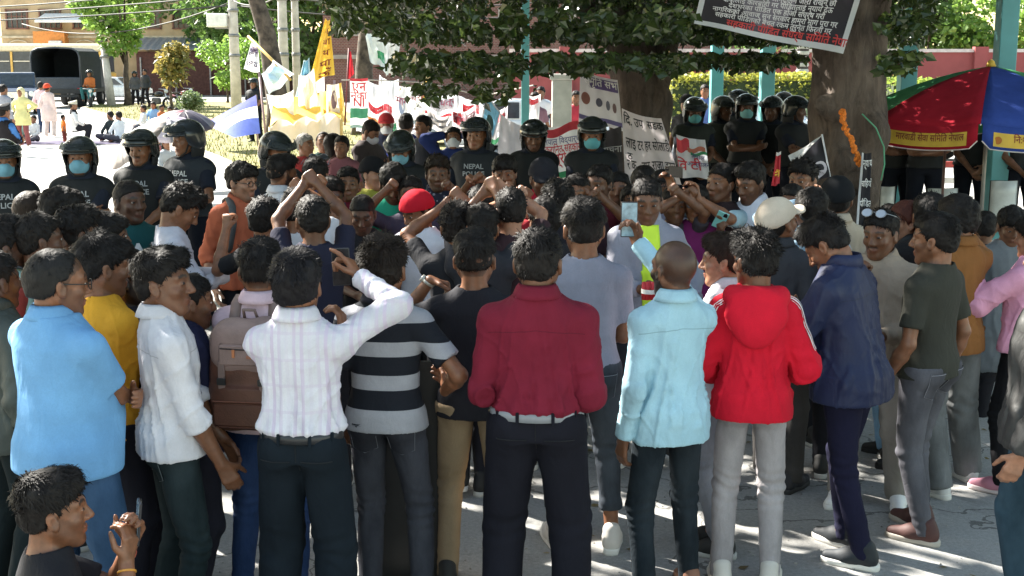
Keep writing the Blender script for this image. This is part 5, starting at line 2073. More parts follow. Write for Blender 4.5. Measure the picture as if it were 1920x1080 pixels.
def upt(a, r):
    k = r / R_
    return Vector((math.cos(a) * r, math.sin(a) * r, zA - (zA - zR) * (.42 * k + .58 * k * k)))


for k in range(8):
    A, B_ = a0 + k * math.pi / 4, a0 + (k + 1) * math.pi / 4
    m = MB()

    def fn(u, v, A=A, B_=B_):
        r = .03 + (R_ - .03) * v
        p = upt(A, r).lerp(upt(B_, r), u)
        p.z -= .05 * 4 * u * (1 - u) * v * v
        return p
    m.sheet(fn, 8, 9)
    pn = m.build('canopy_panel', ucol[order[k]], ub, True, .004)
    m = MB()

    def fv(u, v, A=A, B_=B_):
        uu = .02 + .96 * u
        p = fn(uu, 1.0, A, B_) * 1.002
        cut = .0 if .07 < u < .93 else .06
        drop = .215 - cut
        p.z -= drop * v - .004
        p.x *= 1 + .012 * v
        p.y *= 1 + .012 * v
        return p
    m.sheet(fv, 14, 2)
    m.build('valance', ucol[order[k]], ub, True, .004)
    e = MB().tube([fv(u, 1.0) for u in np.linspace(0, 1, 15)], .006, 4)
    e.build('piping', plain('piping', (.7, .62, .6), .7), ub)
    if k in (7, 0, 6, 1):
        m = MB()

        def fs(u, v, fv=fv):
            p = fv(.10 + .80 * u, .28 + .58 * v)
            return p + Vector((p.x, p.y, 0)).normalized() * .006
        m.sheet(fs, 12, 1)
        sp = m.build('name_strip', plain('strip_yellow', (.62, .40, .05), .7), ub)
        tv, tf = text_mesh('मारवाडी सेवा समिति नेपाल' if k in (7, 6) else 'नि:शुल्क खाने पानी', .085, bold=.012)
        wd = tv[:, 0].max() - tv[:, 0].min()
        sc_ = .74 / wd
        out = []
        for t in tv:
            u = .545 + t[0] * min(1, sc_) / 1.12
            v_ = .62 - (t[1] * .95) / .2
            p = fv(u, v_)
            out.append(p + Vector((p.x, p.y, 0)).normalized() * .011)
        m = MB()
        m.add(out, tf)
        m.build('lettering', plain('strip_ink', (.20, .03, .02), .7), sp)
        c_ = MB()
        ce = fv(.14, .6)
        od = Vector((ce.x, ce.y, 0)).normalized()
        td = Vector((-od.y, od.x, 0))
        c_.add([ce + od * .012 + td * .035 * math.cos(q) + Vector((0, 0, .035 * math.sin(q))) for q in np.linspace(0, 6.28, 13)[:-1]], [tuple(range(12))])
        c_.build('emblem', plain('emblem', (.45, .15, .02), .7), sp)
    m = MB().tube([upt(A, .05) - Vector((0, 0, .02)), upt(A, .8) - Vector((0, 0, .02)), upt(A, R_) - Vector((0, 0, .01))], .008, 5)
    m.build('rib', plain('white_metal', (.7, .7, .68), .5), ub)
MB().tube([(0, 0, 0), (0, 0, 2.42)], .02, 8).build('pole', plain('pole_metal', (.28, .27, .25), .5, .4), ub, True)
MB().lathe([(.0, 2.35), (.05, 2.36), (.03, 2.41), (.0, 2.43)], 10).build('finial', plain('strip_yellow', (.62, .40, .05), .7), ub, True)
MB().lathe([(.0, .22), (.22, .2), (.24, .02), (.24, 0)], 16).build('base', conc(), ub, True)
ob_ = MB().tube([at(1771, 420, 12.9) * 1, at(1771, 285, 12.9)], .014, 6)
pp = at(1771, 300, 12.9)
ob_ = MB().tube([(pp.x, 12.9, 0), (pp.x, 12.9, 1.75)], .014, 6)
tag(ob_.build('steel_pole', plain('rust_pole', (.12, .06, .05), .6), None, True), 'thin rusty pole standing left of the umbrella pole', 'pole')
for i, (px, py, w, h, lab) in enumerate([(1765, 395, .34, .5, 'white riot shield held low left of the umbrella pole'), (1880, 385, .30, .55, 'grey riot shield held low right of the umbrella pole'), (1662, 400, .16, .6, 'pale narrow shield standing beside the striped banner')]):
    p = at(px, py, 14.2)
    t = empty('riot_shield', p, 0, lab, 'shield', 'riot shields')
    m = MB()
    m.sheet(lambda u, v: ((u - .5) * w, -.05 + .2 * (u - .5) ** 2, (v - .5) * h), 6, 4)
    m.build('plate', plain('shield_white', (.55, .58, .57), .3), t, True, .006)
    MB().tube([(-w / 2, 0, -h / 2), (w / 2, 0, -h / 2), (w / 2, 0, h / 2), (-w / 2, 0, h / 2), (-w / 2, 0, -h / 2)], .008, 4).build('edge', plain('black_plastic', (.02, .02, .02), .5), t)


# ------------------------------------------------------------------ banners and flags
def flag_mat(c, tr=.35):
    key = ('flag', c)
    if key in MATS:
        return MATS[key]
    m, nt, b = _base('banner_cloth')
    n_ = noise(nt, 3, 4)
    col = mixc(nt, ramp(nt, n_, .3, .7), tuple(v * .88 for v in c), tuple(min(1, v * 1.06) for v in c))
    nt.links.new(col, b.inputs['Base Color'])
    b.inputs['Roughness'].default_value = .7
    t = nd(nt, 'ShaderNodeBsdfTranslucent')
    nt.links.new(col, t.inputs[0])
    mx = nd(nt, 'ShaderNodeMixShader')
    mx.inputs[0].default_value = tr
    nt.links.new(b.outputs[0], mx.inputs[1])
    nt.links.new(t.outputs[0], mx.inputs[2])
    nt.links.new(mx.outputs[0], nt.nodes['Material Output'].inputs[0])
    bump(nt, b, noise(nt, 5, 4, dist=1.5), .4, .03)
    MATS[key] = m
    return m


def banner(name, label, px4, Y, col, texts=(), patches=(), amp=.04, group=None, dY=0.0, seed=0, nu=16, nv=12, cat='banner', border=None, poles=()):
    "px4: photograph corners top left, top right, bottom right, bottom left; hung Y metres away"
    c4 = [at(px, py, Y + (dY if i in (1, 2) else 0)) for i, (px, py) in enumerate(px4)]
    cen = sum(c4, Vector()) / 4
    o = empty(name, cen, 0, label, cat, group)
    c4 = [c - cen for c in c4]
    Wm = ((c4[1] - c4[0]).length + (c4[2] - c4[3]).length) / 2
    Hm = ((c4[3] - c4[0]).length + (c4[2] - c4[1]).length) / 2
    rr = random.Random(seed + 77)
    p1, p2 = rr.uniform(0, 6), rr.uniform(0, 6)

    def f(u, v, off=0.0):
        p = c4[0].lerp(c4[1], u).lerp(c4[3].lerp(c4[2], u), v)
        e = 1 if 0 <= u <= 1 else 1
        wv = math.sin(u * 9 + v * 3 + p1) * .55 + math.sin(u * 17 - v * 6 + p2) * .3 + math.sin(v * 7 + p2) * .35
        edge = min(1, 6 * min(u + .06, 1 - u + .06))
        dz = -.5 * amp * 4 * u * (1 - u) * (1 - v) + amp * .3 * math.sin(u * 8 + p2) * v
        return p + Vector((0, amp * wv * edge - off, dz))
    m = MB()
    m.sheet(f, nu, nv)
    m.build('cloth', flag_mat(col), o, True)
    if border:
        bw, bc = border
        q = MB()
        for (u0, v0, u1, v1) in ((0, 0, 1, bw * Wm / Hm), (0, 1 - bw * Wm / Hm, 1, 1), (0, 0, bw, 1), (1 - bw, 0, 1, 1)):
            q.sheet(lambda u, v: f(u0 + (u1 - u0) * u, v0 + (v1 - v0) * v, .012), nu if u1 - u0 > .5 else 1, nv if v1 - v0 > .5 else 1)
        q.build('border', flag_mat(bc), o, True)
    for k, pt in enumerate(patches):
        u0, v0, u1, v1, pc = pt[:5]
        kind = pt[5] if len(pt) > 5 else 'r'
        q = MB()
        if kind == 'r':
            q.sheet(lambda u, v: f(u0 + (u1 - u0) * u, v0 + (v1 - v0) * v, .006 + .002 * k), max(2, int(nu * (u1 - u0))), max(2, int(nv * (v1 - v0))))
        elif kind == 'w':      # waving stripe
            q.sheet(lambda u, v: f(u0 + (u1 - u0) * u, v0 + (v1 - v0) * v + .05 * math.sin(u * 6), .006 + .002 * k), max(4, int(nu * (u1 - u0))), max(2, int(nv * (v1 - v0))))
        else:
            uc, vc = (u0 + u1) / 2, (v0 + v1) / 2
            pts = [f(uc, vc, .008 + .002 * k)] + [f(uc + (u1 - u0) / 2 * math.cos(a), vc + (v1 - v0) / 2 * math.sin(a), .008 + .002 * k) for a in np.linspace(0, 6.283, 19)[:-1]]
            q.add(pts, [(0, 1 + i, 1 + (i + 1) % 18) for i in range(18)])
        q.build('printed_panel', plain('print_ink', pc, .7), o)
    rows = [(ln, u0, v0 + j * hgt * 1.15 / Hm, hgt, tc_) for tx, u0, v0, hgt, tc_ in texts for j, ln in enumerate(tx.split('\n'))]
    for k, (tx, u0, v0, hgt, tc_) in enumerate(rows):
        tv, tf = text_mesh(tx, hgt, bold=.015)
        if not len(tv):
            continue
        wd = tv[:, 0].max() - tv[:, 0].min()
        sx = min(1.0, Wm * .94 / max(wd, .01))
        q = MB()
        q.add([f(min(1, max(0, u0 + t[0] * sx / Wm)), min(1, max(0, v0 - t[1] / Hm)), .016) for t in tv], tf)
        q.build('lettering', plain('banner_ink', tc_, .7), o)
    for (i0, ext, r, pc) in poles:
        a, b_ = (c4[0], c4[3]) if i0 == 0 else (c4[1], c4[2])
        MB().tube([a + (a - b_) * ext[0], b_ + (b_ - a) * ext[1]], r, 6).build('stick', plain('stick', pc, .6), o, True)
    return o


WH, RD, BK, GN, BL, YL = (.80, .79, .78), (.62, .05, .07), (.03, .028, .035), (.05, .32, .14), (.22, .50, .72), (.82, .52, .07)
# the black printed sheet hanging in front of the big trunk
lines = ['नागरिकको आवाज सुन सरकार हाम्रो माग पूरा गर', 'सहकारी पीडितको बचत रकम तुरुन्त फिर्ता गर', 'न्याय नपाए सम्म आन्दोलन जारी राख्ने छौं', 'दोषीलाई कारबाही गर पीडितलाई न्याय देऊ', 'देशभरका पीडित एक होऔं संघर्ष गरौं']
banner('printed_sheet', 'black printed sheet with white lettering and white edge hung high before the big trunk', [(1325, -62), (1632, -62), (1580, 102), (1301, 45)], 10.9, (.035, .03, .04),
       [(lines[i % 5], .5, .30 + .085 * i, .060, (.66, .64, .66)) for i in range(7)] + [('सहकारी पीडित संघर्ष समिति नेपाल', .62, .925, .085, (.55, .05, .05))],
       [(.28, .15, .60, .85, (.16, .14, .18), 'o')], .02, border=(.035, (.78, .80, .82)), seed=1, nu=20)
banner('cloth_banner', 'white cloth banner with rows of black hand lettering tied to the forked tree', [(1166, 203), (1240, 222), (1278, 345), (1172, 345)], 13.0, (.66, .60, .62),
       [('दि. उप  सडक', .50, .18, .13, BK), ('लाइ टर हर सोलाडी', .52, .50, .15, BK), ('र क   बाढु राजा ब्रल', .52, .80, .15, BK), ('ठ', .12, .66, .10, BK)], (), .05, seed=2, dY=.3)
banner('party_banner', 'small white banner with red and green waves beside the lettered cloth', [(1268, 252), (1322, 262), (1332, 335), (1272, 332)], 14.2, (.72, .74, .80),
       [('नेपाल\nआन्दोलन', .68, .52, .07, (.1, .1, .25)), ('वि टी', .35, .80, .15, RD)], [(.0, .06, .42, .36, RD, 'w'), (.35, .22, .95, .34, (.55, .18, .12), 'w'), (.45, .34, 1.0, .42, GN, 'w')], .03, seed=3)
banner('picture_banner', 'white banner with purple bands and a row of round portraits hung by the forked tree', [(1088, 132), (1158, 150), (1168, 245), (1085, 228)], 15.0, (.72, .70, .74),
       [('स्मृति सभा', .55, .2, .12, (.85, .85, .85))], [(.25, .05, .98, .26, (.14, .10, .26), 'r'), (.04, .38, .26, .62, (.28, .12, .10), 'o'), (.40, .44, .56, .62, (.10, .10, .14), 'o'), (.64, .46, .74, .66, (.14, .14, .18), 'o'), (.80, .48, .90, .68, (.2, .12, .12), 'o'), (0, .84, 1, .93, (.16, .13, .30), 'r')], .03, seed=4)
banner('slogan_banner', 'white banner with red lettering and a green foot behind two helmeted officers', [(1012, 240), (1092, 228), (1096, 330), (1030, 335)], 15.4, (.76, .76, .78),
       [('नेपाल विद्यार्थी', .5, .33, .10, (.15, .15, .3)), ('क्रान्ति सहकारी', .5, .50, .13, RD), ('हाम्रो माग', .5, .72, .19, RD)], [(0, .0, 1, .16, RD, 'w'), (0, .88, 1, 1, GN, 'r')], .03, seed=5)
banner('plain_cloth', 'plain white cloth hanging between the blue poster and the officers', [(938, 212), (985, 238), (985, 300), (932, 300)], 15.0, (.66, .64, .70), (), (), .05, seed=6)
banner('blue_poster', 'pale blue poster with a dark portrait hung at a slant', [(912, 175), (939, 210), (925, 262), (903, 225)], 15.6, BL, (), [(.3, .45, .8, .95, (.06, .12, .12), 'o')], .02, border=(.08, (.75, .7, .75)), seed=7)
banner('vertical_banner', 'tall narrow black banner with white lettering standing right of the big trunk', [(1616, 286), (1634, 286), (1630, 425), (1604, 425)], 11.3, BK, [('न्याय', .6, .18, .09, WH), ('चाहियो', .6, .45, .08, WH), ('पीडित', .6, .72, .08, WH)], [(0, 0, .18, 1, (.6, .6, .62), 'r')], .015, seed=8, nu=8)
banner('black_flag', 'black flag with a round white emblem on a thin pale pole before the big trunk', [(1482, 300), (1541, 252), (1557, 335), (1486, 345)], 11.0, BK, (), [(.45, .5, .95, .95, (.6, .55, .6), 'o'), (.52, .56, .88, .88, BK, 'o')], .04, seed=9, poles=[(1, (.0, 1.2), .008, (.6, .6, .62))])
banner('white_pennant', 'white pennant edge folded above the smiling man in front of the big trunk', [(1478, 292), (1543, 252), (1528, 268), (1486, 312)], 10.9, (.6, .6, .6), (), (), .02, seed=10)
banner('red_pennant', 'red pennant with yellow lettering beside the black flag', [(1456, 285), (1464, 283), (1462, 345), (1446, 350)], 11.0, RD, [('ने', .5, .75, .08, YL)], [(0, 0, 1, .1, WH, 'r')], .02, seed=11)
banner('rolled_banner', 'dark printed banner drooping behind the masked officer in the middle', [(1112, 246), (1165, 236), (1168, 320), (1128, 320)], 14.4, (.06, .055, .06), [('सूचना', .6, .55, .1, (.5, .5, .5))], (), .04, seed=12)
# the flag cluster by the leaning trunk
banner('paper_flag', 'small white paper flag with black print at the top of the slanting pole', [(471, 80), (484, 82), (487, 138), (457, 130)], 31, (.80, .80, .84), [('एमाले', .5, .45, .28, (.05, .03, .1)), ('जय', .5, .85, .25, (.05, .03, .1))], [(.1, .1, .9, .3, (.4, .35, .5), 'r')], .05, seed=13)
banner('white_flag', 'white and pale blue flag drooping from the slanting pole', [(490, 138), (512, 112), (552, 140), (504, 180)], 30.5, (.72, .82, .86), (), [(.3, .2, .9, .7, (.5, .7, .82), 'r')], .10, seed=14)
banner('blue_flag', 'sky blue flag with a dark emblem hanging left of the yellow banner', [(570, 112), (580, 108), (586, 188), (549, 204)], 30.8, (.22, .48, .66), [('श्रम', .5, .5, .3, (.05, .12, .3))], (), .08, seed=15, border=(.1, (.6, .75, .8)))
banner('yellow_banner', 'tall yellow banner with a column of black lettering beside the blue flag', [(610, 34), (618, 36), (628, 138), (578, 158)], 31.5, YL, [('न\nया\nय\nपा\nऊँ', .60, .24, .24, (.25, .05, .03))], (), .10, seed=16)
sp_ = MB().tube([at(465, 68, 31), at(516, 118, 30.6), at(545, 150, 30.4)], .035, 6)
tag(sp_.build('bamboo_pole', plain('bamboo', (.55, .38, .12), .6), None, True), 'slanting bamboo pole carrying the flags by the leaning trunk', 'pole')
bp = at(500, 200, 30.4)
tag(MB().tube([(bp.x, 30.4, 0), (at(486, 135, 30.8).x, 30.8, at(486, 135, 30.8).z)], .03, 6).build('flag_pole', plain('stick2', (.3, .2, .2), .6), None, True), 'leaning wooden pole under the white flag', 'pole')
tag(MB().tube([at(627, 150, 31.3), at(620, 290, 31.3)], .03, 6).build('flag_pole', plain('stick2', (.3, .2, .2), .6), None, True), 'wooden pole at the right edge of the yellow awning', 'pole')
# yellow tarpaulin awning with pale skirt
aw = empty('awning', at(570, 215, 29), 0, 'yellow tarpaulin awning with a pale skirt over the seated people', 'awning')
o_ = aw.location.copy()
aws = [at(512, 188, 29.5), at(628, 170, 30.5), at(640, 222, 27.5), at(506, 238, 27.5)]
m = MB()
m.sheet(lambda u, v: aws[0].lerp(aws[1], u).lerp(aws[3].lerp(aws[2], u), v) - o_ + Vector((0, 0, -.25 * math.sin(u * math.pi) * math.sin(v * 3) + .16 * abs(math.sin(u * 9.5)) * v)), 30, 10)
m.build('tarpaulin', flag_mat(YL), aw, True)
m = MB()
m.sheet(lambda u, v: aws[3].lerp(aws[2], u) - o_ + Vector((.02 * math.sin(u * 30), -.05 + .06 * math.sin(u * 21), .16 * abs(math.sin(u * 9.5)) - .02 - .55 * v)), 30, 4)
m.build('skirt', flag_mat((.74, .70, .62)), aw, True)
for u in (0, 1):
    e = (aws[3] if u == 0 else aws[2]) - o_
    MB().tube([e, (e.x, e.y, -o_.z)], .035, 6).build('pole', plain('bamboo', (.55, .38, .12), .6), aw, True)
banner('framed_poster', 'white poster with a dark figure under the yellow awning edge', [(612, 158), (640, 155), (642, 212), (612, 214)], 28, (.72, .68, .58), (), [(.3, .2, .7, .85, (.15, .1, .12), 'o'), (.85, 0, 1, 1, YL, 'r')], .05, seed=18)
tri = banner('party_column', 'white banner with red lettering and a green band wrapped round a post', [(656, 146), (690, 146), (690, 240), (657, 240)], 24, WH, [('एन', .5, .25, .24, RD), ('नेका', .5, .42, .2, RD), ('NI', .5, .56, .22, RD)], [(0, 0, 1, .06, RD, 'r'), (0, .60, 1, .80, (.06, .30, .16), 'r'), (0, .94, 1, 1, (.3, .45, .4), 'r')], .03, seed=19)
banner('red_flag', 'narrow dark red flag on a stick in front of the dark trunk', [(654, 96), (658, 96), (664, 138), (651, 152)], 28, (.40, .02, .03), (), (), .02, seed=20, poles=[(0, (.1, 1.5), .02, (.15, .03, .03))])
hung = [([(684, 62), (722, 48), (728, 138), (694, 112)], 33, (.70, .75, .75), [(.45, .55, .85, .8, GN, 'r')], 'white flag with a green patch caught in the leaves'),
        ([(722, 60), (752, 72), (742, 142), (724, 140)], 33.5, WH, [], 'white cloth strip beside the green patched flag'),
        ([(690, 152), (742, 150), (740, 235), (692, 215)], 25, (.80, .80, .83), [(.0, .6, .9, .8, RD, 'w')], 'white banner with a red wave right of the party column'),
        ([(738, 158), (800, 152), (792, 228), (742, 236)], 26, WH, [(.1, .3, .35, .7, (.15, .2, .3), 'o'), (.85, .0, 1, .6, YL, 'r')], 'white banner with a dark portrait and yellow edge'),
        ([(798, 160), (858, 168), (852, 232), (796, 226)], 26.5, (.74, .76, .78), [(.1, .25, .9, .6, (.45, .42, .45), 'r'), (0, .75, 1, .85, RD, 'r')], 'grey white banner with a red line in the middle of the row'),
        ([(852, 172), (905, 186), (902, 240), (850, 236)], 26, (.76, .74, .76), [(.3, .2, .9, .5, RD, 'w')], 'white banner with red print left of the blue poster'),
        ([(690, 212), (748, 218), (742, 262), (690, 258)], 23.5, (.78, .74, .72), [(0, .1, .5, .9, (.75, .35, .12), 'r'), (.6, .3, 1, 1, GN, 'w')], 'orange white and green banner low behind the hooded man'),
        ([(800, 205), (852, 215), (846, 250), (806, 246)], 23, (.55, .52, .50), [(.1, .2, .9, .35, (.2, .2, .22), 'r'), (.1, .5, .9, .65, (.2, .2, .22), 'r')], 'grey banner with dark lines sagging low in the row'),
        ([(846, 205), (892, 196), (894, 256), (850, 258)], 22, (.74, .68, .70), [(.05, .05, .5, .5, RD, 'r'), (.2, .65, .9, .9, (.5, .1, .12), 'w')], 'white banner with a red square beside the helmeted officer'),
        ([(760, 178), (800, 182), (796, 214), (764, 210)], 22.5, WH, [(.2, .3, .8, .7, (.78, .8, .82), 'o')], 'bright white crumpled cloth in the middle of the banner row'),
        ([(662, 165), (692, 150), (720, 250), (668, 250)], 27, (.74, .72, .80), [(.1, .1, .8, .3, (.75, .6, .65), 'w')], 'white sheet with faint pink print behind the party column'),
        ([(560, 140), (588, 128), (600, 215), (560, 222)], 29.4, (.82, .78, .70), [], 'cream cloth hanging under the blue flag'),
        ([(598, 168), (640, 160), (652, 232), (604, 236)], 28.2, (.80, .66, .28), [(.1, .55, .9, .7, (.5, .3, .05), 'w')], 'dull yellow cloth hanging right of the framed poster'),
        ([(905, 205), (952, 196), (950, 262), (908, 268)], 21, (.74, .72, .74), [(.1, .2, .9, .4, RD, 'w'), (.0, .85, 1, 1, GN, 'r')], 'white and red banner behind the padded officer'),
        ([(742, 226), (800, 222), (796, 262), (746, 264)], 21.5, (.62, .60, .62), [(.1, .3, .9, .5, (.3, .3, .35), 'w')], 'greyish sheet hanging lowest in the middle of the row'),
        ([(712, 140), (748, 148), (745, 186), (708, 180)], 29, (.82, .82, .84), [], 'small white cloth high between the party column and the leaves'),
        ([(980, 168), (1014, 176), (1010, 232), (982, 226)], 23, (.78, .76, .78), [(.1, .1, .9, .3, RD, 'r')], 'white sheet with a red top left of the teal post'),
        ([(500, 176), (550, 168), (552, 212), (508, 218)], 29.0, (.82, .84, .84), [], 'white cloth draped under the white and blue flag')]
for i, (c4, Y, col, pa, lab) in enumerate(hung):
    banner('hanging_banner', lab, c4, Y, col, [('मागपत्र', .5, .45, .22, (.35, .1, .15))] if i in (3, 4, 8) else (), pa, .17, 'cloth banners strung between the trees', seed=30 + i, nu=14, nv=9)
rope = [at(640, 150, 25), at(700, 150, 25), at(800, 155, 26), at(905, 180, 26), at(1000, 160, 22)]
tag(MB().tube(rope, .012, 4).build('rope', plain('rope', (.3, .28, .24), .8), None), 'thin rope that the white banners hang from', 'rope')
# blue and white tarpaulin on the grass
tp = empty('tarpaulin', at_z(440, 250, .12), 0, 'blue and white striped tarpaulin propped like a tent on the grass', 'tent')
oo = tp.location.copy()
q4 = [at(382, 232, 33.5), at(480, 178, 35.5), at(488, 250, 33), at(440, 258, 32)]
fnc = lambda u, v: (q4[0] - oo).lerp(q4[1] - oo, v).lerp((q4[3] - oo).lerp(q4[2] - oo, v), u) + Vector((0, 0, .12 * math.sin(u * 3.1) * math.sin(v * 3.1)))
for k, (u0, u1, c_) in enumerate(((0, .3, (.06, .08, .36)), (.3, .62, (.80, .80, .82)), (.62, 1, (.08, .13, .50)))):
    m = MB()
    m.sheet(lambda u, v: fnc(u0 + (u1 - u0) * u, v), 6, 10)
    m.build('stripe', flag_mat(c_), tp, True)
MB().tube([q4[1] - oo, (q4[1].x - oo.x, q4[1].y - oo.y, -oo.z)], .03, 6).build('pole', plain('stick2', (.3, .2, .2), .6), tp)
rb_ = MB()
F = Field((-.5, -.4, 0), (.5, .4, .5), .04)
for k in range(7):
    F.ell((random.uniform(-.25, .25), random.uniform(-.15, .15), random.uniform(.1, .2)), (.2, .16, .14), .05)
v, q = F.net()
v = v + vnormals(v, q) * (vnoise(v * 9) * .04)[:, None]
tag(link('cloth_bundle', mk_mesh('cloth_bundle', v, q, cloth((.65, .08, .05))), None, None, at_z(398, 240, .11)), 'red cloth bundle lying at the left foot of the blue tarpaulin', 'bundle')
mt_ = MB()
mt_.sheet(lambda u, v: (-15.6 + 5.6 * u, 37.0 + 1.8 * v + .3 * u, .012 + .01 * math.sin(u * 20)), 20, 4)
tag(mt_.build('floor_mat', cloth((.09, .08, .13)), None, False, .006), 'dark purple mat laid on the road under the seated people', 'mat')


def umbrella(name, label, c, R, axis, cols, ribs=8, cat='umbrella'):
    ax = Vector(axis).normalized()
    Rm = ax.to_track_quat('Z', 'Y').to_matrix().to_4x4()
    o = empty(name, c, 0, label, cat)
    for k in range(ribs):
        A, B_ = k * 2 * math.pi / ribs, (k + 1) * 2 * math.pi / ribs
        m = MB()

        def f(u, v):
            r = R * (.02 + .98 * v)
            p = Vector((math.cos(A), math.sin(A), 0)).lerp(Vector((math.cos(B_), math.sin(B_), 0)), u) * r
            p.z = R * .42 * (1 - v * v) - .04 * R * 4 * u * (1 - u) * v
            return Rm @ p
        m.sheet(f, 4, 6)
        m.build('panel', cloth(cols[k % len(cols)], fold=.2, rough=.5, gloss=.4), o, True, .004)
    MB().tube([Rm @ Vector((0, 0, R * .5)), Rm @ Vector((0, 0, -R * .8))], .01, 6).build('shaft', plain('chrome', (.6, .6, .6), .15, .9), o)
    return o


p = at(262, 272, 20.5)
umbrella('grey_umbrella', 'open grey umbrella tilted towards the road behind the masked officers', p, .58, (-.55, -.25, .7), [(.24, .21, .20), (.30, .27, .26)])
p = at(318, 244, 22.5)
umbrella('checked_umbrella', 'shiny purple and white checked umbrella sheltering seated women', p, .52, (.1, -.35, .9), [(.35, .28, .45), (.62, .56, .66), (.22, .22, .26), (.55, .48, .60)])
p = at(345, 232, 24.5)
umbrella('dark_umbrella', 'dark umbrella with a red panel behind the checked umbrella', p, .6, (.1, -.2, .95), [(.05, .04, .06), (.05, .04, .06), (.08, .07, .1), (.05, .04, .06), (.45, .03, .06)])
# small litter by the right hand wall
for i, (px, py, c_) in enumerate([(1838, 722, (.7, .7, .72)), (1846, 728, (.3, .28, .6)), (1480, 742, (.6, .6, .55))]):
    pz = at_z(px, py, .02)
    F = Field((-.07, -.05, 0), (.07, .05, .08), .01)
    for k in range(4):
        F.ell((random.uniform(-.03, .03), random.uniform(-.02, .02), .02), (.035, .025, .02), .01)
    v, q = F.net()
    v = v + vnormals(v, q) * (vnoise(v * 60 + i) * .012)[:, None]
    tag(link('litter', mk_mesh('litter', v, q, plain('paper', c_, .6)), None, None, pz), ['crumpled white plastic on the road near the far right', 'crumpled blue wrapper on the road near the far right', 'crumpled pale paper beside the dark boots'][i], 'litter')


# fallen leaves and grit on the paving
rl_ = np.random.default_rng(9)
P = np.stack([rl_.uniform(-5, 6, 900), 4.2 + 12 * rl_.random(900) ** 1.4, np.full(900, .012)], 1)
v, q = leaves(P, .06, rl_, droop=0.0)
v[:, 2] = .006 + np.abs(v[:, 2] - .012) * .18
tag(link('fallen_leaves', mk_mesh('fallen_leaves', v, q, leaf_mat((.10, .07, .03), (.22, .17, .07), .1, .7), False)), kind='stuff')
P = np.stack([rl_.uniform(-5, 6, 5000), 4.2 + 9 * rl_.random(5000) ** 1.3], 1)
gs = rl_.uniform(.003, .009, 5000)
gv_, gq_ = [], []
for (x, y), s_ in zip(P, gs):
    k = len(gv_)
    a = x * 50
    ca, sa = math.cos(a) * s_, math.sin(a) * s_
    gv_ += [(x + ca, y + sa, .001), (x - sa, y + ca, .001), (x - ca, y - sa, .001), (x + sa, y - ca, .001), (x + ca * .4, y + sa * .4, s_), (x - ca * .5, y - sa * .3, s_ * .9)]
    gq_ += [(k, k + 1, k + 5, k + 4), (k + 1, k + 2, k + 5, k + 5), (k + 2, k + 3, k + 4, k + 5), (k + 3, k, k + 4, k + 4)]
m = MB()
m.add(gv_, [tuple(dict.fromkeys(f)) for f in gq_])
tag(m.build('grit', plain('grit', (.30, .29, .27), .9, var=.4, scale=20)), kind='stuff')
# ------------------------------------------------------------------ the crowd
BLK = (.014, .014, .017)
DEN = (.035, .055, .10)


def phone(R, sd=1, long=(0, 0, 1), nrm=(0, -1, 0), off=(0, 0, 0), col=(.02, .02, .025), label='', size=(.074, .155, .009), screen=(.16, .22, .26), push=.10):
    W, d = R['W'][sd], R['HD'][sd]
    z = Vector(long).normalized()
    y = -Vector(nrm)
    y = (y - z * y.dot(z)).normalized()
    x = y.cross(z)
    c = W + d * push + Vector(off)
    M = Matrix(((x.x, y.x, z.x, c.x), (x.y, y.y, z.y, c.y), (x.z, y.z, z.z, c.z), (0, 0, 0, 1)))
    t = empty('phone', (0, 0, 0), 0, label, 'phone', 'phones held up in the crowd')
    t.matrix_world = R['toworld'] @ M
    w, h, th = size
    MB().box((0, 0, 0), (w, th, h), bev=.003).build('case', plain('phone_case', col, .35), t)
    MB().box((0, -th / 2 - .0008, 0), (w * .92, .0012, h * .94)).build('screen', plain('phone_screen', screen, .12, var=.35, scale=25), t)
    cm = MB().box((-w * .22, th / 2 + .001, h * .36), (w * .34, .003, w * .36), bev=.001)
    for k in range(2):
        cm.lathe([(.001, th / 2 + .004), (.008, th / 2 + .0035), (.009, th / 2 + .001)], 10, (-w * .22, 0, h * .33 + k * .018), 'Y')
    cm.build('camera_lens', plain('lens_black', (.01, .01, .012), .1), t)
    return t


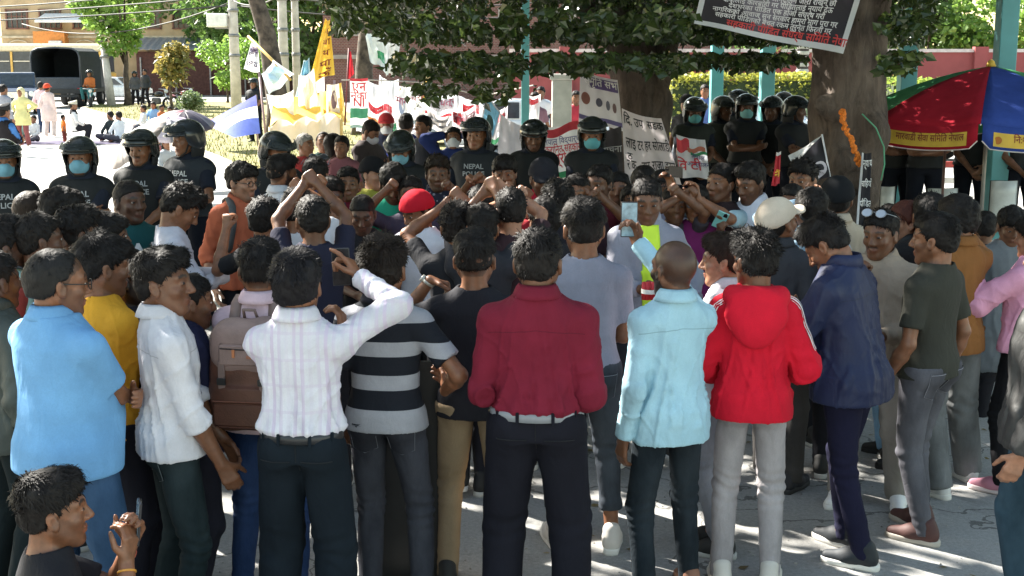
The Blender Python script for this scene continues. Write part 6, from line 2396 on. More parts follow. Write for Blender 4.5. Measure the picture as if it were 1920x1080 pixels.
def backpack(R, label, lower, upper, size=1.0, res=.013, both=True):
    U = R['U']
    t = empty('backpack', (0, 0, 0), 0, label, 'backpack')
    t.matrix_world = R['toworld']
    z0 = R['dz']
    F = Field((-.22, -.36, .84 + z0), (.22, 0, 1.46 + z0), res)
    F.fn((-1, -1, 0), (1, 1, 3), lambda x, y, z: (np.abs(x / .168) ** 4 + np.abs((y + .195) / (.082 + .02 * (z < 1.1 + z0))) ** 3 + np.abs((z - 1.10 - z0) / .205) ** 5) ** .25 * .085 - .085, 0)
    v, q = F.net()
    v = v + vnormals(v, q) * (vnoise(v * 11) * .007)[:, None]
    link('main_compartment', mk_mesh('main_compartment', v, q), t, plain('bag_lower', lower, .55, var=.2, scale=9, bmp=.25, bscale=140))
    F = Field((-.22, -.36, 1.05 + z0), (.22, .05, 1.5 + z0), res)
    F.fn((-1, -1, 0), (1, 1, 3), lambda x, y, z: (np.abs(x / .158) ** 4 + np.abs((y + .19) / .098) ** 3 + np.abs((z - 1.265 - z0) / .125) ** 3.2) ** .25 * .095 - .095, 0)
    v, q = F.net()
    v = v + vnormals(v, q) * (vnoise(v * 13 + 4) * .009)[:, None]
    fl = link('flap', mk_mesh('flap', v, q), t, plain('bag_upper', upper, .6, var=.15, scale=9, bmp=.25, bscale=140))
    for sx in (-1, 1):
        MB().box((sx * .09, -.285, 1.12 + z0), (.03, .012, .2), bev=.003).build('buckle_strap', plain('bag_strap', tuple(c * .8 for c in upper), .6), t)
        MB().box((sx * .09, -.294, 1.13 + z0), (.038, .01, .03), bev=.003).build('buckle', plain('black_plastic', (.02, .02, .02), .5), t)
        pts = [(sx * .09, -.12, 1.33), (sx * .085, -.085, 1.43), (sx * .09, -.01, 1.452), (sx * .10, .09, 1.40), (sx * .115, .135, 1.28), (sx * .14, .11, 1.12), (sx * .165, .0, 1.02), (sx * .14, -.13, .98)]
        m = MB()
        P = [U(p) for p in pts]
        Q = []
        for i in range(len(P) - 1):
            for k in range(3):
                Q.append(P[i].lerp(P[i + 1], k / 3))
        Q.append(P[-1])
        vs = []
        for i, p in enumerate(Q):
            tn = (Q[min(i + 1, len(Q) - 1)] - Q[max(i - 1, 0)]).normalized()
            sdv = Vector((1, 0, 0)) - tn * tn.x
            sdv = sdv.normalized()
            vs += [p - sdv * .024, p + sdv * .024]
        m.add(vs, [(2 * i, 2 * i + 1, 2 * i + 3, 2 * i + 2) for i in range(len(Q) - 1)])
        m.build('shoulder_strap', plain('bag_strap', tuple(c * .85 for c in upper), .6), t, True, .012)
    pf = MB().box((0, -.283, 1.245 + z0), (.20, .02, .10), bev=.012)
    pf.build('flap_pocket', plain('bag_upper', upper, .6, var=.15, scale=9, bmp=.25, bscale=140), fl)
    MB().tube([(-.09, -.296, 1.275 + z0), (0, -.297, 1.272 + z0), (.09, -.296, 1.275 + z0)], .003, 4).build('zip', plain('zip', (.05, .035, .03), .4, .5), fl)
    MB().box((-.03, -.30, 1.255 + z0), (.012, .004, .035)).build('zip_pull', plain('zip_pull', (.55, .2, .08), .5), fl)
    MB().box((0, -.296, .985 + z0), (.26, .014, .11), bev=.012).build('lower_pocket', plain('bag_lower', lower, .55, var=.2, scale=9, bmp=.25, bscale=140), t)
    MB().tube([(-.13, -.302, 1.045 + z0), (.13, -.302, 1.045 + z0)], .003, 4).build('seam', plain('seam_red', tuple(min(1, c * 1.8) for c in lower), .6), t)
    MB().tube([(-.03, -.14, 1.37 + z0), (-.025, -.17, 1.42 + z0), (.025, -.17, 1.42 + z0), (.03, -.14, 1.37 + z0)], .008, 6).build('handle', plain('bag_strap', tuple(c * .8 for c in upper), .6), t, True)
    MB().box((.05, -.295, 1.24 + z0), (.05, .006, .014), bev=.002).build('leather_tag', plain('tag_tan', (.35, .14, .08), .5), t)
    return t


def band(R, sd, col, nm='wristband', r=.034, w=.012, at_=.92, face=None):
    p = R['E'][sd].lerp(R['W'][sd], at_)
    d = (R['W'][sd] - R['E'][sd]).normalized()
    M = Matrix.Translation(p) @ d.to_track_quat('Z', 'Y').to_matrix().to_4x4()
    m = MB().lathe([(r * .95, -w), (r * 1.05, -w * .8), (r * 1.05, w * .8), (r * .95, w)], 16)
    if face:
        m.lathe([(.0, r + .009), (.016, r + .009), (.018, r + .004), (.018, r - .006)], 14, (0, 0, 0), 'Y')
    m.v = [tuple(M @ Vector(p)) for p in m.v]
    return m.build(nm, plain(nm, col, .35, .3 if face else 0), R['o'], True)


G = 'people in the crowd'
# ---- front row, seen from behind
A = person(100, 462, 1.72, 36, 'balding man in spectacles and a bright blue polo shirt with folded arms at the left', ('polo', (.16, .36, .62), 'short'), ('reg', (.03, .068, .135), .05, True), 'bald', arms=('fold', 'fold'), head=(22, 4, 0), res=0, build=1.2, specs='clear', skin='m', hem=.83, feet=((.20, .05), (-.12, -.05)), sway=.0, hcol=(.02, .018, .017))
person(185, 436, 1.71, 42, 'man in a mustard yellow long sleeved top between the blue polo and white shirt', ('tee', (.76, .37, .03), 'long'), ('reg', (.02, .02, .03)), 'mop', arms=('fold', 'fold'), head=(15, 6, 0), res=0, beard='stubble', hem=.84, feet=((.1, .0), (-.12, .08)))
person(238, 468, 1.60, 62, 'bearded man in a dark top half hidden behind the yellow top', ('tee', (.02, .02, .03), 'short'), ('reg', (.02, .02, .03)), 'short', arms=('front', 'front'), head=(20, 4, 0), res=1, beard='full', skin='d')
A = person(306, 467, 1.68, 68, 'young man in a white shirt with rolled sleeves in profile left of the backpack', ('shirt', (.62, .61, .65), 'roll'), ('slim', (.010, .018, .021), .05, True), 'quiff', arms=(((.17, .17, .83), (.4, -1, 0), (-1, 0, .1), 'relax', None), ((.10, .22, .86), (1, -.4, -.2), (-.5, -.8, 0), 'relax', None)), head=(26, -2, 0), res=0, hem=.86, skin='n', belt=None)
person(352, 512, 1.52, 66, 'person in a navy top mostly hidden in front of the white shirt man', ('shirt', (.018, .02, .055), 'long'), ('reg', (.02, .02, .03)), 'short', arms=('front', 'front'), head=(0, 5, 0), res=1)
A = person(487, 450, 1.66, 8, 'man in a pale pink polo carrying a brown leather backpack', ('polo', (.74, .55, .62), 'short'), ('slim', (.022, .045, .12), .05, True), 'fade', arms=('down', 'front'), head=(-8, 2, 0), res=0, skin='m', hem=.85)
backpack(A, 'brown leather backpack with a taupe flap worn over the pink polo', (.115, .045, .027), (.27, .185, .165))
A = person(556, 467, 1.70, 6, 'man in a white shirt with thin mauve stripes filming with a raised phone', ('shirt', (.64, .63, .68), 'long'), ('loose', (.010, .015, .021)), 'mop', pat='pinstripe', c2=(.52, .44, .56), tucked=True, res=0, build=.94, skin='m',
           arms=(((.20, .25, 1.55), (1, -.2, .05), (-.9, .2, .1), 'point', (-.55, .25, .75)), ((-.10, .30, 1.30), (1, -.3, -1), (.4, .3, .8), 'grip', (.1, .3, .95))), head=(2, -4, 0), belt=(.02, .02, .022), feet=((.12, 0), (-.13, .02)), hcol=(.012, .01, .012))
phone(A, 1, (-.06, .12, 1), (0, -1, .1), (-.035, .015, -.03), label='black phone held upright by the man in the striped white shirt', screen=(.03, .028, .03), push=.085)
cb2 = MB()
pw = A['toworld'] @ (A['W'][1] + A['HD'][1] * .02)
pl = [Vector((-.03, .33, 1.46)), Vector((0, .31, 1.36)), Vector((.03, .30, 1.28)), Vector((.01, .32, 1.22)), Vector((-.05, .30, 1.24))]
cb2.tube([A['toworld'] @ p for p in pl], .004, 5)
tag(cb2.build('charging_cable', plain('white_cable', (.75, .74, .72), .5), None, True), 'white cable dangling from the phone of the filming man', 'cable')
band(A, -1, (.75, .75, .75), 'bracelet', .03, .006)
A = person(718, 446, 1.68, 8, 'man in a black and grey banded polo shirt beside the signboard', ('polo', (.33, .335, .37), 'short'), ('slim', (.032, .034, .044), .05, True), 'curly', pat='bands', c2=(.010, .012, .018), res=0, build=.95, skin='m', hem=.865, collar=(.02, .02, .03),
           arms=(((.25, .14, 1.00), (.9, -1, 0), (-.6, -.6, 0), 'relax', (-.2, .9, .35)), ((.24, .06, .86), (.4, -1, 0), (-1, .2, 0), 'relax', None)), head=(-3, 2, 0), hcol=(.022, .014, .010), feet=((.16, .0), (-.09, .03)))
for sd in (1, -1):
    pass
A = person(890, 430, 1.68, 6, 'man in a plain black tee with one hand raised to his neck', ('tee', (.016, .016, .022), 'short'), ('slim', (.30, .22, .14), .05), 'fade', res=0, skin='m', hem=.84, arms=(((.16, .25, .98), (1, -.5, -.2), (-.5, -.6, 0), 'relax', None), ((.23, .14, 1.44), (.45, -.3, -1), (-.2, -.3, -.9), 'hook', (-.85, .15, -.25))), head=(-2, 0, 0), feet=((.1, 0), (-.14, .03)))
band(A, -1, (.5, .48, .42), 'watch', .031, .007, .95, True)
A = person(1008, 427, 1.755, 4, 'man in a maroon shirt with black trousers and a grey belt', ('shirt', (.165, .010, .027), 'long'), ('loose', (.012, .012, .018)), 'short', tucked=True, belt=(.22, .23, .25), res=0, build=1.07, skin='n', arms=(((.13, .20, 1.0), (.35, -1, 0), (-.5, -.8, 0), 'relax', (-.8, .5, -.1)), ((.13, .20, .97), (.45, -1, 0), (-.5, -.8, 0), 'relax', (-.7, .6, -.2))), head=(6, 2, 0), specs='clear', feet=((.15, 0), (-.15, .02)))
A = person(1096, 373, 1.77, -2, 'tall man in a grey tee with rolled jeans and bare ankles', ('tee', (.26, .27, .34), 'short'), ('slim', (.05, .06, .075), .20, True), 'quiff', res=0, skin='m', hem=.88, arms=('front', 'front'), head=(-5, 6, 0), shoes=((.62, .58, .54), (.72, .7, .66)), feet=((.15, .05), (-.12, .12)))
A = person(1264, 446, 1.67, -20, 'man with a shaved head in a loose pale blue shirt holding a phone up', ('shirt', (.36, .57, .67), 'long'), ('slim', (.012, .018, .024), .05, True), 'shaved', res=0, build=.90, skin='n', hem=.79, beard='full',
           arms=(((.03, .43, 1.62), (1, .0, -.9), (-.7, -.3, .4), 'grip', (-.35, .1, .9)), ((.24, .02, .81), (.4, -1, 0), (-1, .2, 0), 'relax', None)), head=(-12, -2, 0), shoes=((.22, .10, .06), (.1, .08, .07)), feet=((.16, .10), (-.13, -.02)))
phone(A, 1, (.03, .05, 1), (-.25, -1, .05), (-.02, 0, .055), label='phone held high with a pale blue screen by the shaven headed man', screen=(.22, .34, .42), size=(.078, .165, .010), push=.06)
A = person(1360, 438, 1.60, -62, 'young man in a white shirt looking left past the red jacket', ('shirt', (.62, .60, .63), 'long'), ('slim', (.26, .28, .33), .05, True), 'quiff', res=0, skin='l', arms=('front', 'front'), head=(-12, 2, 0), hem=.82, feet=((.06, .05), (-.08, -.03)), hcol=(.03, .017, .011))
A = person(1421, 433, 1.67, 8, 'man in a bright red hooded jacket with white sleeve stripes', ('hoodie', (.60, .008, .028), 'long'), ('slim', (.29, .27, .28), .05, True), 'curly', res=0, build=.87, skin='n', hem=.83, arms=(((.13, .24, 1.00), (.6, -.9, 0), (-.6, -.6, 0), 'relax', None), ((.15, .22, .98), (.7, -.9, 0), (-.6, -.6, 0), 'relax', None)), head=(-32, 4, 0), shoes=((.55, .52, .48), (.7, .68, .62)), feet=((.11, .02), (-.12, .0)))
RED = A
A = person(1612, 398, 1.71, -50, 'man in a navy blue jacket looking down at his phone', ('jacket', (.011, .018, .062), 'long'), ('slim', (.014, .014, .035), .05), 'quiff', res=0, skin='m', hem=.80, build=1.12, lean=(0, .09), arms=('phone', 'phone'), head=(-6, 40, 0), shoes=((.014, .018, .024), (.72, .70, .66)), feet=((.10, .06), (-.10, -.12)))
phone(A, 1, (0, .7, .7), (0, -.7, .7), (-.03, .0, .02), label='dark phone in the hands of the man in the navy jacket')
person(1757, 397, 1.68, -44, 'man in an olive tee and dark grey jeans wearing dark red sneakers', ('tee', (.038, .038, .030), 'short'), ('slim', (.085, .085, .10), .05, True), 'short', res=0, skin='m', hem=.86, arms=('down', ((.22, .12, .84), (.4, -1, 0), (-1, 0, 0), 'relax', None)), head=(-12, 2, 0), shoes=((.07, .025, .022), (.42, .38, .33)), feet=((.09, .06), (-.10, -.06)), build=1.06)
person(1978, 430, 1.74, -62, 'man in a black and grey sweater cut off by the right edge', ('jacket', (.045, .045, .044), 'long'), ('reg', (.032, .062, .088), .05, True), 'short', res=0, skin='l', hem=.82, arms=('down', 'down'), head=(-10, -14, 0), shoes=((.10, .04, .03), (.2, .15, .12)), feet=((.1, .05), (-.12, -.35)))
person(1944, 402, 1.58, -40, 'girl in a pink hoodie showing two raised fingers behind the dark sweater', ('hoodie', (.72, .34, .48), 'long'), ('slim', (.012, .012, .014)), 'bangs', res=0, skin='l', arms=('down', ((.17, .28, 1.38), (.6, -.2, -1), (0, 1, 0), 'v', (.05, .1, 1))), head=(0, 0, 0), shoes=((.45, .18, .24), (.6, .5, .5)), fem=True, hem=.88, depth=7.0)
A = person(34, 894, 1.03, 62, 'young man crouching at the lower left corner with a phone at his face', ('tee', (.014, .014, .018), 'short'), ('reg', (.03, .04, .06)), 'quiff', res=0, skin='m', sit='squat', arms=(((.09, .23, 1.37), (.7, -.1, -1), (-.6, -.3, .5), 'grip', (-.1, .25, .95)), ((-.02, .25, 1.40), (.7, -.1, -1), (-.6, -.3, .5), 'grip', (-.1, .3, .95))), head=(6, -2, 0), lean=(0, .10))
phone(A, 1, (0, .12, 1), (-.1, -1, .1), (-.045, .035, .03), label='slim dark phone of the crouching man at the lower left', push=.09)
band(A, 1, (.65, .28, .04), 'wristband', .031, .004, .86)
band(A, -1, (.45, .10, .06), 'wristband', .031, .008, .84)

# white stripes down the sleeve of the red jacket, drawn on its surface
bv = BVHTree.FromPolygons([tuple(map(float, p)) for p in RED['sv']], [tuple(map(int, a)) for a in RED['sq']])
for sd in (-1, 1):
    rear = -.10 if sd < 0 else -.03
    Sx, Ex = RED['Sh'][sd], RED['E'][sd]
    for k in range(3):
        m = MB()
        L_, R2 = [], []
        for u in np.linspace(-.35, .82, 22):
            c = Sx.lerp(Ex, u) if u > 0 else Sx.lerp(Vector((sd * .06, -.03, 1.42)), -u * 1.6)
            for off, lst in ((-.006, L_), (.006, R2)):
                yy = (k - 1) * .024 + off + rear
                o_ = c + Vector((sd * .25, yy, .22 if u < .15 else .05))
                hit = bv.find_nearest(c + Vector((sd * .055, yy, .045)))
                lst.append(hit[0] + hit[1] * .004)
        for i in range(len(L_) - 1):
            m.add([L_[i], R2[i], R2[i + 1], L_[i + 1]], [(0, 1, 2, 3)])
        m.build('sleeve_stripe', plain('white_trim', (.78, .74, .74), .7), RED['shirt'])
# hood lying on the shoulders
F = Field((-.17, -.30, 1.16), (.17, .12, 1.52), .012)
F.ell((0, -.118, 1.335), (.135, .036, .115), .03)
F.ell((0, -.125, 1.27), (.085, .034, .09), .04)
F.cap((-.10, -.065, 1.415), (.10, -.065, 1.415), .040, .040, .05)
F.cap((-.105, -.05, 1.41), (-.075, .06, 1.40), .030, .022, .04)
F.cap((.105, -.05, 1.41), (.075, .06, 1.40), .030, .022, .04)
F.carve((-1, -1, 1), (1, 1, 2), lambda x, y, z: -capd(x, y, z, (0, -.02, 1.47), (0, -.01, 1.6), .062, .08), .01)
v, q = F.net()
v = v + vnormals(v, q) * ((1 - 2 * np.abs(vnoise(np.stack([np.abs(v[:, 0]) * 9 + (v[:, 2] - 1.2) * 16, v[:, 1] * 4, (v[:, 2] - 1.2) * 5], 1)))) * .010)[:, None]
link('hood', mk_mesh('hood', v, q), RED['o'], RED['mt'])

# ---- left, second and third rows
person(14, 402, 1.68, 46, 'man in a mint collared shirt with a dark backpack at the left edge', ('shirt', (.40, .62, .56), 'short'), ('reg', (.02, .03, .03)), 'short', res=1, skin='d', head=(10, 0, 0))
backpack(ALLP[-1], 'charcoal backpack on the man in the mint shirt at the left edge', (.03, .033, .036), (.05, .052, .055), res=.018)
person(-12, 470, 1.62, 40, 'man in a grey green jacket cut off by the left edge', ('jacket', (.05, .06, .052), 'long'), ('reg', (.012, .018, .02)), 'short', res=1, skin='d')
person(72, 398, 1.69, 48, 'short haired man in a dark tee behind the blue polo', ('tee', (.02, .02, .02), 'short'), hair='short', res=1, skin='d', head=(8, 0, 0))
person(142, 388, 1.68, 44, 'curly haired man behind the yellow top', ('tee', (.03, .04, .05), 'short'), hair='curly', res=1, skin='n', head=(12, 4, 0))
person(112, 352, 1.70, 55, 'man with a flat mop of black hair before the masked officer', ('tee', (.03, .02, .02), 'short'), hair='mop', res=1, skin='n', head=(10, 4, 0))
person(62, 356, 1.68, 70, 'man with brownish short hair in front of the left officers', ('tee', (.10, .03, .02), 'short'), hair='crop', res=1, skin='n', hcol=(.03, .018, .012))
person(2, 412, 1.66, 50, 'dark haired man peeping in at the left edge under the officers', ('tee', (.3, .05, .04), 'short'), hair='short', res=1, skin='d')
A = person(240, 336, 1.70, 150, 'man in a dark teal tee with white lettering on the chest', ('tee', (.012, .075, .08), 'short'), ('reg', (.10, .11, .13), .05, True), 'crop', res=1, skin='d', beard='stubble', head=(-20, 0, 0), hem=.84)
decal('G A P', .13, (0, .0, 1.22), (1, 0, 0), A['sv'], A['sq'], A['shirt'], 'chest_lettering', (.7, .7, .7), bold=.05)
A = person(320, 340, 1.71, 70, 'man in a pale grey sweatshirt looking down at a paper cup and phone', ('tee', (.62, .62, .70), 'long'), ('reg', (.16, .17, .19), .05, True), 'curly', res=1, skin='m', arms=('phone', 'phone'), head=(6, 34, 0), hem=.87)
phone(A, 1, (0, .8, .6), (0, -.6, .8), (-.03, .02, .02), label='phone in the hands of the man in the pale grey sweatshirt')
A = person(450, 303, 1.72, 148, 'man in spectacles and an open orange shirt with a grey backpack strap', ('shirt', (.42, .11, .055), 'roll'), ('slim', (.014, .014, .018)), 'mop', res=1, skin='l', specs='clear', head=(-28, 4, 0), hem=.82, feet=((.1, 0), (-.1, .06)))
backpack(A, 'grey backpack on the man in the orange shirt', (.05, .055, .06), (.08, .085, .09), res=.018)
person(497, 368, 1.66, 30, 'man in a black tee stretching his left fist out and up', ('tee', BLK, 'short'), ('slim', (.012, .012, .015)), 'short', res=1, skin='m', arms=(((.10, .30, 1.60), (.8, .2, -.5), (0, 1, 0), 'fist', None), ((.40, .10, 1.47), (.3, -.2, -1), (0, 1, 0), 'fist', (-.05, .1, 1))), head=(-8, 0, 0))
person(527, 290, 1.73, 44, 'bearded man in a white shirt turned away right of the orange shirt', ('shirt', (.72, .74, .80), 'long'), hair='fade', res=1, skin='m', beard='full', head=(10, 4, 0))
person(592, 294, 1.72, 12, 'man in a dark plaid shirt with sunglasses pushed up on his hair', ('shirt', (.03, .025, .06), 'short'), hair='short', res=1, skin='m', pat='plaid', c2=(.10, .09, .16), specs='up', head=(-4, 0, 0))
person(652, 312, 1.62, 172, 'man in a maroon tee behind the shouting man', ('tee', (.20, .015, .03), 'short'), hair='short', res=1, skin='m', head=(0, 0, 0))
person(622, 332, 1.63, 168, 'shouting man with crossed raised arms facing the camera', ('tee', (.05, .04, .045), 'short'), hair='quiff', res=1, skin='d', beard='mo', arms=(((.16, .30, 1.52), (1, .2, -.6), (0, -1, 0), 'fist', None), ((-.10, .30, 1.53), (1, .2, -.6), (0, -1, 0), 'fist', None)), head=(6, 8, 0))
person(556, 352, 1.60, 10, 'man in a white tee raising crossed wrists left of the shouting man', ('tee', (.6, .6, .64), 'short'), hair='short', res=1, skin='m', arms=('cross', 'cross'), head=(8, 6, 0), depth=7.3)
person(586, 366, 1.62, 346, 'man in a dark navy tee stretching crossed fists up right of the white tee', ('tee', (.02, .02, .04), 'short'), hair='short', res=1, skin='n', arms=(((.05, .26, 1.74), (1, .1, -.2), (0, 1, 0), 'fist', None), ((.03, .29, 1.72), (1, .1, -.2), (0, 1, 0), 'fist', None)), head=(-4, 4, 0), depth=6.7)
person(905, 384, 1.60, 8, 'man in a charcoal tee lifting crossed fists in the middle of the circle', ('tee', (.03, .03, .036), 'short'), hair='quiff', res=1, skin='m', arms=(((.03, .27, 1.76), (1, .1, -.2), (0, 1, 0), 'fist', None), ((.06, .29, 1.72), (1, .1, -.2), (0, 1, 0), 'fist', None)), head=(-8, 4, 0), depth=6.9)
person(680, 360, 1.58, 170, 'man in a black tee with short hair bending his head', ('tee', BLK, 'short'), hair='crop', res=1, skin='d', head=(8, 22, 0), arms=('front', 'front'))
person(737, 303, 1.71, 160, 'man in a bright green shirt looking down', ('shirt', (.03, .40, .24), 'short'), hair='mop', res=1, skin='n', beard='stubble', head=(14, 26, 0), arms=('front', 'front'), inner=BLK)
person(700, 296, 1.64, 140, 'bare necked person in a black cap and mustard vest behind the green shirt', ('vest', (.38, .36, .06), 'none'), hair='short', res=1, skin='l', hat=('cap', (.012, .012, .014)), head=(-10, 0, 0))
A = person(790, 355, 1.60, 205, 'man in a red cloth cap and white tee at the middle of the circle', ('tee', (.74, .76, .82), 'short'), ('reg', (.014, .014, .016)), 'short', res=1, skin='m', hat=('bandana', (.55, .015, .03)), head=(22, 22, 0), arms=(((.10, .33, 1.25), (1, -.3, -.8), (0, -1, 0), 'relax', None), 'down'), hem=.84)
person(820, 292, 1.70, 182, 'curly haired man in a dark patterned shirt facing the camera', ('shirt', (.03, .03, .05), 'short'), hair='curly', res=1, skin='n', pat='floral', c2=(.25, .22, .25), head=(-6, 2, 0), arms=('front', ((.14, .32, 1.48), (1, .1, -.7), (0, 1, 0), 'fist', None)), hcol=(.03, .02, .014))
person(857, 382, 1.64, 2, 'man in a black tee raising both arms with crossed wrists', ('tee', (.02, .02, .024), 'short'), ('slim', (.013, .013, .018), .05, True), 'curly', res=1, skin='m', arms=(((.02, .24, 1.70), (1, .1, -.1), (0, 1, 0), 'fist', None), ((.12, .26, 1.64), (1, .0, -.2), (0, 1, 0), 'fist', None)), head=(0, -4, 0), hcol=(.02, .014, .012))
person(945, 290, 1.70, 200, 'young man with a fringe and red tee lifting his fists', ('tee', (.45, .015, .03), 'short'), hair='bangs', res=1, skin='m', arms=(((.16, .34, 1.50), (1, .0, -.8), (0, 1, 0), 'fist', None), ((-.02, .34, 1.52), (1, 0, -.8), (0, 1, 0), 'fist', None)), head=(-18, 6, 0))
A = person(1019, 298, 1.72, 164, 'man in a black cap and red shirt raising a wrist with a watch', ('polo', (.42, .012, .035), 'short'), hair='short', res=1, skin='n', hat=('cap', (.022, .022, .028)), arms=(((.26, .30, 1.40), (1, .2, -.7), (0, 1, 0), 'fist', None), ((.0, .30, 1.30), (1, -.2, -.8), (0, 1, 0), 'fist', None)), head=(10, 12, 0))
band(A, 1, (.7, .7, .68), 'watch', .034, .008, .9, True)
person(958, 352, 1.60, 350, 'man in a red and black tee raising his right forearm', ('tee', (.04, .02, .025), 'short'), hair='short', res=1, skin='l', arms=(((.02, .26, 1.66), (1, .1, -.3), (0, 1, 0), 'fist', None), ((-.06, .26, 1.62), (1, .1, -.3), (0, 1, 0), 'fist', None)), head=(-6, 4, 0), depth=7.0)
person(1046, 340, 1.64, -8, 'curly haired man in a dark top behind the maroon shirt', ('tee', (.03, .03, .04), 'short'), hair='curly', res=1, skin='m', arms=(((.10, .30, 1.62), (1, .2, -.4), (0, 1, 0), 'fist', None), 'front'), head=(-6, 0, 0), depth=7.7)
person(1022, 372, 1.62, -14, 'man with straight black hair in a charcoal tee', ('tee', (.025, .025, .03), 'short'), hair='mop', res=1, skin='m', arms=('front', ((.06, .32, 1.66), (1, .2, -.4), (0, 1, 0), 'fist', None)), head=(-10, 4, 0))
person(1124, 308, 1.70, 200, 'laughing man in a dark maroon tee with raised crossed fists', ('tee', (.10, .012, .022), 'short'), ('slim', (.02, .02, .025)), 'short', res=1, skin='n', arms=(((.03, .34, 1.52), (1, .1, -.7), (0, 1, 0), 'fist', None), ((.12, .34, 1.50), (1, .1, -.7), (0, 1, 0), 'fist', None)), head=(10, 2, 0))
person(1082, 326, 1.66, 185, 'man half hidden behind the raised fists right of the black cap', ('tee', (.04, .02, .03), 'short'), hair='short', res=1, skin='m', head=(4, 0, 0))
person(1208, 310, 1.62, 168, 'dark haired woman in a grey dress behind the raised phone', ('kurta', (.20, .20, .24), 'long'), hair='long', res=1, skin='m', fem=True, head=(-14, 4, 0))
person(1242, 318, 1.60, 186, 'woman with a fringe beside the lettered cloth', ('kurta', (.30, .28, .36), 'long'), hair='long', res=1, skin='m', fem=True, head=(8, 6, 0), depth=9.3)
person(1186, 346, 1.52, 176, 'woman in dark sunglasses with a bright blue scarf', ('kurta', (.04, .09, .45), 'long'), hair='long', res=1, skin='m', fem=True, specs='dark')
A = person(1214, 330, 1.68, 172, 'person in a grey jacket and a neon yellow safety vest holding a red bundle', ('jacket', (.28, .28, .34), 'long'), ('reg', (.03, .03, .035)), 'short', res=1, skin='n', arms=('hold', ((.24, .18, 1.0), (.5, -1, 0), (-1, 0, 0), 'relax', None)), head=(10, 14, 0), depth=7.4, hem=.86)
NEON = A
person(1352, 306, 1.72, 236, 'man in a dark brown waistcoat filming with a phone held sideways', ('vest', (.035, .020, .022), 'none'), ('reg', (.03, .03, .035)), 'short', res=1, skin='m', build=1.08, hem=.80, arms=(((.02, .42, 1.54), (1, -.1, -.6), (0, 1, 0), 'grip', (.2, .1, .95)), ((.20, .40, 1.50), (1, -.1, -.5), (0, 1, 0), 'grip', (-.3, .1, .95))), head=(-6, -4, 0))
VST = ALLP[-1]
phone(VST, 1, (1, .1, 0), (0, -1, 0), (-.085, .03, .03), label='dark phone held sideways by the man in the brown waistcoat', push=.1)
person(1306, 346, 1.58, 190, 'man in sunglasses behind the sideways phone', ('tee', (.16, .015, .10), 'short'), hair='short', res=1, skin='m', specs='dark', depth=8.6)
A = person(1413, 302, 1.74, 222, 'man in a white shirt with a quiff looking down at a turquoise phone', ('shirt', (.72, .72, .80), 'short'), ('slim', (.02, .02, .03)), 'quiff', res=1, skin='n', beard='stubble', head=(8, 16, 0), arms=(((.0, .38, 1.24), (1, -.4, -.7), (-.5, -.5, .6), 'grip', (-.3, .5, .7)), 'front'))
phone(A, 1, (-.5, .3, .6), (0, -.6, .8), (0, .0, .03), col=(.25, .60, .60), label='turquoise phone held by the man in the white shirt with a quiff', screen=(.3, .5, .5))
person(1507, 300, 1.73, 214, 'smiling man with wavy hair under the white pennant', ('tee', (.10, .08, .07), 'short'), hair='curly', res=1, skin='m', beard='mo', head=(4, 4, 0))
person(1569, 333, 1.70, -12, 'man in a black cap and beige shirt seen from behind', ('shirt', (.56, .47, .36), 'long'), hair='short', res=1, skin='n', hat=('cap', (.012, .013, .015)), head=(150, 0, 0) if False else (20, -4, 0))
person(1466, 372, 1.66, 30, 'man in a beige cap and charcoal shirt beside the raised blue sleeve', ('shirt', (.045, .047, .055), 'long'), ('reg', (.05, .047, .045)), 'short', res=1, skin='m', hat=('cap', (.62, .52, .42)), head=(26, -16, 0), shoes=((.02, .02, .025), (.03, .03, .03)), feet=((.14, -.05), (-.08, .1)))
person(1524, 350, 1.71, 6, 'man in a pale blue shirt with his left elbow lifted over his face', ('shirt', (.42, .60, .76), 'long'), hair='short', res=1, skin='m', arms=('front', ((.02, .22, 1.58), (1, .25, -.1), (0, -1, 0), 'grip', (-.6, .3, .6))), head=(-6, 6, 0))
person(1656, 392, 1.64, 206, 'round faced man in beige with sunglasses on his head and fist at chin', ('shirt', (.34, .27, .21), 'long'), ('loose', (.30, .275, .25)), 'short', res=1, skin='n', specs='up', beard='mo', build=1.1, arms=('chin', 'front'), head=(16, 6, 0), shoes=((.72, .71, .7), (.75, .74, .72)))
person(1700, 376, 1.60, -78, 'woman with auburn hair in a black coat smiling with a hand at her cheek', ('jacket', (.012, .012, .014), 'long'), ('wide', (.22, .40, .66), .05, True), 'long', res=1, skin='l', fem=True, arms=('front', 'chin'), head=(-14, 0, 0), hcol=(.10, .03, .02), shoes=((.012, .012, .012), (.02, .02, .02)))
A = person(1800, 366, 1.69, -24, 'man in a rust brown shirt with a phone at his ear', ('shirt', (.24, .10, .03), 'long'), ('loose', (.13, .135, .14), .05, True), 'mop', res=1, skin='m', arms=('ear', 'down'), head=(-4, 4, 0), shoes=((.58, .57, .56), (.6, .58, .54)), feet=((.26, .1), (-.1, -.05)), hem=.82)
phone(A, 1, (-.3, -.1, .9), (-1, 0, 0), (.01, .02, -.01), label='white phone held at the ear of the man in the rust shirt', col=(.6, .62, .64))
person(1896, 384, 1.60, 176, 'person in a grey shawl with a lowered head by the far right edge', ('kurta', (.15, .165, .18), 'long'), hair='mop', res=1, skin='n', fem=True, head=(6, 20, 0), depth=8.6)
person(1744, 362, 1.66, 6, 'dark haired man in black behind the auburn woman', ('tee', (.016, .016, .018), 'short'), hair='mop', res=1, skin='m')
person(1668, 382, 1.55, 10, 'dark haired person in front of the narrow shield', ('tee', (.014, .014, .018), 'short'), hair='short', res=2, skin='n', depth=10.5)
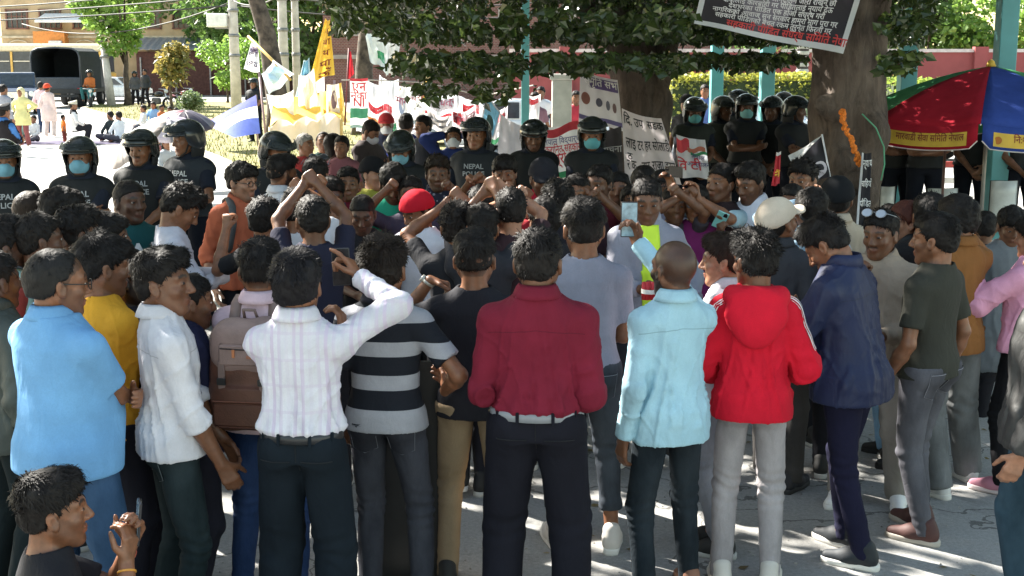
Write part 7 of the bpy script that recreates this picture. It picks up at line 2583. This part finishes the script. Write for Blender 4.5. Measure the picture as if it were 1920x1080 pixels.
person(1850, 396, 1.52, 20, 'short person in black behind the rust shirt', ('tee', (.014, .014, .018), 'short'), hair='short', res=2, skin='n', depth=9.6)
# people seen only as tops of heads between the others
for px, py, hh, f, sk, hr, lab, c_ in [(1160, 322, 1.60, 190, 'm', 'short', 'boy in a dark red shirt half hidden left of the two women', (.13, .015, .025)), (905, 345, 1.64, 10, 'm', 'short', 'man whose raised wrist shows above the curly haired man', (.40, .02, .03)),
                                     (1265, 350, 1.58, 175, 'n', 'short', 'man behind the raised hand left of the waistcoat', (.05, .04, .05)), (1485, 345, 1.60, 200, 'n', 'short', 'dark haired man between the white shirt and the beige cap', (.03, .03, .035)),
                                     (770, 330, 1.62, 178, 'n', 'short', 'man between the green shirt and the curly haired man', (.06, .05, .08)), (200, 398, 1.62, 60, 'n', 'mop', 'dark haired man behind the bearded man', (.02, .02, .03)), (30, 405, 1.60, 55, 'd', 'short', 'young man with cropped hair behind the mint shirt', (.2, .2, .2))]:
    person(px, py, hh, f, lab, ('tee', c_, 'short'), hair=hr, res=2, skin=sk, arms=(('fist', 'front') if px in (905, 770) else ('cross', 'cross') if px == 1265 else ('front', 'front')))


def extra_vest(R, col, nm, z0, z1, front_open=False, res=.015, e=.024, half=.185):
    "a second layer over the shirt, on the body of R"
    o, dz = R['o'], R['dz']
    v, q = R['sv'].copy(), R['sq']
    n_ = vnormals(v, q)
    k = (np.abs(v[:, 0]) < half) & (v[:, 2] > z0) & (v[:, 2] < z1)
    if front_open:
        k &= ~((np.abs(v[:, 0]) < .04) & (v[:, 1] > 0))
    f = k[q].all(1)
    ids = np.unique(q[f])
    mp_ = np.full(len(v), -1, np.int32)
    mp_[ids] = np.arange(len(ids))
    me = mk_mesh(nm, (v + n_ * e)[ids], mp_[q[f]])
    oo_ = link(nm, me, o, col)
    md = oo_.modifiers.new('solid', 'SOLIDIFY')
    md.thickness = .012
    md.offset = -1
    return oo_


vest_ = extra_vest(NEON, plain('neon', (.62, .85, .04), .6, var=.08), 'safety_vest', .86, 1.42, e=.006, half=.06)
bn = empty('red_bundle', (0, 0, 0), 0, 'small red and white bundle in the hand beside the neon vest', 'bundle')
bn.matrix_world = NEON['toworld'] @ Matrix.Translation(NEON['W'][1] + NEON['HD'][1] * .08)
m = MB()
for k in range(5):
    m.lathe([(.0, -.05), (.014, -.05), (.014, .05), (.0, .055)], 8, (-.03 + .016 * k, .01 * (k % 2), 0), 'Z')
m.build('sticks', plain('red_sticks', (.55, .02, .03), .5), bn, True)
MB().lathe([(.045, -.012), (.05, -.012), (.05, .012), (.045, .012)], 16).build('tie', plain('white_tie', (.75, .74, .7), .6), bn)
# shirt sleeves under the brown waistcoat
kS = MB()
for sd in (1, -1):
    Sx, Ex = VST['Sh'][sd], VST['E'][sd]
    F = Field([min(Sx[i], Ex[i]) - .12 for i in range(3)], [max(Sx[i], Ex[i]) + .12 for i in range(3)], .013)
    F.cap(Sx - (Ex - Sx) * .15, Sx.lerp(Ex, .72), .064, .058, .02)
    v, q = F.net()
    v = v + vnormals(v, q) * (vnoise(v * 14) * .007)[:, None]
    link('shirt_sleeve', mk_mesh('shirt_sleeve', v, q), VST['o'], cloth((.34, .48, .56)))
# undershirt of the orange shirt and green shirt
# ------------------------------------------------------------------ officers
PG = 'riot police officers'
PN = (.016, .020, .034)
CYA = (.21, .45, .58)
PT = ('reg', (.012, .014, .022))


def officer(px, py, h, f, lab, arms=('clasp', 'clasp'), mask=None, res=1, depth=None, head=(0, 0, 0), txt='NEPAL\nPOLICE', skin='m', vc=None, sl='short', tc=(.36, .37, .39), beard=None):
    return person(px, py, h, f, lab, ('police', PN, sl), PT, 'short', skin, arms, head, res, 1.06, hat='helmet', mask=mask, depth=depth, lettering=txt, letcol=tc, group=PG, shoes=((.01, .01, .01), (.01, .01, .01)), collar=True, c2=vc, beard=beard, cat='police officer')


officer(4, 268, 1.76, 168, 'helmeted officer in a pale blue mask at the left edge', mask=CYA, head=(-12, 4, 0))
officer(148, 262, 1.78, 178, 'helmeted officer in a pale blue mask with folded hands second from the left edge', mask=CYA, head=(-4, 2, 0), arms=('fold', 'fold'))
officer(264, 248, 1.80, 186, 'helmeted officer with a moustache left of the turned officer', beard='mo', head=(6, 4, 0))
officer(350, 230, 1.86, 205, 'tall helmeted officer looking left with white lettering on his vest', head=(26, 6, 0), arms=('hip', ((.10, .25, 1.0), (1, -.5, 0), (-.4, -.8, 0), 'relax', None)), tc=(.75, .75, .75), vc=(.03, .036, .045))
officer(514, 252, 1.78, 150, 'helmeted masked officer behind the bearded man in white', mask=CYA, head=(-14, 10, 0))
officer(752, 248, 1.76, 182, 'helmeted masked officer with lowered head behind the green shirt', mask=CYA, head=(4, 22, 0), txt=None)
officer(893, 225, 1.84, 190, 'helmeted officer with a padded shiny sleeve left of the black cap', arms=('downf', 'downf'), head=(4, 0, 0), sl='long', vc=(.022, .026, .032))
officer(1000, 228, 1.80, 178, 'helmeted officer looking down before the slogan banner', head=(-2, 14, 0), txt=None, skin='n')
officer(1110, 224, 1.84, 184, 'helmeted officer in a turquoise mask before the drooping dark banner', mask=(.16, .48, .55), head=(-4, 8, 0), txt=None)
right = [(1302, 186, 16.0, 176, (0, 12, 0), (.16, .48, .50), 'masked officer in a dull green helmet leftmost in the row by the pillars', 'clasp', (.03, .036, .03)),
         (1356, 184, 16.6, 160, (-18, 4, 0), None, 'bare faced officer between the two masked ones by the pillars', 'clasp', (.05, .055, .045)),
         (1400, 180, 16.2, 182, (0, 2, 0), (.25, .55, .56), 'masked officer with folded arms before the second teal pillar', 'fold', None),
         (1449, 184, 16.4, 196, (12, 4, 0), None, 'bare faced officer just left of the pair by the big trunk', 'clasp', None),
         (1492, 184, 15.8, 150, (-30, 6, 0), None, 'officer in profile nearest the left side of the big trunk', 'fold', None),
         (1384, 172, 17.6, 178, (0, 0, 0), None, 'helmet half hidden behind the folded arms officer', 'clasp', (.04, .045, .05)),
         (1470, 176, 17.4, 190, (8, 0, 0), None, 'officer hidden behind the pair by the big trunk', 'clasp', None),
         (1690, 182, 15.2, 172, (0, 0, 0), None, 'officer with folded arms under the green side of the umbrella', 'fold', None),
         (1742, 180, 14.9, 186, (0, 0, 0), None, 'officer with folded arms left of the rusty pole', 'fold', None),
         (1832, 176, 15.0, 188, (0, 0, 0), None, 'officer reaching across under the blue side of the umbrella', 'clasp', None),
         (1922, 180, 14.6, 180, (0, 0, 0), None, 'officer at the right edge beyond the umbrella', 'clasp', None)]
for px, py, Y, f, hd, mk, lab, ar, vc in right:
    officer(px, py, 1.82, f, 'helmeted ' + lab if 'helmet' not in lab else lab, (ar, ar), mk, 2, Y, hd, None, 'n', vc)
officer(476, 148, 1.82, 196, 'lone helmeted officer standing on the grass by the leaning trunk', ('hold', 'clasp'), None, 2, 37.0, (10, 0, 0), None)

# ------------------------------------------------------------------ middle distance
MD = 'people by the banners'
mid = [(688, 222, 1.74, 122, ('hoodie', (.075, .06, .06), 'long'), 'man in a brown hooded sweatshirt looking down at his phone', dict(arms=('phone', 'phone'), head=(-6, 30, 0), legs=('slim', (.06, .055, .055)), mask=(.6, .6, .65))),
       (724, 214, 1.72, 176, ('jacket', (.03, .035, .08), 'long'), 'man in a red cap and lowered mask with a dark jacket', dict(hat=('cap', (.55, .05, .06)), mask=(.7, .72, .75))),
       (762, 212, 1.74, 8, ('tee', (.03, .05, .30), 'short'), 'man in a blue and white jersey seen from behind', dict()),
       (793, 216, 1.74, 216, ('tee', (.02, .022, .03), 'short'), 'man in a dark tee facing the blue jersey', dict(head=(10, 0, 0))),
       (850, 238, 1.66, 182, ('hoodie', (.02, .035, .14), 'long'), 'man in a navy hoodie with both hands behind his head', dict(arms=('headh', 'headh'), head=(0, -12, 0), mask=(.7, .72, .75))),
       (572, 250, 1.62, 120, ('tee', (.45, .05, .05), 'short'), 'grey haired person in red beside the awning pole', dict(hcol=(.3, .28, .26))),
       (606, 246, 1.60, 170, ('tee', (.05, .10, .09), 'short'), 'balding man in dark green under the awning', dict(hair='bald', head=(0, -6, 0))),
       (626, 250, 1.58, 60, ('tee', (.12, .06, .05), 'short'), 'person with tied dark hair right of the balding man', dict(hair='long')),
       (640, 254, 1.58, 190, ('tee', (.25, .10, .12), 'short'), 'person in a dull pink top behind the brown hooded man', dict())]
for px, py, h, f, tp_, lab, kw in mid:
    person(px, py, h, f, lab, tp_, res=2, group=MD, **kw)
# seated on the ground under the banners and umbrellas
sitg = 'people sitting on the ground'
sits = [(612, 312, .92, 150, (.65, .65, .68), 'seated person in a white top under the brown hooded man', 14.5), (655, 318, .90, 200, (.55, .08, .08), 'seated person in red beside the brown hooded man', 14.8),
        (292, 250, .92, 170, (.45, .10, .12), 'seated woman in red at the left under the checked umbrella', 21.5), (312, 256, .92, 130, (.42, .46, .50), 'seated long haired woman in a grey top under the checked umbrella', 20.6), (336, 268, .86, 200, (.62, .55, .22), 'seated person in yellow behind the tall officer', 20.8),
        (206, 212, .92, 290, (.02, .03, .035), 'seated man in black on the dark mat facing left', 38.6), (222, 214, .94, 300, (.72, .78, .85), 'seated man in white with a cap on the dark mat', 38.0), (268, 196, .92, 250, (.70, .70, .72), 'seated person in white at the edge of the grass', 44), (286, 170, .95, 190, (.20, .38, .65), 'seated woman in a blue shawl on the grass', 46.5),
        (303, 200, .86, 120, (.60, .18, .06), 'seated person in orange on the grass', 46), (318, 206, .86, 190, (.55, .55, .55), 'seated person in pale grey on the grass', 44), (330, 208, .86, 200, (.05, .05, .05), 'seated person in black on the grass', 43), (42, 236, .86, 140, (.35, .55, .48), 'seated person in mint trousers at the left end of the mat', 38.2), (64, 240, .82, 200, (.60, .62, .66), 'seated person wrapped in pale cloth on the mat', 38.0)]
for px, py, h, f, c_, lab, Y in sits:
    person(px, py, h, f, lab, ('tee', c_, 'long'), ('reg', (.08, .08, .10)), 'long' if 'woman' in lab else 'short', res=2 if Y < 25 else 3, sit='ground', arms=('lap', 'lap'), group=sitg, loc=tuple(at_z(px, py, h)[i] if i < 2 else 0.0 for i in range(3)) if Y < 25 else (at(px, py, Y).x, Y, 0.0))
# far left road
FG = 'people on the far road'
person(76, 153, 1.72, 8, 'man in a pink shirt and dark trousers walking away on the far road', ('shirt', (.74, .50, .52), 'long'), ('reg', (.03, .05, .10)), res=3, group=FG, skin='m', arms=(((.24, .12, .86), (.4, -1, 0), (-1, 0, 0), 'relax', None), 'down'))
person(88, 157, 1.68, 14, 'man in a long pale pink kurta with an orange cap on the far road', ('kurta', (.70, .55, .52), 'long'), ('reg', (.6, .5, .48)), res=3, group=FG, hat=('cap', (.65, .08, .04)))
person(38, 164, 1.66, 190, 'person in a pale yellow kurta and head scarf on the far road', ('kurta', (.68, .62, .28), 'long'), ('reg', (.25, .08, .08)), res=3, group=FG, hat=('headscarf', (.68, .62, .36)), arms=('hip', 'hip'), fem=True, hem=.62)
person(118, 215, 1.02, 60, 'child in a bright orange top beside the man in the waistcoat', ('tee', (.75, .18, .02), 'short'), ('reg', (.2, .05, .04)), res=3, group=FG, depth=38.4)
person(137, 189, 1.26, 70, 'man in a black waistcoat white sleeves and a pale cap kneeling on the mat', ('shirt', (.74, .72, .72), 'long'), ('loose', (.02, .02, .025)), res=3, group=FG, depth=37.6, sit='stool', hat=('topi', (.55, .52, .42)), arms=(((.2, .25, 1.0), (1, -.5, 0), (-1, 0, 0), 'relax', None), 'front'))
extra_vest(ALLP[-1], cloth((.02, .018, .022)), 'waistcoat', .86, 1.43, res=.03, e=.012)
person(6, 158, 1.72, 30, 'man in a grey shirt at the left edge of the far road', ('shirt', (.28, .29, .34), 'long'), ('reg', (.10, .10, .12)), res=3, group=FG, depth=33)
person(6, 195, 1.70, 30, 'man in a dark waistcoat with bright blue sleeves at the left edge', ('shirt', (.06, .20, .55), 'long'), ('reg', (.04, .03, .035)), res=2, group=FG, arms=('fold', 'fold'), hat=('topi', (.03, .03, .035)), hem=.72)
extra_vest(ALLP[-1], cloth((.022, .02, .024)), 'waistcoat', .74, 1.43, res=.03, e=.014)
rider = person(206, 131, 1.55, 192, 'motorcycle rider in an orange vest and white helmet beside the street post', ('shirt', (.50, .15, .04), 'long'), ('reg', (.04, .15, .16)), 'short', res=3, group=FG, sit='stool', loc=(-21.2, 65.1, .36), hat='helmet', arms=('hold', 'hold'))
person(271, 130, 1.72, 200, 'dark clad man standing among the parked motorbikes', ('jacket', (.02, .022, .026), 'long'), ('reg', (.015, .015, .02)), res=3, group=FG, depth=63)
person(252, 134, 1.70, 170, 'helmeted man behind the black motorbike', ('jacket', (.06, .06, .065), 'long'), ('reg', (.015, .015, .02)), res=3, group=FG, depth=65, hat='helmet')
for px, py, Y, c_, lab in [(1003, 172, 24, (.22, .12, .16), 'man in a dull plum tee between the posts beyond the banners'), (1014, 162, 27, (.74, .76, .8), 'person in white between the posts beyond the banners'), (1080, 170, 25, (.50, .05, .08), 'person in red behind the grey concrete post'), (1322, 158, 26, (.10, .16, .42), 'person in blue beyond the teal pillar right of the forked tree'), (1288, 178, 19, (.03, .03, .035), 'bareheaded man behind the dull green helmet')]:
    person(px, py, 1.70, 175 + px % 30, lab, ('tee', c_, 'short'), res=3, group='people beyond the trees', depth=Y, hat=('cap', (.02, .02, .022)) if px == 1288 else None)
